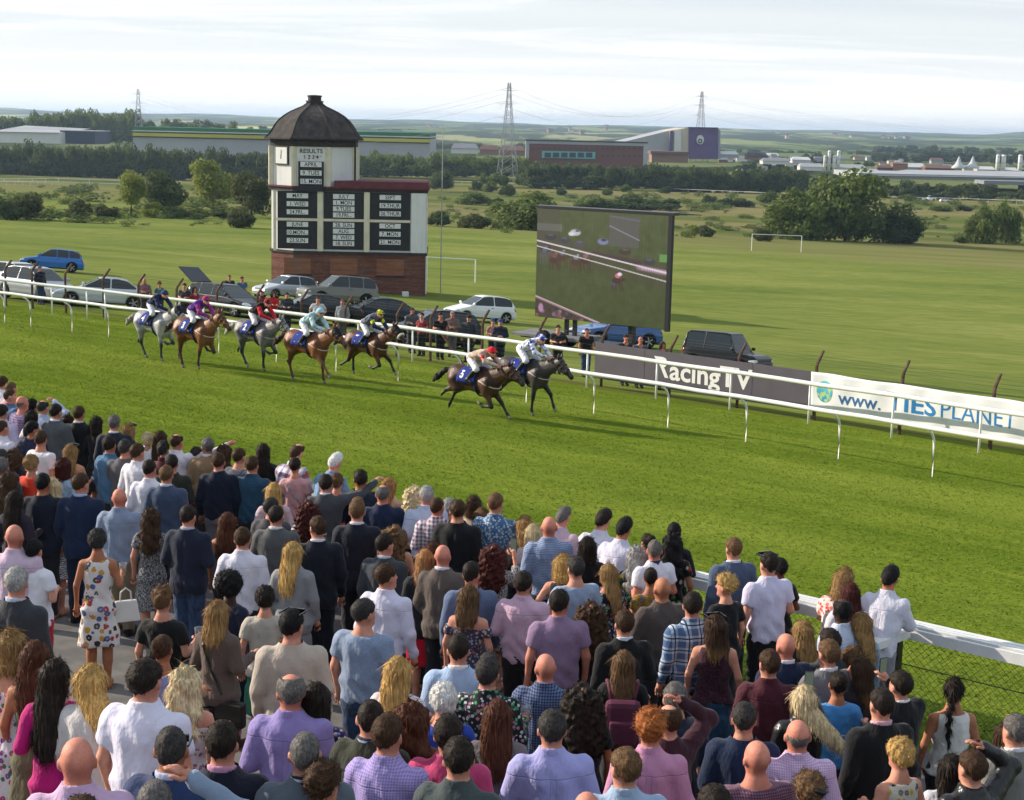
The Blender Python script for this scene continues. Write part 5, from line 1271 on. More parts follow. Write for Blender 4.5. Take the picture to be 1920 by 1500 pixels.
    # loose strands that break the outline
    r_ = np.random.default_rng(len(V)); fn_ = np.cross(V[Q[:, 2]]-V[Q[:, 0]], V[Q[:, 3]]-V[Q[:, 1]]); vn = np.zeros_like(V)
    for i in range(4): np.add.at(vn, Q[:, i], fn_)
    vn /= np.linalg.norm(vn, axis=1)[:, None]+1e-9
    k = r_.choice(len(V), min(len(V), 900 if lon or st in ('bob', 'afro', 'fshort') else 520), False); P = V[k]; N_n = vn[k]
    if st in ('crop', 'ring', 'fade', 'balding'): L_ = r_.uniform(.004, .009, len(k)); nw = .55
    elif lon or st == 'bob': L_ = r_.uniform(.03, .11, len(k)); nw = .10
    else: L_ = r_.uniform(.008, .022, len(k)); nw = .5
    dn = np.tile(np.array([[0, -.25, -1.0]]), (len(k), 1)); dn[P[:, 2] > 1.73] = [0, -.8, -.2]; dn = dn+r_.normal(size=dn.shape)*(.16 if lon else .45)
    if st in ('curly', 'afro', 'curlytop'): dn = r_.normal(size=dn.shape); nw = .9; L_ = r_.uniform(.012, .035, len(k))
    dn = dn-N_n*(dn*N_n).sum(1)[:, None]; dn /= np.linalg.norm(dn, axis=1)[:, None]+1e-9
    d_ = dn+N_n*nw; sd_ = np.cross(d_, N_n+r_.normal(size=N_n.shape)*.3); sd_ /= np.linalg.norm(sd_, axis=1)[:, None]+1e-9; w_ = np.where(L_ > .03, .0032, .0022)[:, None]
    T_ = np.stack([P-sd_*w_, P+sd_*w_, P+d_*L_[:, None]+sd_*w_*.15, P+d_*L_[:, None]-sd_*w_*.15], 1).reshape(-1, 3)
    Q = np.concatenate([Q, np.arange(len(k)*4).reshape(-1, 4)+len(V)]); V = np.concatenate([V, T_])
    me = mesh_np('hair', V, Q, [None], True); CACHE[key] = me; return me

# ------------------------------------------------------------------ people materials
def skin(name):
    col = {'fair': '#c9907a', 'pink': '#c4806d', 'tan': '#a86f52', 'brown': '#6b4331', 'dark': '#3f291f'}[name]
    def f(t, tc, b):
        hc = t('Attribute', attribute_name='hc').outputs['Vector']; x, y, z = t.sep(hc); ax = t.math('ABSOLUTE', x)
        def e(cx, cz, rx, rz): return t.math('ADD', t.math('POWER', t.math('DIVIDE', t.math('SUBTRACT', ax, cx), rx), 2.0), t.math('POWER', t.math('DIVIDE', t.math('SUBTRACT', z, cz), rz), 2.0))
        fr_ = t.math('GREATER_THAN', y, .055)
        c = hx(col); n = t.noise(tc, 9, 3)
        n3 = t.noise(tc, 70, 2); base = t.mix(t.smooth(n, .3, .7), (c[0]*.86, c[1]*.80, c[2]*.78), tuple(min(1, q*1.12) for q in c)); base = t.mix(t.math('MULTIPLY', t.smooth(n3, .52, .68), .28), base, (c[0]*.72, c[1]*.52, c[2]*.46))
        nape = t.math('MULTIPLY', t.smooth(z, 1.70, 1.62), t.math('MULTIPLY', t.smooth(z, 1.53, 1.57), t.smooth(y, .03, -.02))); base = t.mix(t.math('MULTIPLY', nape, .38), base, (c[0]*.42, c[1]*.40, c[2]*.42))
        flush = t.math('MULTIPLY', t.smooth(e(.045, 1.61, .035, .03), 1.0, .2), .35)
        base = t.mix(flush, base, (c[0]*.95, c[1]*.62, c[2]*.55))
        eye = t.math('MULTIPLY', t.math('LESS_THAN', e(.034, 1.664, .015, .008), 1.0), fr_); base = t.mix(eye, base, (.045, .03, .025))
        brow = t.math('MULTIPLY', t.math('LESS_THAN', e(.036, 1.686, .021, .006), 1.0), fr_); base = t.mix(t.math('MULTIPLY', brow, .8), base, (.04, .025, .02))
        lip = t.math('MULTIPLY', t.math('LESS_THAN', e(0, 1.583, .024, .008), 1.0), fr_); base = t.mix(t.math('MULTIPLY', lip, .8), base, (c[0]*.7, c[1]*.35, c[2]*.35))
        return base
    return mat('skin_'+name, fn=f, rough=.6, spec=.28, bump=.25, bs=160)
HAIRC = {'black': (.010, .009, .010), 'dark': (.020, .014, .011), 'brown': (.05, .026, .014), 'lbrown': (.12, .066, .032), 'auburn': (.075, .026, .014), 'red': (.06, .014, .012), 'ginger': (.30, .095, .026),
         'blonde': (.50, .31, .105), 'dblonde': (.30, .175, .07), 'plat': (.64, .50, .30), 'grey': (.115, .105, .10), 'dgrey': (.036, .032, .031), 'silver': (.30, .29, .285), 'white': (.62, .60, .58), 'ombre': (.055, .03, .018), 'strawb': (.34, .165, .065)}
def hairm(c, lon):
    nm = 'hair_'+c+('_long' if lon else '')
    def f(t, tc, b):
        k = HAIRC[c]; x, y, z = t.sep(tc)
        n = t.noise(t('Mapping', {0: tc, 3: (75, 75, 5) if lon else (90, 90, 38)}).outputs[0], 1, 3, .6)
        n2 = t.noise(tc, 14, 2)
        col = t.ramp(t.math('ADD', t.math('MULTIPLY', n, .75), t.math('MULTIPLY', n2, .25)), [(.30, tuple(q*.38 for q in k)), (.5, k), (.7, tuple(min(1, q*1.75+.006) for q in k))])
        if c in ('dblonde', 'ombre', 'plat', 'blonde'):
            root = t.smooth(z, 1.66, 1.77); tip = tuple(q*.5 for q in k)
            if c == 'ombre': col = t.mix(t.smooth(z, 1.50, 1.34), col, (.26, .15, .06))
            else: col = t.mix(t.math('MULTIPLY', root, .5), col, tip)
        bp = t('Bump', {'Strength': .7, 'Distance': .006, 'Height': n}); t.L.new(bp.outputs[0], b.inputs['Normal'])
        return col
    return mat(nm, fn=f, rough=.62, spec=.12)
def fab(col, pat='plain', c2='#ffffff', k=1.0, gloss=.85, seam=False):
    nm = 'cloth_%s_%s_%s_%g' % (pat, col.strip('#'), c2.strip('#') if isinstance(c2, str) else '_'.join(x.strip('#') for x in c2), k)+('_seam' if seam else '')
    A = hx(col); B = [hx(c2)] if isinstance(c2, str) else [hx(q) for q in c2]
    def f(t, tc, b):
        x, y, z = t.sep(tc)
        fold = t.noise(t('Mapping', {0: tc, 3: (9, 9, 5)}).outputs[0], 1, 4)
        S_ = lambda v, w, thr=.0: t.math('GREATER_THAN', t.math('SINE', t.math('MULTIPLY', v, w)), thr)
        c = A
        if pat == 'hstripe': c = t.mix(S_(z, 330*k, .2), A, B[0])
        elif pat == 'vstripe': c = t.mix(S_(x, 400*k, .3), A, B[0])
        elif pat in ('gingham', 'check'):
            a_ = S_(x, 330*k); b_ = S_(z, 330*k); c = t.mix(t.math('MULTIPLY', t.math('ADD', a_, b_), .5), A, B[0])
        elif pat == 'plaid':
            a_ = S_(x, 62*k, .1); b_ = S_(z, 62*k, .1); c = t.mix(t.math('MULTIPLY', t.math('ADD', a_, b_), .5), A, B[0])
            l_ = t.math('MAXIMUM', S_(x, 62*k, .95), S_(z, 62*k, .95)); c = t.mix(l_, c, B[-1])
        elif pat in ('floral', 'print'):
            v = t('TexVoronoi', {'Vector': tc, 'Scale': 22*k, 'Randomness': 1.0}); w = t.math('ADD', v.outputs[0], t.math('MULTIPLY', t.math('SUBTRACT', t.noise(tc, 60, 3), .5), .35))
            hue = t.sep(v.outputs[1])[0]; n_ = len(B)
            pc = t.ramp(hue, [(i/n_, B[i]) for i in range(n_)], 'CONSTANT')
            c = t.mix(t.math('LESS_THAN', w, .42 if pat == 'floral' else .62), A, pc)
            if pat == 'floral': c = t.mix(t.math('LESS_THAN', w, .14), c, dk(A, .5) if A[0] > .3 else (.5, .4, .2))
        elif pat == 'zebra':
            w = t('TexWave', {'Vector': tc, 'Scale': 9*k, 'Distortion': 7.0, 'Detail': 2.0, 'Detail Scale': 1.6}, bands_direction='Z').outputs[1]; c = t.mix(t.math('GREATER_THAN', w, .5), A, B[0])
        elif pat == 'speckle':
            n_ = t.noise(t('Mapping', {0: tc, 3: (70*k, 70*k, 42*k)}).outputs[0], 1, 2, .6); c = t.mix(t.math('GREATER_THAN', n_, .5), A, B[0])
        elif pat == 'lace':
            n_ = t.noise(t('Mapping', {0: tc, 3: (45*k, 45*k, 65*k)}).outputs[0], 1, 3, .6); c = t.mix(t.smooth(n_, .45, .56), A, B[0])
        elif pat == 'leather': c = t.mix(t.smooth(fold, .5, .7), A, dk(A, 1.6))
        elif pat == 'denim':
            n_ = t.noise(t('Mapping', {0: tc, 3: (30, 30, 18)}).outputs[0], 1, 4); c = t.mix(t.smooth(n_, .35, .65), dk(A, .8), dk(A, 1.25))
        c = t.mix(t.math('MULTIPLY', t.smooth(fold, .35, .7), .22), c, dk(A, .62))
        h = t.math('ADD', t.math('MULTIPLY', fold, 1.0), t.math('MULTIPLY', t.noise(t('Mapping', {0: tc, 3: (26, 26, 13)}).outputs[0], 1, 3), .5))
        if seam:    # yoke seam across the shoulder blades and the box pleat below it
            l1 = t.smooth(t.math('ABSOLUTE', t.math('SUBTRACT', z, t.math('ADD', 1.372, t.math('MULTIPLY', x, .0)))), .006, .0)
            pl = t.math('MULTIPLY', t.smooth(t.math('ABSOLUTE', t.math('SUBTRACT', t.math('ABSOLUTE', x), .018)), .007, .0), t.math('LESS_THAN', z, 1.37))
            ln = t.math('MULTIPLY', t.math('ADD', l1, t.math('MULTIPLY', pl, .6), clamp=True), t.math('LESS_THAN', y, .02))
            h = t.math('SUBTRACT', h, t.math('MULTIPLY', ln, .25)); c = t.mix(t.math('MULTIPLY', ln, .22), c, dk(A, .5))
        bp = t('Bump', {'Strength': .6, 'Distance': .035, 'Height': h}); t.L.new(bp.outputs[0], b.inputs['Normal'])
        b.inputs['Sheen Weight'].default_value = .0 if pat == 'leather' else .12
        return c
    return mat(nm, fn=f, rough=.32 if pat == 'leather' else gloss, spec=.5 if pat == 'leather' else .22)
def attach(root, me, name, m, label=None):
    o = obj(name, me, root, label=label); setmat(o, m); return o
GNAME = {'shirt': 'shirt', 'tee': 't_shirt', 'polo': 'polo_shirt', 'jacket': 'jacket', 'jumper': 'jumper', 'vest': 'sleeveless_top', 'dress': 'dress', 'dress_s': 'dress', 'dress_l': 'dress', 'off': 'off_shoulder_dress', 'strapless': 'dress', 'silks': 'shirt'}
LONGS = ('long', 'wavy', 'curly', 'blown', 'verylong', 'pony', 'braid', 'mid', 'bob')
def make_person(loc_, rz, label, sex='M', pose='bent', turn=0, hair='short', hc='brown', top='shirt', cloth=None, bottom='trousers', bcloth=None, sk='fair', ht=None, bulk=1.0, collar=None, group=None, shoes=None, cat='person'):
    ht = ht or (1.77 if sex == 'M' else 1.66); s = ht/1.765; bulk = 1+(bulk-1)*.55
    if top == 'tee' and collar: top = 'polo'
    r = thing('person', label, cat, loc_, rz, group, (s*bulk, s*bulk, s))
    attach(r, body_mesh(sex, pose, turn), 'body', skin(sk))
    if hair: attach(r, hair_mesh(hair, turn, sex), 'hair', hairm(hc, hair in LONGS)) if pose != 'lean' else lean_hair(attach(r, hair_mesh(hair, turn, sex), 'hair', hairm(hc, hair in LONGS)))
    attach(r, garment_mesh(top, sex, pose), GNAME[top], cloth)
    if bottom and GAR[top][2] > .7: attach(r, bottom_mesh(bottom, sex), bottom, bcloth)
    if top in ('shirt', 'polo') and not collar: collar = cloth
    if collar:
        o = attach(r, collar_mesh(sex), 'collar', collar)
        if pose == 'lean': lean_hair(o)
    if shoes:
        for sd in (-1, 1): o = attach(r, shoe_mesh(), 'shoe', shoes); o.location = (sd*.088, 0, 0)
    return r
def lean_hair(o):
    """shear hair and collar forward with a leaning head"""
    key = ('lean', o.data.name)
    if key not in CACHE:
        me = o.data.copy(); co = np.zeros(len(me.vertices)*3, np.float32); me.vertices.foreach_get('co', co); co = co.reshape(-1, 3)
        co[:, 1] += .42*np.maximum(co[:, 2]-.98, 0)**1.25; me.vertices.foreach_set('co', co.ravel()); me.update(); CACHE[key] = me
    m = o.material_slots[0].material; o.data = CACHE[key]; setmat(o, m); return o
# ================================================================== race horses (local +X is forward) and jockeys
def leg_chain(root, angs, lens):
    """angles from straight down, positive forward"""
    pts = [np.array(root, float)]
    for a, L in zip(angs, lens):
        p = pts[-1].copy(); p[0] += L*math.sin(R(a)); p[2] -= L*math.cos(R(a)); pts.append(p)
    return pts
GAITS = {  # LF, RF (forearm, cannon, pastern), LH, RH (gaskin, cannon, pastern)
 'a': ((38, -78, -110), (4, -2, 28), (-62, -38, -20), (-8, 30, 45)),
 'b': ((8, 0, 30), (52, -50, -95), (-20, 40, 30), (-66, -52, -40)),
 'c': ((46, 36, 52), (30, -85, -120), (-58, -30, -30), (-70, -50, -60)),
 'd': ((30, -95, -130), (-14, -14, 15), (-55, -22, -10), (-12, 14, 30)),
 'e': ((44, 20, 30), (-8, -8, 25), (-66, -46, -50), (-38, -70, -90)),
 'f': ((55, 30, 40), (28, -66, -105), (-48, 0, 12), (-30, -62, -85)),
 'g': ((2, 2, 30), (50, 40, 45), (-58, -48, -55), (-22, 20, 25))}
def horse_meshes(gait, neck=0.0, headlow=0.0, dz=0.0):
    g = Grid(axis([(-1.12, .027), (.95, .024), (1.78,)]), axis([(-.40, .026), (.40,)]), axis([(-.06, .026), (1.95,)]))
    y = g.Y; gs = Grid(*g.a); gs.Y = y*1.12
    b = seg(gs, (.38, 0, 1.185), (-.42, 0, 1.235), .305, .275)
    b = smin(b, ellp(g, (.50, 0, 1.16), (.27, .225, .33)), .10)
    b = smin(b, ellp(g, (-.60, 0, 1.30), (.34, .265, .31)), .12)
    b = smin(b, ellp(g, (-.80, 0, 1.22), (.17, .20, .26)), .08)
    b = smin(b, ellp(g, (.36, 0, 1.50), (.26, .085, .10)), .10)
    for s in (-1, 1):
        b = smin(b, seg(g, (.55, s*.13, 1.28), (.48, s*.15, .98), .15, .12), .06)
        b = smin(b, seg(g, (-.62, s*.14, 1.22), (-.50, s*.16, .98), .20, .14), .06)
    b = smax(b, -ellp(g, (-.30, 0, .74), (.45, .5, .19)), .10)                        # tucked-up flank
    # neck, head
    nb, nt = np.array([.60, 0, 1.34]), np.array([1.18, 0, 1.66+neck])
    gn_ = Grid(*g.a); gn_.Y = y*1.75
    nk = smin(seg(gn_, tuple(nb), tuple(nb*.5+nt*.5+[0, 0, .02]), .255, .185), seg(gn_, tuple(nb*.5+nt*.5+[0, 0, .02]), tuple(nt), .185, .135), .06)
    b = smin(b, nk, .09)
    hp = nt+np.array([.02, 0, .01]); mz = hp+np.array([.40-.06*headlow, 0, -.30-.10*headlow])
    gh = Grid(*g.a); gh.Y = y*1.25
    hd = seg(gh, tuple(hp), tuple(hp*.45+mz*.55), .125, .092); hd = smin(hd, seg(gh, tuple(hp*.45+mz*.55), tuple(mz), .09, .066), .05)
    jw = hp*.75+mz*.25+np.array([-.045, 0, -.06]); hd = smin(hd, ellp(g, tuple(jw), (.115, .07, .10)), .05)
    hd = smin(hd, ellp(g, tuple(mz+np.array([.01, 0, .0])), (.07, .058, .065)), .03)
    for s in (-1, 1): hd = smax(hd, -ellp(g, tuple(mz+np.array([.055, s*.035, .02])), (.018, .014, .014)), .01)
    b = smin(b, hd, .05)
    ears = []
    lg = {}; low = []
    G_ = GAITS[gait]
    for nm, s, i in (('LF', 1, 0), ('RF', -1, 1)):
        p = leg_chain((.46, s*.145, 1.02), G_[i], (.44, .31, .16)); lg[nm] = p
        l = seg(g, tuple(p[0]), tuple(p[1]), .098, .052); l = smin(l, ellp(g, tuple(p[1]), (.052, .05, .062)), .03); l = smin(l, seg(g, tuple(p[1]), tuple(p[2]), .040, .036), .03)
        l = smin(l, ellp(g, tuple(p[2]), (.045, .042, .045)), .02); l = smin(l, seg(g, tuple(p[2]), tuple(p[3]), .037, .045), .02)
        b = smin(b, l, .05)
    for nm, s, i in (('LH', 1, 2), ('RH', -1, 3)):
        p = leg_chain((-.50, s*.15, 1.05), G_[i+0], (.46, .38, .16)); lg[nm] = p
        l = seg(g, tuple(p[0]), tuple(p[1]), .135, .055); l = smin(l, ellp(g, tuple(p[1]), (.055, .05, .06)), .03); l = smin(l, seg(g, tuple(p[1]), tuple(p[2]), .043, .038), .03)
        l = smin(l, ellp(g, tuple(p[2]), (.046, .042, .046)), .02); l = smin(l, seg(g, tuple(p[2]), tuple(p[3]), .038, .046), .02)
        b = smin(b, l, .06)
    V, Q = surfnet(g, b)
    # ears as little tapered cones joined into the body mesh
    Vl = V.tolist(); Fl = [tuple(q) for q in Q.tolist()]; nb0 = len(Vl)
    for s in (-1, 1):
        e0 = hp+np.array([-.02, s*.055, .085]); mb = MB().tube([e0, e0+[.0, s*.012, .07], e0+[.015, s*.015, .14], e0+[.025, s*.012, .18]], [.03, .036, .024, .004], 6); o_ = len(Vl); Vl += [list(v) for v in mb.V]; Fl += [tuple(o_+q for q in f) for f in mb.F]
    me = mesh_np('body', np.array(Vl), Fl, [None], True)
    V = np.array(Vl, np.float32); pt = np.zeros(len(V), np.float32)
    def dseg(a, c):
        d = np.array(c)-np.array(a); h = np.clip(((V-a)@d)/(d@d), 0, 1); return np.linalg.norm(V-(np.array(a)+h[:, None]*d), axis=1), h
    for nm, p in lg.items():
        d0, h0 = dseg(p[0], p[1]); m = (d0 < .13) & (h0 > .45) & (h0 < .999); pt[m] = np.maximum(pt[m], np.clip((h0[m]-.45)/.5, 0, 1)*.95)
        for a_, b_ in ((1, 2), (2, 3)):
            d, h = dseg(p[a_], p[b_]); m = (d < .075); pt[m] = np.maximum(pt[m], 1.0)
        d, h = dseg(p[2], p[3]); m = (d < .085) & (h > .62); pt[m] = 2.0
    dm, hm = dseg(hp, mz); pm = np.where((dm < .16) & (V[:, 0] > nt[0]-.1), hm, 0).astype(np.float32)
    me.attributes.new('pt', 'FLOAT', 'POINT').data.foreach_set('value', pt); me.attributes.new('muz', 'FLOAT', 'POINT').data.foreach_set('value', pm)
    return me, hp, mz, nb, nt, lg
def coat(kind):
    P_ = {'bay': ((.135, .052, .022), (.05, .018, .009), (.012, .010, .010)), 'lightbay': ((.22, .088, .034), (.11, .042, .018), (.06, .025, .015)), 'chestnut': ((.24, .085, .034), (.12, .04, .017), (.10, .04, .02)), 'darkbay': ((.085, .035, .018), (.028, .012, .008), (.010, .008, .008)),
          'grey': ((.40, .40, .41), (.24, .235, .24), (.035, .033, .036)), 'steel': ((.20, .19, .195), (.10, .095, .10), (.020, .019, .020)), 'darkgrey': ((.062, .052, .052), (.032, .027, .028), (.012, .011, .012))}[kind]
    def f(t, tc, b):
        n = t.noise(tc, 3.2, 4); c = t.mix(t.smooth(n, .35, .65), P_[0], P_[1])
        if kind in ('grey', 'steel', 'darkgrey'):
            v = t('TexVoronoi', {'Vector': tc, 'Scale': 11.0}).outputs[0]; c = t.mix(t.math('MULTIPLY', t.smooth(v, .5, .15), .35), c, dk(P_[0], 1.5))
        pt = t('Attribute', attribute_name='pt').outputs['Fac']; mu = t('Attribute', attribute_name='muz').outputs['Fac']
        c = t.mix(t.smooth(pt, .1, 1.0), c, P_[2]); c = t.mix(t.math('MULTIPLY', t.smooth(mu, .6, 1.0), .8), c, (.35, .34, .34) if kind == 'grey' else (.02, .014, .012))
        if kind in ('grey', 'steel'): c = t.mix(t.math('MULTIPLY', t.smooth(mu, .05, .4), .5), c, (.38, .38, .39))
        c = t.mix(t.math('GREATER_THAN', pt, 1.6), c, (.20, .17, .14))
        bp = t('Bump', {'Strength': .5, 'Distance': .06, 'Height': t.noise(t('Mapping', {0: tc, 3: (5, 9, 6)}).outputs[0], 1, 4)}); t.L.new(bp.outputs[0], b.inputs['Normal'])
        return c
    return mat('coat_'+kind, fn=f, rough=.48, spec=.28)
m_leather = mat('tack_black_leather', '#1d1614', .5, .4, .1); m_hairk = None
def jockey(root_loc, rz, label, silk, cap, breech, low=0.0, sleeve=None, capm=None, arm_band=None):
    r = thing('person', label, 'jockey', root_loc, rz, 'jockeys in the race')
    hip = np.array([-.14, 0, 1.86-.04*low]); sh = np.array([.30, 0, 2.10-.16*low]); hd = np.array([.52, 0, 2.20-.22*low])
    kn = np.array([.22, .245, 1.58]); ft = np.array([-.06, .285, 1.27]); el = np.array([.50, .235, 1.84-.04*low]); ha = np.array([.80, .085, 1.72])
    g = Grid(axis([(-.45, .02), (.98,)]), axis([(-.40, .02), (.40,)]), axis([(1.1, .021), (2.40,)]))
    m = lambda p, s: (p[0], p[1]*s, p[2])
    sw = .165
    def torso(o): 
        gt = Grid(*g.a); gt.Y = g.Y*.72
        d = seg(gt, tuple(hip), tuple(hip*.45+sh*.55), .125+o, .115+o); d = smin(d, seg(gt, tuple(hip*.45+sh*.55), tuple(sh), .115+o, .098+o), .06)
        return smin(d, seg(g, (sh[0], -sw, sh[2]), (sh[0], sw, sh[2]), .062+o), .05)
    def arms(o, fr=1.0):
        d = 9.0
        for s in (-1, 1):
            S_ = (sh[0], sw*s, sh[2]); d = np.minimum(d, smin(seg(g, S_, m(el, s), .055+o, .044+o), seg(g, m(el, s), m(el*(1-fr)+ha*fr, s), .044+o, .030+o), .02))
        return d
    def thigh(o):
        d = 9.0
        for s in (-1, 1): d = np.minimum(d, seg(g, (hip[0]+.03, .10*s, hip[2]-.04), m(kn, s), .098+o, .066+o))
        return d
    def shin(o, a=0.0):
        d = 9.0
        for s in (-1, 1):
            k0 = kn*(1-a)+ft*a; d = np.minimum(d, smin(seg(g, m(k0, s), m(ft, s), .060+o, .042+o), seg(g, m(ft, s), (ft[0]+.16, ft[1]*s+.02*s, ft[2]-.04), .042+o, .034+o), .03))
        return d
    hsd = ellp(g, tuple(hd), (.10, .078, .10)); hsd = smin(hsd, ellp(g, (hd[0]+.055, 0, hd[2]-.065), (.062, .056, .066)), .04); hsd = smin(hsd, seg(g, (hd[0]+.10, 0, hd[2]-.02), (hd[0]+.125, 0, hd[2]-.055), .012, .015), .016)
    B = smin(torso(0), arms(0), .03); B = smin(B, smin(thigh(0), shin(0), .04), .03)
    B = smin(B, seg(g, tuple(sh+[.03, 0, .02]), tuple(hd+[0, 0, -.05]), .058, .05), .03); B = smin(B, hsd, .02)
    for s in (-1, 1): B = smin(B, seg(g, m(ha, s), (ha[0]+.075, ha[1]*s*.8, ha[2]-.02), .032, .036), .02)
    V, Q = surfnet(g, B); Vl = V.tolist(); Fl = [tuple(q) for q in Q.tolist()]
    for s in (-1, 1): fingers(Vl, Fl, m(ha, s), (.95, -.1*s, -.25), 'M', .75, s)
    me = mesh_np('body', np.array(Vl), Fl, [None], True)
    hc = np.array(Vl, np.float32)-hd.astype(np.float32); hc = np.stack([-hc[:, 1], hc[:, 0]-.005, hc[:, 2]+1.665], 1)
    me.attributes.new('hc', 'FLOAT_VECTOR', 'POINT').data.foreach_set('vector', hc.astype(np.float32).ravel())
    attach(r, me, 'body', skin('fair'))
    wr = .007*np.sin(g.X*42+3*np.sin(g.Z*20)+g.Y*25)+.004*nois(g, 55, 6)
    T_ = smin(torso(.022), arms(.016, .93), .03) if sleeve is None else torso(.022)
    T_ = smin(T_, seg(g, tuple(sh+[.03, 0, .02]), tuple(sh+[.09, 0, .05]), .07), .02)
    attach(r, sdf_mesh('silks', g, smax(T_+wr, (hip[0]-.045+.3*(g.Z-hip[2]))-g.X, .02)), 'silks', silk)
    if sleeve is not None: attach(r, sdf_mesh('sleeves', g, arms(.018, .93)+wr), 'sleeves', sleeve)
    if arm_band is not None:
        for s in (-1, 1): a_ = np.array([sh[0], sw*s, sh[2]]); c_ = np.array(m(el, s)); attach(r, sdf_mesh('armband', g, seg(g, tuple(a_*.55+c_*.45), tuple(a_*.3+c_*.7), .074, .07)), 'armband', arm_band)
    attach(r, sdf_mesh('breeches', g, smin(smax(smin(ellp(g, tuple(hip), (.165, .175, .14)), thigh(.012), .05), hip[2]-.6-g.Z, .01), shin(.008, 0.0)+.0+np.maximum(0, (kn[2]-.10-g.Z))*2, .02)+wr*.4), 'breeches', breech)
    attach(r, sdf_mesh('boots', g, shin(.017, .22)), 'boots', mat('riding_boot_black', '#141316', .25, .5, .05))
    gz_ = Grid(axis([(hd[0]-.17, .014), (hd[0]+.2,)]), axis([(-.13, .014), (.13,)]), axis([(hd[2]-.08, .014), (hd[2]+.19,)]))
    hel = smax(ellp(gz_, (hd[0]-.005, 0, hd[2]+.018), (.132, .108, .128)), (hd[2]+.005-.12*(gz_.X-hd[0]))-gz_.Z, .01); hel = smin(hel, ellp(gz_, (hd[0]+.13, 0, hd[2]+.028), (.065, .075, .012)), .015)
    attach(r, sdf_mesh('cap', gz_, hel), 'cap', cap)
    MB().box((hd[0]+.092, 0, hd[2]-.012), (.04, .135, .04)).build('goggles', mat('goggles_dark', '#20202a', .2, .6, 0), r, bevel=.012)
    MB().tube([m(ha, -1), (ha[0]+.05, -.12, ha[2]-.05), (ha[0]-.32, -.30, ha[2]+.12)], .006, 4).build('whip', m_leather, r)
    return r
def race_horse(px, py, gait, kind, label, jl, number, silk, cap, breech, scale=1.0, neck=0.0, hl=0.0, low=0.0, sleeve=None, blink=None, sheep=False, breast=True, tailc=(.012, .010, .010), yaw=0.0, mane=None, lift=0.0, arm_band=None):
    P = hit(px, py); rz = UANG+R(yaw-2)
    r = thing('horse', label, 'horse', P+Vector((0, 0, lift)), rz, 'race horses on the home straight', scale)
    me, hp, mz, nb, nt, lg = horse_meshes(gait, neck, hl)
    zmin = min(p[3][2] for p in lg.values())-.05
    r.location.z -= zmin*scale-0.0
    attach(r, me, 'body', coat(kind))
    # eyes
    for s in (-1, 1):
        e = hp*.72+mz*.28; o = MB().lathe([(.001, -.02), (.018, -.012), (.022, 0), (.018, .012), (.001, .02)], 8).build('eye', mat('horse_eye', (.008, .006, .006), .1, .6, 0), r, True); o.location = (e[0]+.02, s*.082, e[2]+.02)
    hm = mat('horse_hair_%d' % int(tailc[0]*1000), fn=lambda t, tc, b: t.ramp(t.noise(t('Mapping', {0: tc, 3: (6, 60, 45)}).outputs[0], 1, 3), [(.3, dk(tailc, .5)), (.7, dk(tailc, 1.8))]), rough=.6, spec=.2)
    g = Grid(axis([(-1.75, .024), (-.80,)]), axis([(-.16, .02), (.16,)]), axis([(.80, .022), (1.55,)]))
    tl = seg(g, (-.88, 0, 1.42), (-1.10, 0, 1.40), .042, .055); tl = smin(tl, seg(g, (-1.10, 0, 1.40), (-1.38, 0, 1.20), .055, .085), .04); tl = smin(tl, seg(g, (-1.38, 0, 1.20), (-1.58, 0, 1.02), .085, .02), .04)
    tl = tl-.016*np.sin(g.Y*110+4*np.sin(g.X*9)+g.Z*30)-.012*nois(g, 50, 3)-.008*nois(g, 110, 2)
    attach(r, sdf_mesh('tail', g, tl), 'tail', hm)
    g = Grid(axis([(.45, .024), (1.35,)]), axis([(-.13, .018), (.13,)]), axis([(1.30, .022), (2.02,)]))
    c0 = nb+[-.08, 0, .24]; c1 = nb*.5+nt*.5+[-.03, 0, .175]; c2 = nt+[.02, 0, .13]
    mn = np.minimum(seg(g, tuple(c0), tuple(c1), .035, .045), seg(g, tuple(c1), tuple(c2), .045, .04)); mn = np.minimum(mn, seg(g, tuple(c2), tuple(hp+[.10, 0, .06]), .04, .02))-.012*np.sin(g.X*75+g.Z*20)-.006*nois(g, 80, 1)
    attach(r, sdf_mesh('mane', g, mn), 'mane', hm)
    # saddle cloth hugging the barrel, number, saddle, girth
    m_sc = mat('saddle_cloth_blue', '#1a2f80', .8, .2, .12, 4); m_num = mat('number_white', '#e8e8e8', .8, .2, 0)
    nx_, na = 12, 17; V = []; Fs = []
    def on_barrel(x, a, o=.0):   # a: angle from the top, + to the left side
        cz = 1.21; ry = .272+o; rz_ = (.315 if x < .2 else .34)+o; return (x, ry*math.sin(a), cz+rz_*math.cos(a)+.03*math.exp(-((x-.25)/.15)**2)*max(0, math.cos(a)))
    for i in range(nx_+1):
        for k in range(na+1):
            a_ = (-1+2*k/na)*(1.62+.06*(i/nx_)); V.append(on_barrel(-.36+.62*i/nx_-.08*abs(math.sin(a_/1.2)), a_, .028))
    for i in range(nx_):
        for k in range(na): q = i*(na+1)+k; Fs.append((q, q+1, q+na+2, q+na+1))
    o = obj('saddle_cloth', mesh_np('saddle_cloth', np.array(V), Fs, [m_sc], True), r); o.modifiers.new('solid', 'SOLIDIFY').thickness = .012
    for s in (-1, 1):
        tm = text_mesh(number, .26, m_num, 0, 1.0, 'CENTER', .012)
        for v in tm.vertices:
            u, w = v.co.x, v.co.y; a_ = -(1.02-w/.30)*(1 if s < 0 else -1); v.co = on_barrel(-.22+(-u if s > 0 else u)*1.0-.05, a_, .042)
        obj('number', tm, o)
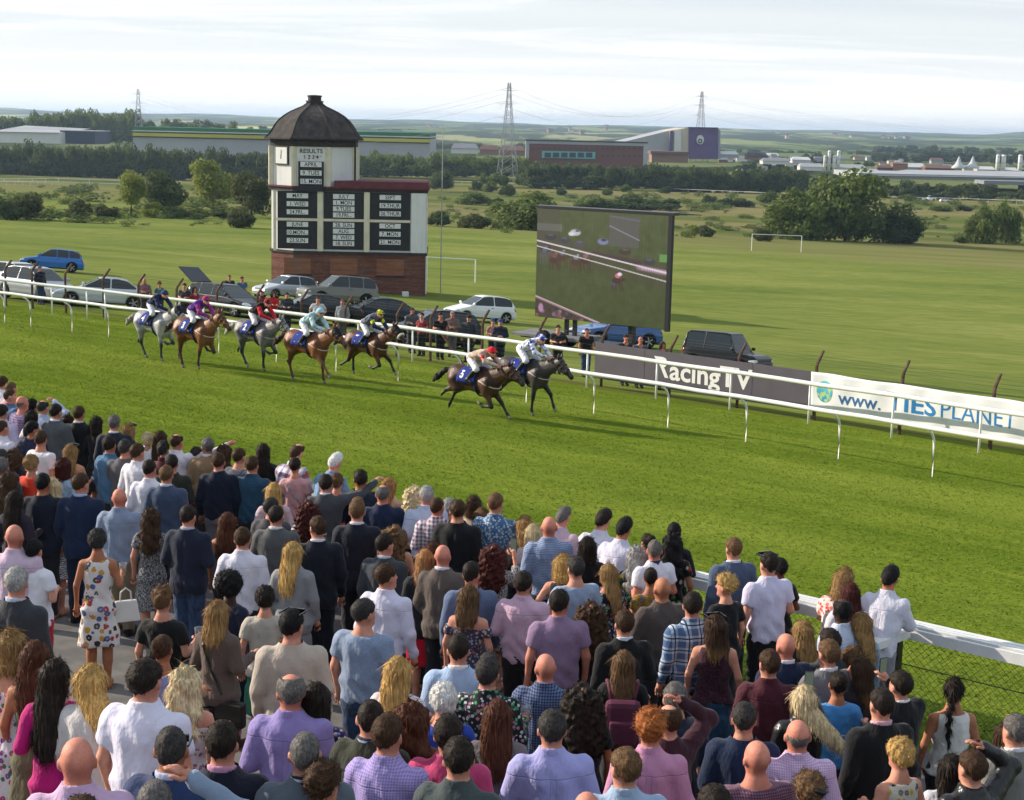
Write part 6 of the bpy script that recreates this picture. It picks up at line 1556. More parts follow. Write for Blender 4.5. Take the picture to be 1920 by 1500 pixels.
    g = Grid(axis([(-.30, .022), (.36,)]), axis([(-.22, .022), (.22,)]), axis([(1.44, .018), (1.72,)]))
    attach(r, sdf_mesh('saddle', g, smax(ellp(g, (.02, 0, 1.545), (.24, .17, .055))-.03*np.abs(g.X)*0, 1.5-g.Z, .02)), 'saddle', m_leather)
    gi = MB().tube([on_barrel(.20-.02*math.cos(a_), a_, .016) for a_ in np.linspace(0, 2*math.pi, 25)], .024, 6); gi.build('girth', mat('girth_navy', '#1a2238', .8, .2, .1), r, True)
    for s in (-1, 1):
        MB().tube([(.08, s*.22, 1.46), (.0, s*.33, 1.30), (-.02, s*.335, 1.24)], .012, 5).build('stirrup_leather', m_leather, r)
    # bridle
    ax_ = (mz-hp)/np.linalg.norm(mz-hp); up_ = np.array([-ax_[2], 0, ax_[0]]); up_ = up_*np.sign(up_[2])
    def ring(f_, ry, ru, rd, th=.011, m=m_leather, nm='bridle_strap'):
        c = hp+(mz-hp)*f_; pts = [c+up_*(ru if math.cos(q) > 0 else rd)*math.cos(q)+np.array([0, ry*math.sin(q), 0]) for q in np.linspace(0, 2*math.pi, 17)]
        return MB().tube(pts, th, 5).build(nm, m, r, True)
    ring(.62, .083, .098, .10); ring(.05, .112, .12, .17); ring(.30, .10, .118, .13)
    for s in (-1, 1):
        MB().tube([hp+(mz-hp)*.05+np.array([0, s*.105, .02]), hp+(mz-hp)*.62+np.array([0, s*.084, 0]), hp+(mz-hp)*.86+np.array([0, s*.07, -.02])], .010, 5).build('bridle_strap', m_leather, r)
        MB().tube([hp+(mz-hp)*.86+np.array([0, s*.075, -.02]), (1.1, s*.17, 1.50), (.84, s*.10, 1.71)], .011, 5).build('rein', m_leather, r, True)
    if sheep: ring(.60, .092, .105, .11, .036, mat('sheepskin_white', '#dcd6cc', .95, .1, .1, 30, .6, 60), 'noseband')
    if blink is not None:
        g = Grid(axis([(hp[0]-.2, .016), (mz[0]+.02,)]), axis([(-.17, .016), (.17,)]), axis([(mz[2]-.02, .016), (hp[2]+.2,)])); gh = Grid(*g.a); gh.Y = g.Y*1.25
        d = seg(gh, tuple(hp), tuple(hp*.45+mz*.55), .145, .112); d = smin(d, seg(gh, tuple(hp*.45+mz*.55), tuple(mz), .105, .085), .04); pr = (g.X-hp[0])*ax_[0]+(g.Z-hp[2])*ax_[2]; L_ = np.linalg.norm(mz-hp)
        attach(r, sdf_mesh('hood', g, smax(d, np.maximum(pr-.46*L_, -.12-pr), .01)), 'hood', blink)
    if breast:
        for s in (-1, 1): pass
        pts = [(.34, -.30, 1.30), (.56, -.27, 1.20), (.74, -.15, 1.13), (.79, 0, 1.11), (.74, .15, 1.13), (.56, .27, 1.20), (.34, .30, 1.30)]
        MB().tube(pts, .017, 6).build('breast_girth', mat('breast_girth_pale', '#b9aaa0', .8, .2, .1), r, True)
    hz = P.z+lift-zmin*scale
    j = jockey(Vector((P.x, P.y, hz)), rz, jl, silk, cap, breech, low, sleeve, arm_band=arm_band)
    j.scale = (scale,)*3
    return r
wh = fab('#e4e2ea')
race_horse(292, 674, 'a', 'grey', 'dappled grey horse galloping at the tail of the field by the rail', 'jockey in navy silks and navy cap on the rearmost pale grey horse', '4', fab('#18244a'), fab('#1a2a55', 'print', ['#2a4a80', '#18244a'], 1.4), wh, neck=.10, hl=.3, tailc=(.20, .19, .18), blink=mat('hood_navy', '#1b1d2c', .8, .2, .1))
race_horse(368, 693, 'd', 'lightbay', 'light bay horse galloping second from the rear with a purple clad rider', 'jockey in purple silks with red sleeves and red cap', '3', fab('#5a2890'), fab('#b01838', 'print', ['#c81c3c', '#6a2a96'], .5), wh, sleeve=fab('#6a2898', 'hstripe', '#c02848', .22), neck=.10, tailc=(.03, .018, .012), hl=.2)
race_horse(482, 692, 'a', 'steel', 'dark dappled grey horse with pale tail galloping near the rail', 'jockey in red and black silks with red cap', '2', fab('#1c1218'), fab('#a81c2c', 'print', ['#b81c30', '#20141a'], .5), wh, sleeve=fab('#c01c30'), neck=.0, hl=.35, tailc=(.32, .30, .29), blink=None)
race_horse(578, 718, 'g', 'chestnut', 'chestnut brown horse galloping in mid pack on the open turf', 'jockey in pale blue silks and pale blue cap', '1', fab('#a9c6d8', 'print', ['#c4d8e2', '#8fb4a8', '#b0d0e0'], .5), fab('#9fc4da', 'plain', '#ffffff', 1), wh, neck=.02, hl=.3, blink=mat('hood_black', '#1c1a1c', .8, .2, .1), tailc=(.03, .015, .01))
race_horse(690, 708, 'f', 'bay', 'bay horse with white sheepskin noseband and dark hood by the rail', 'jockey in grey and navy silks with yellow armbands and spotted yellow cap', '7', fab('#6d7080'), fab('#c8cc30', 'print', ['#c8cc30', '#181818'], .55), wh, sleeve=fab('#1c2850'), arm_band=fab('#d2d42a'), blink=mat('hood_black', '#1c1a1c', .8, .2, .1), sheep=True, neck=.12, hl=.1)
race_horse(892, 780, 'c', 'darkbay', 'dark bay leading horse wearing number five beside the dark grey', 'crouching jockey in beige silks with bright red cap on the leading bay', '5', fab('#b49a8a', 'hstripe', '#c8b0a0', .15), fab('#d01a2a'), wh, low=.75, sleeve=fab('#c8aca0'), arm_band=fab('#c01c30'), neck=-.02, hl=.2)
race_horse(984, 776, 'e', 'darkgrey', 'dark grey leading horse on the rail side with pale blaze', 'jockey in white silks with blue stars and blue and white cap', '6', fab('#dfe0ec', 'floral', ['#2038a0', '#2038a0'], .42), fab('#e6e6f0', 'print', ['#2a48b8', '#e6e6f0'], .4), wh, low=.15, neck=-.06, hl=.35, sheep=False)
# ================================================================== parked cars (local +X is the nose)
CARS = {  # length, width, height, belt, nose profile (x/L from front=1 to rear=0 -> z), roof line points, wheel radius, wheel x
 'hatch': dict(L=3.95, W=1.70, H=1.50, belt=.92, low=[(0, .62), (.04, .86), (.10, .93), (.62, .94), (.74, .90), (.92, .72), (.985, .60), (1, .45)], roof=[(.03, .95), (.10, 1.38), (.20, 1.47), (.42, 1.50), (.52, 1.46), (.74, .92)], r=.31, wx=(.17, .80), pil=(.36,)),
 'suv': dict(L=4.75, W=1.95, H=1.80, belt=1.12, low=[(0, .70), (.03, 1.02), (.10, 1.12), (.60, 1.13), (.70, 1.10), (.93, .98), (.985, .86), (1, .5)], roof=[(.025, 1.12), (.07, 1.62), (.14, 1.76), (.45, 1.80), (.55, 1.76), (.70, 1.12)], r=.39, wx=(.185, .79), pil=(.23, .42)),
 'cross': dict(L=4.38, W=1.83, H=1.58, belt=1.0, low=[(0, .68), (.03, .92), (.10, 1.0), (.62, 1.01), (.72, .97), (.92, .82), (.985, .68), (1, .48)], roof=[(.025, 1.0), (.10, 1.42), (.18, 1.54), (.42, 1.58), (.52, 1.55), (.73, .98)], r=.35, wx=(.185, .80), pil=(.24, .42)),
 'saloon': dict(L=4.65, W=1.82, H=1.44, belt=.93, low=[(0, .66), (.03, .88), (.13, .97), (.62, .95), (.72, .91), (.93, .74), (.985, .60), (1, .45)], roof=[(.14, .96), (.27, 1.36), (.36, 1.43), (.46, 1.44), (.54, 1.40), (.73, .92)], r=.33, wx=(.20, .81), pil=(.43,)),
 'estate': dict(L=4.65, W=1.82, H=1.48, belt=.94, low=[(0, .66), (.03, .90), (.10, .96), (.62, .95), (.72, .91), (.93, .74), (.985, .60), (1, .45)], roof=[(.02, .95), (.09, 1.36), (.17, 1.45), (.46, 1.48), (.54, 1.44), (.73, .92)], r=.33, wx=(.20, .81), pil=(.25, .44)),
 'pickup': dict(L=5.0, W=1.85, H=1.82, belt=1.12, low=[(0, .70), (.02, .80), (.37, .82), (.40, 1.12), (.66, 1.14), (.76, 1.10), (.95, 1.00), (.985, .85), (1, .55)], roof=[(.39, 1.12), (.42, 1.68), (.47, 1.80), (.58, 1.82), (.63, 1.78), (.76, 1.10)], r=.38, wx=(.2, .81), pil=(.45,))}
CARS['jeep'] = dict(L=3.75, W=1.76, H=1.86, belt=1.10, low=[(0, .70), (.02, 1.02), (.06, 1.10), (.60, 1.12), (.70, 1.08), (.93, 1.0), (.985, .88), (1, .55)], roof=[(.012, 1.10), (.035, 1.70), (.08, 1.82), (.54, 1.86), (.60, 1.82), (.715, 1.08)], r=.37, wx=(.19, .80), pil=(.30,))
m_glass = mat('car_glass', '#1c252b', .05, .6, 0)
m_rim = mat('alloy_rim', '#a8a9ad', .35, .5, .05, metal=.7)
m_lamp = mat('headlamp_glass', '#c8ccd2', .1, .7, 0); m_tail = mat('tail_lamp_red', '#7a1018', .15, .6, 0); m_trim = mat('car_black_trim', '#17181a', .6, .3, .05); m_plate_w = mat('number_plate_white', '#d8d8d0', .5, .3, 0)
CM = {}
def car_meshes(kind, boot=False):
    if (kind, boot) in CM: return CM[(kind, boot)]
    c = CARS[kind]; L, W, H, B_ = c['L'], c['W'], c['H'], c['belt']
    g = Grid(axis([(-.06, .04), (L+.06,)]), axis([(-W/2-.05, .04), (W/2+.05,)]), axis([(.12, .035), (H+.05,)]))
    X, Y_, Z = g.X, g.Y, g.Z; u = X/L; ay = np.abs(Y_)
    lowz = np.interp(u, *zip(*c['low'])); zr = np.interp(u, *zip(*c['roof']), left=-1, right=-1)
    wl = W/2-.10*np.clip((u-.80)/.2, 0, 1)**2-.07*np.clip((.14-u)/.14, 0, 1)**2
    wl = wl-.045*np.clip((Z-.62)/.5, 0, 1)-.06*np.clip((.36-Z)/.2, 0, 1)+.012*np.exp(-((Z-.66)/.09)**2)
    lo = smax(smax(ay-wl, Z-lowz, .07), .22-Z, .05); lo = smax(lo, smax(-X-.0, X-L, .05), .06)
    for w in c['wx']:
        d = np.sqrt((X-w*L)**2+(Z-c['r'])**2)-c['r']*1.13; lo = smax(lo, -smax(d, (W/2-.30)-ay, .02), .02)
        fl = smax(np.abs(d)-.025, smax(np.abs(ay-W/2+.035)-.035, .3-Z, .02), .02); lo = np.minimum(lo, fl)
    gw = W/2-.075-.24*np.clip((Z-B_)/(H-B_), 0, 1.2)**1.2*.9
    G = smax(smax(ay-gw, Z-zr, .05), B_-.12-Z, .02)
    rx0, rx1 = c['roof'][0][0]*L, c['roof'][-1][0]*L
    ztop = zr-.065
    sd = np.maximum(Z-ztop, B_+.025-Z)
    for p in c['pil']: sd = np.maximum(sd, .045-np.abs(X-p*L))
    tf = [q for q in c['roof'] if q[1] > H-.06]; xf = max(q[0] for q in tf)*L; xr = min(q[0] for q in tf)*L
    sd = np.maximum(sd, smax(X-(rx1-.22), (rx0+.20)-X, .01))
    fw = np.maximum(np.maximum(ay-(gw-.075), B_+.03-Z), np.maximum(Z-(H-.09), (xf+.02)-X)); rw = np.maximum(np.maximum(ay-(gw-.09), B_+.10-Z), np.maximum(Z-(H-.11), X-(xr-.02)))
    body = np.minimum(lo, smax(G, -np.minimum(np.minimum(sd, fw), rw), .012))
    glass = np.maximum(G+.022, B_-.06-Z)
    if boot: body = np.maximum(body, -np.maximum(np.maximum(X-.30, ay-(W/2-.22)), .72-Z)); glass = np.maximum(glass, .32-X)
    def patch(f, e): return np.maximum(lo-e, f)
    hl = patch(np.maximum(ellp(g, (L-.12, W/2-.20, lowz.max()*0+B_*.70), (.42, .24, .10)), (W/2-.46)-Y_), .012)
    tl = patch(ellp(g, (.03, W/2-.12, B_*.86), (.22, .16, .17)), .014)
    gr = patch(np.maximum(np.abs(Z-B_*.58)-.075, np.maximum(ay-W*.30, (L-.28)-X)), .010); bm = patch(np.maximum(np.abs(Z-.36)-.06, np.maximum(ay-W*.40, (L-.32)-X)), .010)
    sill = patch(np.maximum(Z-.33, np.maximum(.24*L-X, X-.74*L)), .008)
    out = {n: sdf_mesh(n, g, d, None, 3) for n, d in (('body', body), ('glass', glass), ('headlamp', hl), ('tail_lamp', tl), ('grille', gr), ('bumper_vent', bm), ('sill', sill))}
    for me in out.values():
        co = np.zeros(len(me.vertices)*3, np.float32); me.vertices.foreach_get('co', co); co = co.reshape(-1, 3); co[:, 0] -= L/2; me.vertices.foreach_set('co', co.ravel()); me.update()
    r = c['r']
    out['tyre'] = MB().lathe([(r*.62, -.10), (r*.95, -.105), (r, -.07), (r, .07), (r*.95, .105), (r*.62, .10)], 20).mesh('tyre', m_tyre, True)
    rm = MB().lathe([(.04, .095), (r*.62, .085), (r*.66, .10), (r*.66, -.09), (.04, -.08)], 20)
    out['rim'] = rm.mesh('rim', m_rim)
    sp = MB()
    for k in range(5): q = k*2*math.pi/5; sp.box((r*.33*math.cos(q), r*.33*math.sin(q), .10), (r*.62, .06, .03), q)
    out['spokes'] = sp.mesh('spokes', m_rim); CM[(kind, boot)] = out; return out
def car(px, py, kind, paint, yaw, label, boot=False, scale=1.0, rim=None, cat='car', extra=None):
    """yaw: heading of the nose in degrees, 0 along +X of the world"""
    c = CARS[kind]; P = hit(px, py); M_ = car_meshes(kind, boot)
    r = thing('parked_car', label, cat, P, R(yaw), 'cars parked beyond the fence', scale)
    # sit on the slope
    e = Vector((math.cos(R(yaw)), math.sin(R(yaw)), 0)); s_ = Vector((-e.y, e.x, 0))
    gf = [ground(P.x+v.x, P.y+v.y) for v in (e*1.4, -e*1.4, s_*.8, -s_*.8)]
    r.rotation_euler = (math.atan2(gf[2]-gf[3], 1.6), -math.atan2(gf[0]-gf[1], 2.8), R(yaw)); r.rotation_mode = 'XYZ'
    attach(r, M_['body'], 'body', paint); attach(r, M_['glass'], 'windows', m_glass)
    for s in (1, -1):
        for nm, m_ in (('headlamp', m_lamp), ('tail_lamp', m_tail)):
            o = attach(r, M_[nm], nm, m_); o.scale = (1, s, 1)
    attach(r, M_['grille'], 'grille', m_trim); attach(r, M_['bumper_vent'], 'bumper_vent', m_trim); attach(r, M_['sill'], 'sill', m_trim)
    for w in c['wx']:
        for s in (1, -1):
            t_ = attach(r, M_['tyre'], 'wheel', m_tyre); t_.location = (w*c['L']-c['L']/2, s*(c['W']/2-.12), c['r']); t_.rotation_euler = (R(-90)*s, 0, 0)
            obj('rim', M_['rim'], t_); obj('spokes', M_['spokes'], t_)
    for s in (1, -1): MB().box((.70*c['L']-c['L']/2, s*(c['W']/2+.07), c['belt']+.10), (.12, .20, .14)).build('mirror', paint, r, bevel=.04)
    MB().box((c['L']/2+.012, 0, .48), (.02, .52, .11)).build('number_plate', m_plate_w, r)
    for s in (1, -1): MB().box((.40*c['L']-c['L']/2, s*(c['W']/2-.03), c['belt']-.10), (.16, .03, .03)).build('door_handle', m_trim, r)
    return r
def paint(name, col, metal=.0, rough=.32): d_ = name in ('black', 'midnight', 'dark_blue', 'charcoal'); return mat('car_paint_'+name, col, rough, .25 if d_ else .5, .02, 1, metal=0 if d_ else metal, Coat_Weight=.15 if d_ else .6, Coat_Roughness=.08)
NA = math.degrees(math.atan2(-Nv[1], -Nv[0])); UA = math.degrees(UANG)
car(97, 508, 'cross', paint('bright_blue', '#0f66b8', .2), NA-38, 'bright blue crossover parked alone on the field at the left')
car(36, 545, 'estate', paint('white', '#d4d6da'), UA+8, 'white estate car behind the silver car at the far left')
car(72, 564, 'hatch', paint('silver', '#a9acb4', .4), UA+4, 'silver car at the left with its tail towards the fence posts', scale=1.08)
car(192, 576, 'saloon', paint('pale_silver', '#c4c8ce', .35), NA-36, 'pale silver saloon behind the rails at the left')
oc_ = car(425, 590, 'estate', paint('midnight', '#161c2a', .2), UA+2, 'dark car with its boot lid raised', boot=True)
lid = obj('boot_lid', None, oc_, (-CARS['estate']['L']/2+.42, 0, 1.44)); lid.rotation_euler = (0, R(32), 0)
MB().box((-.62, 0, 0), (1.25, 1.30, .05)).build('panel', paint('midnight', '#161c2a', .2), lid, bevel=.02); MB().box((-.40, 0, -.035), (.62, 1.05, .03)).build('window', m_glass, lid)
car(535, 561, 'hatch', paint('light_silver', '#b8bcc4', .35), NA-12, 'light silver hatchback at the foot of the tower')
car(632, 572, 'suv', paint('gunmetal', '#66665f', .45), NA-24, 'large gunmetal grey off road car by the tower')
car(584, 607, 'saloon', paint('black', '#14161a', .1), NA-32, 'black saloon behind the rail below the gunmetal car')
car(706, 613, 'saloon', paint('dark_blue', '#1b2432', .2), NA-34, 'dark blue saloon behind the yellow capped jockey')
car(806, 650, 'hatch', paint('charcoal', '#1d2126', .2), NA-30, 'charcoal hatchback close behind the fence', scale=1.05)
car(898, 603, 'hatch', paint('bright_white', '#e2e4e6'), NA-24, 'white hatchback parked on the open grass')
car(1152, 649, 'cross', paint('mid_blue', '#2a5a9c', .2), NA-26, 'mid blue car half hidden under the television screen')
car(1360, 703, 'jeep', paint('black', '#14161a', .1), UA+3, 'short black off road car behind the grey advertising board', scale=.92)
def mini(px, py, kind, p, yaw, lb): car(px, py, kind, p, yaw, lb)
mini(1742, 376, 'pickup', paint('bright_white', '#e2e4e6'), 10, 'tiny white van on the far right field'); mini(1772, 379, 'hatch', paint('bright_white', '#e2e4e6'), 5, 'tiny white car right of the tiny white van'); mini(1103, 355, 'hatch', paint('bright_white', '#e2e4e6'), 0, 'tiny white car on the road before the tree row'); mini(940, 341, 'pickup', paint('bright_white', '#e2e4e6'), 0, 'tiny white vehicle by the foot of the nearest pylon')
# ================================================================== spectators on the stand side
def cl(spec, default='#23242c', seam=False):
    if not spec: spec = default
    p = spec.split(':'); col = p[0]; pat = p[1] if len(p) > 1 else 'plain'
    c2 = p[2].split('+') if len(p) > 2 and p[2] else ['#ffffff']; k = float(p[3]) if len(p) > 3 else 1.0
    return fab(col, pat, c2 if len(c2) > 1 else c2[0], k, seam=seam)
WHITE = '#dedce6'; NAVY = '#1b2238'; BLACK = '#15151a'; GREY = '#5b5c62'; DGREY = '#3b3c42'; JEAN = '#2c3f5e:denim'
# x, y of the crown in the photograph, sex, pose, hair, hair colour, garment, cloth, lower cloth, skin, label, extras
PEOPLE = [
(5,705,'M','bent','short','brown','shirt',WHITE,'','fair','brown haired man in white shirt farthest along the crowd rail',{}),
(21,716,'M','bent','crop','lbrown','shirt','#b9a2a8','','pink','cropped brown haired man in dusty pink shirt at the far end',{}),
(19,730,'M','down','crop','brown','tee','#4d678c','','fair','cropped brown haired man in slate blue tee with red collar',{'collar':'#a03040'}),
(42,742,'M','bent','ring','grey','tee','#6a587e:hstripe:#8a7a9a:.5','','pink','bald man in purple striped polo beside the far rail',{}),
(60,748,'F','bent','fshort','black','shirt','#24242a','','tan','dark haired woman in black next to the purple polo man',{}),
(81,749,'M','head','balding','dgrey','shirt','#a9b7d2','','fair','balding man in pale blue shirt raising a hand to his face',{}),
(60,768,'F','bent','mid','dark','tee','#e0dce0','','fair','dark haired woman in white top behind the balding pale blue man',{}),
(105,757,'M','bent','short','dark','jacket','#54585c','#4a4d52','fair','tall dark haired man in mid grey suit near the far rail',{'collar':WHITE}),
(128,778,'F','bent','fshort','dark','shirt','#2a2428','','tan','small woman with dark curls between the grey and black suits',{'ht':1.58}),
(148,761,'M','bent','short','brown','jacket','#1d1f22','','fair','brown haired man in black suit with white collar at the far rail',{'collar':WHITE}),
(182,780,'F','down','bob','dark','dress_l','#17161a:lace:#28262c','','fair','dark bobbed woman all in black lace by the crowd rail',{}),
(214,778,'M','bent','short','grey','jacket','#1f2532','','fair','grey haired man in dark suit and white collar leaning on the rail',{'collar':WHITE}),
(243,793,'F','bent','mid','dblonde','shirt','#1c1b20','','fair','dark blonde woman in black with sunglasses on her head at the rail',{'sung':1}),
(277,810,'F','bent','fshort','plat','tee','#dcd8d8','','fair','woman with short pale blonde hair and white top at the rail',{'ht':1.58}),
(301,806,'F','bent','long','brown','tee','#e2e0e4','','fair','long brown haired woman in white top with her back to the stand',{}),
(332,812,'M','point','balding','brown','shirt','#ddd4de','','pink','balding man in white shirt stretching his arm over the rail',{}),
(389,820,'M','down','short','grey','jumper','#93795c','#3d3a3c','fair','grey haired man in fawn jumper and white collar',{'collar':WHITE}),
(368,838,'F','bent','fshort','dgrey','jumper','#c4206e','','fair','short grey haired woman in hot pink cardigan',{'ht':1.6}),
(421,832,'F','bent','wavy','brown','shirt','#26222a','','tan','brown wavy haired woman behind the navy jumper man at the rail',{}),
(449,840,'M','bent','short','brown','tee','#4e5260','','fair','brown haired man in slate grey tee leaning near the rail',{'ht':1.7}),
(4,758,'M','bent','short','dark','shirt','#c2b6d2','','fair','dark haired man in lilac shirt at the left picture edge',{}),
(4,788,'M','bent','crop','brown','shirt','#d2cedc','','fair','cropped brown haired man in pale shirt at the left edge',{}),
(61,789,'M','bent','short','black','jacket','#1f2740','','tan','black haired man in navy jacket behind the man in grey suit',{}),
(77,807,'M','down','short','brown','tee','#e0dfe6','','fair','young brown haired man in plain white t-shirt',{}),
(2,842,'M','bent','short','dgrey','jacket','#34343a','','fair','dark grey haired man half cut by the left edge',{}),
(3,857,'M','bent','short','grey','jacket','#3a3a40','','fair','grey haired man in charcoal at the left edge',{}),
(27,839,'F','bent','curly','brown','shirt','#2e2a30','','fair','curly brown haired woman near the left edge',{'ht':1.62}),
(59,852,'F','bent','fshort','dblonde','tee','#e0452c','','fair','short haired woman in bright coral red top',{}),
(133,831,'F','bent','long','dblonde','tee','#c08a68','#e0dcdc','fair','long blonde woman in tan top with sunglasses on her head',{'sung':1}),
(120,857,'F','bent','bob','red','shirt','#8fa6bc:denim','','fair','dark red bobbed woman in pale denim jacket',{}),
(206,817,'M','down','short','dark','shirt','#4d7394','#26282e','fair','dark haired man in mid blue shirt and sunglasses',{}),
(235,823,'M','bent','short','dgrey','jacket','#57575c','','fair','grey haired man in plain grey jacket seen from behind',{}),
(258,831,'M','bent','short','brown','shirt',WHITE,'','fair','brown haired man in white shirt beside the grey jacket man',{}),
(280,862,'M','down','fade','dark','shirt','#e0deea','','fair','dark haired young man in crisp white shirt in front of the blue grey suit',{}),
(307,828,'F','bent','spiky','dgrey','shirt','#5a1f2a:plaid:#201418+#7a2a34:1.6','','fair','woman with spiky dark grey hair in red and black',{}),
(322,852,'M','bent','short','dark','jacket','#2c2e26','','fair','dark haired man in glasses and dark olive jacket',{'ht':1.72}),
(312,872,'M','down','short','lbrown','jacket','#3f4d66','','fair','light brown haired man in slate blue suit',{'collar':'#c9cfe0'}),
(410,848,'M','down','short','brown','jumper','#151d30','#6a6a70','fair','brown haired man in navy jumper and grey trousers',{}),
(473,855,'M','down','short','brown','shirt','#24465e','#23242c','fair','brown haired man in teal blue shirt',{'bulk':1.05}),
(17,884,'F','bent','wavy','brown','shirt','#2b2830','','fair','wavy brown haired woman in dark top at far left of the crowd',{}),
(80,887,'M','bent','short','black','jacket','#171c2c','','tan','black haired man in navy jacket behind the zebra dress',{}),
(98,894,'F','down','long','plat','dress_s','#e0dfe6:zebra:#20222e:1.6','','fair','long platinum haired woman in zebra striped dress',{'ht':1.7}),
(151,887,'M','down','short','brown','jacket','#172542','#161f36','fair','auburn haired man in royal navy suit',{'ht':1.83,'collar':'#9fb4dc','shoes':1}),
(28,918,'F','bent','long','dark','shirt','#2c2430','','tan','long dark haired woman in dark plum top',{'turn':-30}),
(224,915,'M','down','','brown','shirt','#7f8da6','#7a6e5c','pink','bald sunburnt man in blue grey shirt and khaki trousers',{'shoes':1,'bulk':1.06}),
(283,951,'F','bent','wavy','brown','dress_s','#8d8d90:speckle:#3a3a40','','fair','wavy brown haired woman in grey speckled dress',{}),
(353,947,'M','bent','fade','dark','jacket','#1a2034',JEAN,'fair','dark haired man in navy jacket and blue jeans',{'shoes':1,'collar':'#b0b4c4'}),
(182,991,'F','drink','fshort','dgrey','dress','#dcd7d4:floral:#a8242e+#3a5a9c+#c8921e+#2a2a30:.55','','tan','tanned woman in white dress with large red and yellow flowers',{}),
(27,983,'M','bent','','brown','shirt','#cbb3c8','','pink','bald man in pale pink shirt at the left beside the white knit woman',{}),
(64,1009,'F','bent','short','black','tee','#dcdae2','#b01a2c','fair','short black haired woman in white knit and red trousers',{'bot':'trousers'}),
(31,1062,'M','bent','short','silver','jacket','#33353a','','fair','grey haired man in charcoal jacket at the left edge',{'turn':25,'collar':'#b8c0d4'}),
(427,959,'F','bent','long','auburn','vest','#3a3038','','tan','long auburn haired woman with outstretched hand',{}),
(455,988,'M','bent','short','brown','shirt','#d6d4e4','','fair','brown haired young man in white shirt behind the afro haired woman',{}),
(494,830,'F','bent','long','dark','shirt','#1b1a20','','tan','long dark haired woman in black at the rail',{}),
(534,837,'M','lean','balding','brown','shirt','#d6d6e0:plaid:#4a5484+#a04a54:.9','','fair','man in white and navy plaid shirt leaning on the rail',{}),
(553,857,'F','bent','short','dark','tee','#c8979a','','fair','dark cropped haired woman in dusty pink top with chain strap',{'strap':'#8a8a90'}),
(607,855,'M','lean','short','white','shirt','#6c8bab:denim','','pink','white haired man in washed blue shirt at the rail',{}),
(513,903,'F','bent','long','blonde','shirt','#bfa9b2','','fair','straight blonde haired woman in front of the pink top',{}),
(509,933,'M','bent','short','dgrey','jacket','#4c4a50','','fair','dark grey haired man in grey jacket before the pointing man',{'ht':1.68}),
(518,948,'M','bent','fade','dark','jacket','#55575a','','fair','dark haired man with neat fade in mid grey suit',{'collar':'#d8d8de'}),
(578,937,'F','bent','curly','red','dress_s','#1c1b20:zebra:#c8c8cc:.8','','fair','dark red curly haired woman in black and white swirls',{'ht':1.6}),
(611,889,'M','point','short','dark','jacket','#44464c','','fair','dark haired man in grey suit pointing towards the course',{'collar':WHITE}),
(632,887,'F','bent','fshort','lbrown','tee','#cf4a3c','','fair','light brown haired woman in coral top at the rail',{'ht':1.6}),
(676,880,'M','bent','short','dark','jacket','#1d2436','','tan','dark haired man in navy suit leaning at the rail',{}),
(730,894,'F','bent','long','strawb','shirt','#c9a892','','fair','strawberry blonde woman at the rail in beige',{}),
(718,907,'M','bent','balding','grey','jumper','#1a2642','','pink','grey balding man in navy jumper close to the rail',{'bulk':1.08}),
(670,937,'M','down','quiff','lbrown','jacket','#1b1f2c','#171a24','fair','brown quiffed man in dark navy suit standing tall',{'ht':1.86,'collar':WHITE}),
(777,909,'F','bent','curly','plat','tee','#d8b0a0','','fair','platinum curly haired woman in peach at the rail',{'ht':1.6}),
(800,910,'M','bent','short','silver','shirt','#b3c0da','','pink','silver haired man in pale blue short shirt near the rail',{}),
(820,933,'M','bent','crop','brown','shirt','#d8d4dc:check:#7a4a6a:.4','','pink','close cropped man in white shirt with fine red and navy checks',{}),
(842,934,'F','bent','fshort','silver','tee','#b8a8a0','','fair','silver haired woman just behind the large black suit',{'ht':1.62}),
(859,937,'M','down','short','brown','jacket','#14161a','','fair','broad brown haired man in black suit jacket',{'bulk':1.16,'ht':1.8}),
(596,967,'M','down','short','brown','jacket','#171a26','#141722','fair','brown haired man in near black suit beside the grey blazer blonde',{'ht':1.84,'collar':WHITE}),
(550,1014,'F','down','long','blonde','jacket','#85868a','#7a7c80','fair','straight long blonde woman in light grey blazer',{'ht':1.72}),
(722,1000,'M','bent','short','dark','jacket','#3c4048','','fair','dark haired man in charcoal check suit',{'collar':'#c8ccd8'}),
(740,983,'F','bent','curly','lbrown','vest','#c89a1e','','fair','curly light brown haired woman in mustard yellow top',{}),
(725,1056,'M','down','short','brown','shirt','#d4d0e6','#1c2030','fair','brown haired man in long sleeved white shirt',{'ht':1.84,'bulk':1.04}),
(797,1028,'F','down','long','strawb','jacket','#1e2026','#b8142c','fair','ginger blonde long haired woman in black jacket and red skirt',{}),
(812,1015,'F','bent','bob','auburn','shirt','#4a3c40','','fair','auburn bobbed woman behind the bald man in brown suit',{'ht':1.64}),
(831,1021,'M','bent','','brown','jacket','#5d534e','','pink','bald man in taupe brown suit',{'collar':WHITE}),
(432,1075,'F','bent','afro','black','dress_l','#171d36','','dark','woman with black afro hair, yellow earring and navy dress',{'earring':1}),
(497,1098,'F','bent','fshort','dark','tee','#b0a89e','#1c6a54','fair','dark brown short haired woman in cream top and green skirt',{}),
(683,1122,'M','down','short','dgrey','shirt','#8796b0:speckle:#7a89a5:2',JEAN,'fair','greying man in blue grey short sleeved shirt and jeans',{'top':'tee','bulk':1.08,'ht':1.8}),
(547,1142,'M','down','short','black','jacket','#b5a99d','#22232a','fair','black haired man in beige blazer with sunglasses on his head',{'sung':1,'bulk':1.05}),
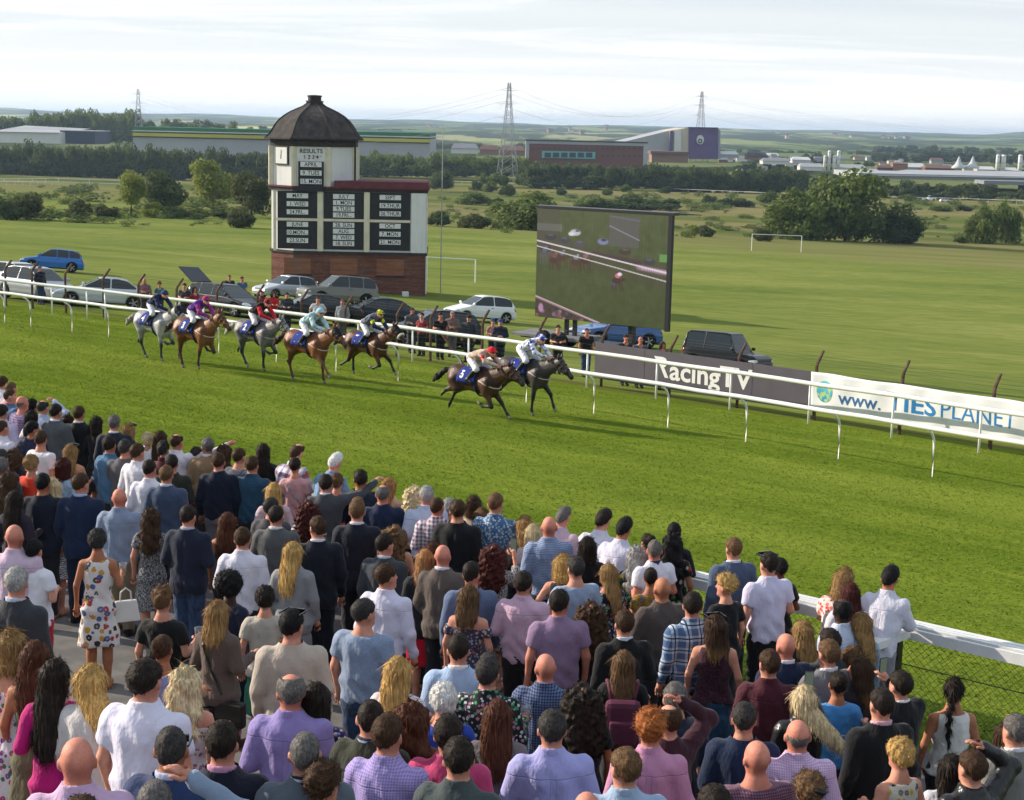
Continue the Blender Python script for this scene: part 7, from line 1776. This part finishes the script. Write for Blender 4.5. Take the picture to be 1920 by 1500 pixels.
(409,1123,'F','bent','mid','dblonde','jacket','#5d4d47','#1b1418:floral:#c0186a+#a01838:.8','fair','dark blonde woman in brown jacket and black skirt with pink flowers',{}),
(884,1053,'M','down','fade','dark','jacket','#5c6c8c','','fair','dark haired man in mid blue suit beside the off shoulder dress',{}),
(880,1095,'F','down','mid','lbrown','off','#3a3a50:floral:#a06a6a+#8090b0+#c8b0a0:1.6','','fair','brown bobbed woman in off shoulder floral dress',{}),
(860,1188,'M','down','fade','dark','jacket','#9db4d6','','fair','dark haired man in powder blue suit with white collar',{'collar':'#e8e8f0'}),
(305,1100,'F','drink','spiky','lbrown','tee','#17171a','','fair','short messy brown haired woman in black tee holding a plastic cup',{'strap':'#20181a'}),
(305,1187,'F','bent','bun','brown','vest','#7f87b8','','tan','brown haired woman with high bun and bare shoulders',{'ht':1.58}),
(273,1235,'M','down','short','dark','tee','#dad7ea','#7a3040','fair','large dark haired man in white short sleeved shirt',{'ht':1.86,'bulk':1.14,'collar':'#e0deee'}),
(22,1176,'F','bent','bob','dblonde','off','#d0c8cc:floral:#a8205a+#7a2a80+#306a40:1.0','','fair','dark blonde bobbed woman in pink floral off shoulder dress',{}),
(66,1198,'F','bent','long','auburn','strapless','#5f5a44','','tan','long auburn haired woman with bare tanned back in olive dress',{}),
(102,1233,'F','bent','verylong','dark','dress_l','#b0146c','','fair','very long dark haired woman in magenta dress',{}),
(171,1242,'F','bent','blown','blonde','jacket','#c9c4c4','#c9c4c4','fair','wind blown blonde woman in white blazer',{}),
(347,1246,'F','bent','wavy','plat','off','#cfc4c6:floral:#6a2038+#8a5a68:1.3','','fair','platinum wavy haired woman in white floral off shoulder top',{}),
(144,1382,'M','bent','','brown','shirt','#c4a6c6','','pink','large bald man in pink shirt at the bottom left',{'bulk':1.1}),
(322,1363,'M','bent','crop','dgrey','jacket','#26365c','','tan','close shaven man in blue jacket with sunglasses',{'sung':2,'collar':'#b8c0dc','turn':20}),
(417,1351,'M','bent','short','dark','jacket','#191d2c','','fair','dark haired man in navy pinstripe suit with pink collar',{'collar':'#c890b4'}),
(291,1463,'M','head','crop','grey','shirt','#8090a8','','fair','grey cropped man shading his eyes with a raised forearm',{}),
(153,1492,'M','bent','short','brown','shirt','#505868','','fair','brown haired head just showing at the bottom edge',{}),
(546,1260,'M','bent','balding','grey','shirt','#8f82bc','','pink','balding grey man in lilac shirt',{'bulk':1.1}),
(593,1277,'F','bent','long','dark','dress_s','#262a50:floral:#b83040+#5070c0+#c8c8d0:1.5','','fair','long dark haired woman in navy dress with multicoloured print',{}),
(572,1373,'M','bent','crop','grey','tee','#58626e','','fair','grey cropped man in slate polo with striped navy collar',{'collar':'#1c2440:hstripe:#c8ccd8:.6'}),
(697,1312,'M','bent','crop','dark','tee','#2c2f24','','fair','dark cropped man in dark olive polo',{'collar':'#2a3040:hstripe:#aab8c8:.6'}),
(607,1431,'F','bent','curlytop','brown','shirt','#6a5a50','','fair','brown curly head at the bottom edge beside the slate polo',{}),
(728,1338,'M','bent','short','brown','shirt','#8a7ac0:gingham:#b0a4d8:1.2','','fair','dark brown haired man in purple gingham shirt',{}),
(772,1312,'F','bent','wavy','auburn','shirt','#5a2c1c','','fair','auburn wavy haired woman in rust top',{}),
(747,1228,'F','drink','long','blonde','tee','#c8bcc2:lace:#e0d8dc','','fair','long blonde woman in white lace holding a drink',{}),
(831,1280,'F','bent','fshort','white','tee','#2440a0','','fair','platinum white cropped woman in royal blue top',{}),
(842,1340,'M','bent','short','dark','tee','#b8406e','','fair','dark haired man in rose pink polo',{'collar':'#c04a78'}),
(862,1381,'M','bent','short','dark','shirt','#3f4a4c','','fair','dark haired man in dark slate green shirt at the bottom',{}),
(890,928,'F','bent','bob','brown','tee','#c4b0a0','','fair','brown bobbed woman in cream at the rail',{'ht':1.64}),
(904,950,'F','bent','bob','lbrown','tee','#d0c0b0','','fair','light brown bobbed woman partly behind the leaf print shirt',{'ht':1.6}),
(930,924,'M','down','fade','lbrown','shirt','#48688e:floral:#b8c8d8+#9ab0c8:1.6','','fair','fair haired man in blue leaf print shirt',{'ht':1.86,'bulk':1.08}),
(983,965,'F','bent','long','dblonde','shirt','#6a5a58','','fair','dark blonde woman at the rail beyond the leaf print shirt',{}),
(1000,981,'F','bent','bob','plat','tee','#b8a4a4','','fair','pale blonde bobbed woman next to the striped blue shirt',{'ht':1.6}),
(1036,958,'M','lean','crop','grey','shirt','#c8a8b8','','pink','grey cropped man in pink shirt leaning on the rail',{}),
(1030,968,'M','bent','','brown','shirt','#6d7fa4:hstripe:#9aa8c6:1.1','','pink','bald man in blue and white striped shirt',{'bulk':1.06,'ht':1.84}),
(1112,963,'M','lean','short','dark','shirt','#d2cfe0','','fair','dark haired man in white shirt leaning over the rail',{'bulk':1.08}),
(1151,979,'M','lean','short','black','shirt','#cfcce0','','tan','black haired man in white shirt leaning beside his friend',{}),
(1102,1005,'F','bent','bob','dark','tee','#141418','','fair','dark bobbed woman in black top behind the white shirted pair',{}),
(1214,998,'F','bent','bun','dark','tee','#3a3034','','tan','dark haired woman with bun at the rail',{'ht':1.6}),
(1195,1022,'F','bent','wavy','silver','dress_s','#17181c:floral:#c8a01c+#2a7a3a+#206a48:.8','','fair','ash blonde wavy haired woman in black dress with yellow and green print',{}),
(1227,1012,'M','bent','crop','grey','tee','#d8d6e4','','pink','grey cropped man in white polo with navy collar trim',{'collar':'#2a3250'}),
(1265,979,'F','bent','short','black','shirt','#1a191e','','brown','black haired person in black at the rail beyond the floral dress',{'ht':1.72}),
(1261,998,'F','down','wavy','black','dress_s','#17161a:floral:#b02c34+#3a6a3a+#c8b0a8:.7','','tan','long black haired woman in black floral dress',{'ht':1.72}),
(927,1019,'F','phone','curly','red','dress_l','#b4b2b4:speckle:#2c2a2e:1.2','','fair','dark red curly haired woman in speckled dress filming with a phone',{}),
(982,1071,'M','bent','short','dark','shirt','#c9a9c0','#1c1c22','fair','dark haired man in pink shirt and black trousers',{'bulk':1.06}),
(1056,1037,'F','hip','bob','blonde','vest','#22242a','','fair','blonde woman in black sleeveless top with bare arm',{}),
(1080,1043,'M','bent','short','dgrey','tee','#8b9ab4','','fair','dark haired man in pale grey blue polo',{}),
(1140,1055,'F','bent','long','dblonde','dress_s','#191d30:floral:#7ab0a8+#c8d0d8+#a05060:1.2','','fair','dark blonde long haired woman in navy floral dress',{}),
(1049,1105,'M','down','short','dark','tee','#8c7392','','pink','dark haired man in mauve short sleeved shirt',{'ht':1.82,'bulk':1.06,'collar':'#8c7392'}),
(1220,1062,'F','bent','bun','dark','dress_s','#8a6a20:floral:#2a3a80+#5a3a20:1.2','','tan','dark haired woman with low bun in mustard print dress',{'ht':1.6}),
(1242,1082,'M','bent','','brown','jumper','#4e4442','','tan','bald tanned man in brown knitted jumper',{'bulk':1.06}),
(1108,1126,'F','bent','curly','brown','shirt','#26262c','','fair','woman with big dark brown curls in charcoal top',{}),
(1171,1143,'M','bent','short','brown','jumper','#121216','','fair','brown haired man in black jumper with white collar',{'collar':'#c8d0e0'}),
(1024,1225,'M','bent','','brown','shirt','#202a4a:gingham:#6878a0:.9','','pink','shaven headed man in navy gingham shirt',{}),
(915,1232,'M','bent','quiff','dgrey','shirt','#1c2226:floral:#3a9a6a+#d0d0d8+#a86a90:1.4','','fair','grey quiffed man in dark shirt with green flowers',{}),
(1170,1217,'F','bent','long','lbrown','jumper','#151418','','fair','long brown haired woman in glasses with maroon backpack',{'turn':-25,'bag':1}),
(934,1308,'F','bent','long','auburn','shirt','#6a6466','','fair','long straight auburn haired woman in grey top',{}),
(1091,1279,'F','bent','curly','dark','tee','#16151a','','tan','very dark long curly haired woman in black tee',{}),
(1036,1330,'M','bent','short','dgrey','shirt','#a2a2d8','','fair','dark grey haired man in lavender blue shirt',{'bulk':1.08}),
(1221,1333,'M','bent','curlytop','ginger','shirt','#c28aac','','fair','ginger curly haired man in pink shirt',{}),
(1254,1318,'M','head','balding','brown','jumper','#3c1c28','','fair','brown balding man in maroon jumper raising a wrist',{'ht':1.72}),
(1266,1279,'M','bent','short','grey','jacket','#222a3e','','fair','grey haired man in navy jacket behind the ginger man',{}),
(1174,1401,'M','bent','short','lbrown','shirt','#9ab0cc','','fair','light brown haired young man in pale blue shirt at the bottom',{}),
(1101,1484,'M','bent','','brown','shirt','#606a7c','','pink','bald crown just showing at the bottom edge',{}),
(1376,1008,'M','bent','fade','lbrown','jacket','#485670','','fair','brown haired man in slate blue suit at the rail',{'collar':WHITE,'turn':-25}),
(1442,1035,'M','drink','fade','dark','tee','#c9c5e0','#15151a','fair','tall dark haired man in white short sleeved shirt and black trousers',{'ht':1.86,'bulk':1.04,'collar':'#d0cce6','sung':1}),
(1463,1045,'F','bent','short','black','tee','#17171c','','brown','black haired woman in black hidden behind the white shirt',{'ht':1.66}),
(1362,1077,'F','down','curlytop','blonde','tee','#131318','','fair','short curly blonde woman in black top',{'ht':1.68}),
(1299,1110,'M','down','short','dark','shirt','#4a648e:plaid:#b8c8dc+#20304e:.9','#2a3450','fair','dark haired man in blue and white plaid shirt',{'bulk':1.1,'turn':-25}),
(1343,1150,'F','down','mid','ombre','tee','#2c1420:lace:#4a2636','#274664:denim','fair','woman with ombre hair in maroon lace top and denim skirt',{'bulk':1.12,'top':'vest','sung':1}),
(1568,1074,'F','lean','bob','dblonde','dress_s','#d8d0cc:floral:#d8301c+#e04a30:1.0','','fair','blonde woman in red and white floral dress at the rail',{}),
(1595,1091,'F','bent','long','red','tee','#c9c6ce','','fair','dark auburn long haired woman in white at the rail',{}),
(1579,1120,'M','bent','balding','black','shirt','#c0cae2','','dark','dark skinned man in pale blue shirt',{}),
(1655,1072,'M','lean','short','black','shirt','#cfcddc','#8a8890','tan','black haired man in white shirt resting an elbow on the rail corner',{'bulk':1.05}),
(1505,1161,'F','bent','long','dblonde','shirt','#22222a','','fair','dark blonde woman behind the bald man in navy suit',{}),
(1474,1187,'M','bent','','brown','jacket','#1a2542','','pink','bald man in navy suit with white collar',{'collar':WHITE}),
(1444,1217,'M','bent','short','brown','shirt','#4a1c2a','','fair','brown haired man in burgundy shirt',{}),
(1614,1146,'F','bent','long','dblonde','shirt','#8a9aa8:denim','','fair','dark blonde long haired woman in pale denim beside the rail corner',{}),
(1556,1178,'M','bent','short','dark','jacket','#33343a','','brown','dark haired man directly behind the grey suited man',{'ht':1.78}),
(1554,1198,'M','bent','short','lbrown','jacket','#6a6a70','','fair','brown haired man in light grey suit with white collar',{'collar':WHITE}),
(1598,1209,'F','bent','mid','lbrown','tee','#4a4048','','fair','brown shoulder length haired woman between the blondes',{'ht':1.62}),
(1614,1230,'F','bent','mid','ombre','shirt','#2a2228','','fair','woman with highlighted brown hair in dark top',{}),
(1508,1283,'F','phone','blown','plat','jacket','#16161a:leather','','fair','ash blonde woman in black leather jacket holding up a phone',{}),
(1572,1256,'F','bent','bun','dark','tee','#4a8ed0','','tan','dark haired woman with bun in sky blue top',{}),
(1397,1316,'M','bent','short','dgrey','jacket','#1c2a48','','fair','greying man in royal navy jacket',{}),
(1497,1349,'M','bent','ring','grey','shirt','#b690bc:gingham:#d8c0dc:1.3','','pink','large bald man in pink gingham shirt',{'bulk':1.12}),
(1654,1290,'M','bent','fade','dark','jacket','#14151a','','fair','dark haired man in black suit with pink collar',{'collar':'#c8a0b4','ht':1.82}),
(1689,1257,'M','phone','short','dark','jacket','#17171b','','fair','dark haired man in black suit photographing with a phone',{'collar':WHITE}),
(1790,1268,'F','bent','braid','dark','vest','#d6d3d0','','tan','dark braided woman in white sleeveless top',{'bulk':1.1}),
(1689,1382,'F','bent','fshort','blonde','vest','#c8c2b4:floral:#1c1c20+#c8a820+#6a6660:.9','','fair','short blonde woman in cream black and yellow print top',{}),
(1824,1406,'M','head','short','brown','jacket','#141418:leather','','fair','dark haired man in black leather jacket with hand on head',{}),
(1785,1412,'F','bent','mid','dark','tee','#c8c8d2','','fair','dark haired woman in pale top beside the leather jacket man',{'ht':1.6}),
(1905,1339,'M','bent','short','grey','jacket','#7a7874','','fair','grey haired man in stone grey suit at the right edge',{'collar':WHITE}),
(1890,1352,'F','head','mid','brown','shirt','#6ab0c8:floral:#d8e4ea+#3a80a8:1.4','','fair','woman in turquoise print sleeve with raised arm at the right edge',{'ht':1.62}),
(1518,1450,'F','bent','curlytop','lbrown','shirt','#8a6a78','','fair','brown curly haired woman with black claw clip at the bottom edge',{'clip':1}),
(1420,1388,'M','bent','','brown','tee','#4a2436:gingham:#7a5a70:1.2','','pink','bald man in maroon gingham at the bottom edge',{}),
(1340,1470,'M','bent','short','dark','jacket','#20242e','','fair','dark haired man at the bottom edge before the navy jacket',{}),
]
rp = random.Random(21); HOLD = []
TGT = Vector((-1.5, 43, 0))
for i, (px, py, sex, pose, hs, hc, top, c, bc, sk, label, ex_) in enumerate(PEOPLE):
    ht = ex_.get('ht') or round((1.775 if sex == 'M' else 1.665)+rp.uniform(-.03, .03), 3)
    P = hit(px, py, ht+(.012 if hs not in ('', 'ring', 'crop') else 0))
    P.z = ground(P.x, P.y)
    d = TGT-P; rz = math.atan2(-d.x, d.y)+R(rp.uniform(-20, 20)+(4 if px > 960 else -6))
    if pose == 'lean': rz = math.atan2(-(Nv[0]), Nv[1])+R(8)
    turn = ex_.get('turn')
    if turn is None: turn = rp.choice((0, 0, 25, -25)) if pose in ('bent', 'down') else 0
    if pose == 'bent': pose = rp.choice(('bent', 'bent', 'drink', 'fold', 'down')) if sex == 'M' else rp.choice(('bent', 'bent', 'drink', 'down'))
    if pose in ('fold', 'drink', 'lean', 'phone', 'point', 'head', 'hip'): turn = 0
    top = ex_.get('top', top)
    bot = ex_.get('bot') or ('trousers' if sex == 'M' else ('skirt' if bc and 'denim' not in bc or 'skirt' in label else 'trousers'))
    bulk = ex_.get('bulk') or rp.uniform(.97, 1.05)
    r = make_person(P, rz, label, sex, pose, turn, hs, hc, top, cl(c, seam=top == 'shirt'), bot, cl(bc), sk, ht, bulk, cl(ex_['collar']) if ex_.get('collar') else None, 'spectators watching from the stand side', cl('#141316') if ex_.get('shoes') else None)
    ly = .42*(.69**1.25) if pose == 'lean' else 0
    if ex_.get('sung'):
        z, y, t_ = (1.745, .045, 0) if ex_['sung'] == 1 else (1.665, .075, 0)
        mb = MB()
        for s in (-1, 1): mb.box((s*.037, y+.035+ly, z), (.058, .02, .036)); mb.box((s*.082, y-.02+ly, z+.004), (.008, .13, .010))
        mb.box((0, y+.04+ly, z+.008), (.02, .012, .010)); o = mb.build('sunglasses', mat('sunglasses_black', '#131216', .15, .6, 0), r); o.rotation_euler = (0, 0, R(turn)) if turn else (0, 0, 0)
    if ex_.get('earring'): o = MB().lathe([(.004, -.016), (.016, -.008), (.016, .008), (.004, .016)], 8).build('earring', mat('earring_yellow', '#d8a818', .4, .5, 0), r, True); o.location = (-.088, -.02, 1.56)
    if ex_.get('clip'): MB().tube([(-.05, -.125, 1.72), (0, -.15, 1.70), (.05, -.125, 1.69)], [.012, .022, .010], 6).build('hair_clip', m_black, r, True)
    if ex_.get('strap'):
        MB().tube([(-.09, -.03, 1.47), (-.05, -.13, 1.36), (.06, -.155, 1.20), (.17, -.10, 1.03), (.19, .0, .98)], .011, 5).build('bag_strap', cl(ex_['strap']), r)
    HOLD.append((label, r, pose, sex))
WHO = {l: (r, p, s) for l, r, p, s in HOLD}
def in_hand(r, sex, pose, side=1, ext=.10):
    j = joints(sex, pose, side); d = handv(j); p = Vector(j[2])+Vector(d)*ext; return Matrix.LocRotScale(r.location, r.rotation_euler, r.scale)@p
def wm(r): return Matrix.LocRotScale(r.location, r.rotation_euler, r.scale)
# phones held up
m_phone = mat('phone_black', '#121216', .25, .6, 0)
def g_ph(t, tc, b):
    b.inputs['Emission Color'].default_value = (.10, .13, .10, 1); b.inputs['Emission Strength'].default_value = .6; return (.02, .02, .02)
m_phs = mat('phone_screen', fn=g_ph, rough=.2, spec=.5)
for l, r, p, s in HOLD:
    if p == 'phone':
        q = in_hand(r, s, p, 1, .09); t_ = thing('phone', 'black phone held up by the '+{'dark red': 'red curly haired woman in speckled dress', 'ash blon': 'ash blonde woman in leather jacket', 'dark hai': 'dark haired man in black suit'}[l[:8]], 'phone', q+Vector((0, 0, .06)), r.rotation_euler.z)
        MB().box((0, 0, 0), (.076, .010, .155)).build('case', m_phone, t_, bevel=.003); MB().box((0, -.0065, 0), (.068, .003, .142)).build('display', m_phs, t_)
# plastic cups
def g_cup(t, tc, b):
    b.inputs['Transmission Weight'].default_value = .85; b.inputs['IOR'].default_value = 1.2; return (.85, .86, .88)
m_cup = mat('cup_clear_plastic', fn=g_cup, rough=.12, spec=.5)
m_beer = mat('cup_drink', '#a8845a', .2, .5, 0)
ncup = 0
for l, r, p, s in HOLD:
    if p == 'drink' and (hash_ := sum(map(ord, l)) % 5) < 2 or l.startswith(('tanned woman', 'short messy', 'tall dark haired man in white', 'long blonde woman in white lace')) and p == 'drink':
        q = in_hand(r, s, p, 1, .07)
        t_ = thing('plastic_cup', 'clear plastic cup in the hand of the '+l, 'cup', q+Vector((0, 0, -.05)), 0, 'plastic cups in hands')
        t_['label'] = ' '.join(t_['label'].split()[:16])
        MB().lathe([(.030, 0), (.032, .002), (.041, .125), (.043, .127), (.041, .129), (.039, .125), (.030, .004)], 14).build('cup', m_cup, t_, True)
        MB().lathe([(.001, .008), (.029, .008), (.034, .06), (.001, .06)], 12).build('drink', m_beer, t_, True)
# bags
r, p, s = WHO['tanned woman in white dress with large red and yellow flowers']
hb = thing('handbag', 'white handbag hanging from the arm of the floral dress woman', 'handbag', wm(r)@Vector((.27, .12, .84)), r.rotation_euler.z+.3)
MB().add([(-.14, -.05, -.12), (.14, -.05, -.12), (.14, .05, -.12), (-.14, .05, -.12), (-.11, -.025, .10), (.11, -.025, .10), (.11, .025, .10), (-.11, .025, .10)], [(3, 2, 1, 0), (4, 5, 6, 7), (0, 1, 5, 4), (1, 2, 6, 5), (2, 3, 7, 6), (3, 0, 4, 7)]).build('bag_body', mat('handbag_white_leather', '#dcd8d4', .4, .45, .05), hb, bevel=.012)
MB().tube([(-.06, 0, .09), (-.05, 0, .19), (0, 0, .23), (.05, 0, .19), (.06, 0, .09)], .009, 6).build('bag_handle', mat('handbag_white_leather'), hb, True)
r, p, s = WHO['dark blonde woman in brown jacket and black skirt with pink flowers']
MB().tube([(-.10, -.02, 1.48), (-.07, -.14, 1.38), (.02, -.15, 1.15), (.12, -.14, .95), (.2, -.05, .86)], .012, 5).build('bag_strap', m_black, r)
hb = thing('shoulder_bag', 'black shoulder bag at the hip of the brown jacket woman', 'handbag', wm(r)@Vector((.20, -.10, .76)), r.rotation_euler.z)
MB().box((0, 0, 0), (.25, .09, .22)).build('bag_body', m_leather, hb, bevel=.02); MB().box((0, -.05, .03), (.25, .012, .14)).build('flap', m_leather, hb, bevel=.004)
r, p, s = WHO['long brown haired woman in glasses with maroon backpack']
bp_ = thing('backpack', 'maroon backpack worn by the brown haired woman in glasses', 'backpack', wm(r)@Vector((0, -.215, 1.17)), r.rotation_euler.z)
m_mar = mat('backpack_maroon', '#5a2a40', .75, .25, .12, 8, .3, 60)
MB().box((0, 0, 0), (.30, .13, .40)).build('pack', m_mar, bp_, bevel=.05); MB().box((0, -.075, -.06), (.22, .06, .20)).build('pocket', m_mar, bp_, bevel=.02)
for s_ in (-1, 1): MB().tube([(s_*.09, .05, .17), (s_*.12, .13, .29), (s_*.13, .28, .27)], .017, 6).build('strap', m_mar, bp_, True)
# ================================================================== air
hm_ = bpy.data.materials.new('haze_air'); hm_.use_nodes = True; hm_.node_tree.nodes.clear(); t = NT(hm_.node_tree)
pv_ = t('VolumePrincipled', {'Color': (.55, .74, 1.0, 1), 'Density': 1.0e-4, 'Anisotropy': .3})
t.L.new(pv_.outputs[0], t('OutputMaterial').inputs['Volume'])
MB().box((0, 2500, 24), (25000, 22000, 103)).build('haze', hm_, kind='stuff')
# ================================================================== onlookers behind the fence
G3 = 'onlookers behind the boundary fence'
FP = [(75, 511, 'M', 'down', 'short', 'grey', 'jacket', '#1c2434', JEAN, 'man in dark jacket standing at the fence by the silver car'),
 (271, 530, 'M', 'fold', 'ring', 'grey', 'shirt', '#7a4a54:plaid:#a07a80+#503038:1.2', '#3a3a40', 'bald man in red checked shirt beside the pale silver saloon'),
 (299, 538, 'F', 'fold', 'fshort', 'lbrown', 'tee', '#2a6a6c', '#26262c', 'short haired woman in teal beside the red checked man'),
 (346, 552, 'M', 'bent', 'short', 'brown', 'tee', '#33343a', '#2c2c34', 'man in charcoal under the raised boot lid'),
 (365, 551, 'F', 'bent', 'mid', 'brown', 'tee', '#8a2030', '#2c2c34', 'woman in dark red beside the raised boot lid'),
 (430, 515.5, 'M', 'bent', 'crop', 'brown', 'tee', '#1c2c3c', '#22242c', 'man in navy tee standing beyond the dark open car'),
 (454, 519, 'M', 'bent', 'short', 'dark', 'tee', '#2c6480', '#22242c', 'man in blue tee standing beyond the dark open car'),
 (491, 545, 'F', 'bent', 'short', 'dark', 'jumper', '#5a1c28', '#22242c', 'dark haired person in maroon beside the red top woman'),
 (513.5, 547, 'F', 'bent', 'mid', 'dark', 'jumper', '#b81c28', '#22242c', 'woman in bright red top near the tower cars'),
 (538, 549, 'M', 'bent', 'short', 'dark', 'jacket', '#2c3440', '#22242c', 'dark clothed man right of the red top woman'),
 (596, 561, 'M', 'hip', 'short', 'brown', 'tee', '#c8c8cc', '#4a4c54', 'man in white tee before the gunmetal car'),
 (642, 582, 'M', 'down', 'crop', 'grey', 'shirt', '#8a8c94', '#4a4c54', 'grey cropped man in grey shirt behind the dark blue saloon'),
 (773, 595, 'M', 'bent', 'short', 'dark', 'jacket', '#4c4e54', '#22242c', 'grey jacketed man at the tail of the charcoal hatchback'),
 (791, 602, 'F', 'bent', 'short', 'brown', 'tee', '#8a2a34', '#22242c', 'short haired woman in red by the charcoal hatchback'),
 (826, 606, 'M', 'drink', 'short', 'dark', 'tee', '#17171c', '#1c1c22', 'man in black tee with a drink behind the fence strut'),
 (848, 605, 'M', 'fold', 'short', 'silver', 'jacket', '#75605a', '#5a5a60', 'silver haired man in brown jacket at the fence'),
 (879, 608, 'M', 'down', 'short', 'black', 'jacket', '#34363e', '#1c1c22', 'man in dark coat and cap below the white hatchback'),
 (924, 612, 'F', 'fold', 'short', 'dark', 'tee', '#a86a78', '#2c2c34', 'person in pink top and blue cap below the white hatchback'),
 (938, 613, 'M', 'fold', 'short', 'dark', 'jacket', '#1e2638', '#22242c', 'person in navy and blue cap beside the pink top'),
 (1046, 640, 'M', 'bent', 'short', 'dark', 'tee', '#26262c', '#22242c', 'man in dark tee behind the leading grey horse'),
 (1100, 634, 'M', 'down', 'crop', 'brown', 'tee', '#17171a', '#2c4468:denim', 'man in black tee and jeans at the left end of the grey board'),
 (1174, 633, 'M', 'bent', 'short', 'dark', 'tee', '#2c2c34', '#22304c:denim', 'man whose head shows over the left part of the grey board'),
 (1201, 643, 'M', 'bent', 'ring', 'grey', 'tee', '#54565e', '#22242c', 'bald head showing over the grey board under the screen'),
 (1243, 643, 'F', 'bent', 'mid', 'brown', 'tee', '#5a4a50', '#8a6a5a', 'brown haired woman showing over the grey board')]
for px, py, sex, pose, hs, hc, top, c, bc, lb in FP:
    ht = 1.76 if sex == 'M' else 1.66
    off_ = rp.uniform(0, 2.2); P = hit(px, py, ht)
    while P.x*Nv[0]+P.y*Nv[1] < nR(P.x*Uv[0]+P.y*Uv[1])+2.0+off_: P = Vector((P.x*1.004, P.y*1.004, 0))
    P.z = ground(P.x, P.y); rz = math.atan2(P.x, -P.y)+R(rp.uniform(-35, 35))
    r = make_person(P, rz, lb, sex, pose, 0, hs, hc, top, cl(c), 'trousers', cl(bc), rp.choice(('fair', 'pink')), ht, 1.03, None, G3, cl('#1c1a1c'))
    if 'cap' in lb:
        mb = MB().lathe([(.092, 1.70), (.094, 1.74), (.08, 1.785), (.04, 1.805), (.001, 1.81)], 14); mb.box((0, .13, 1.712), (.15, .12, .012)); o = mb.build('cap', cl('#2a4a8a' if 'blue' in lb else '#1a1a1e'), r, True); o.scale = (.95, 1.1, 1); o.location = (0, -.01, -.01)
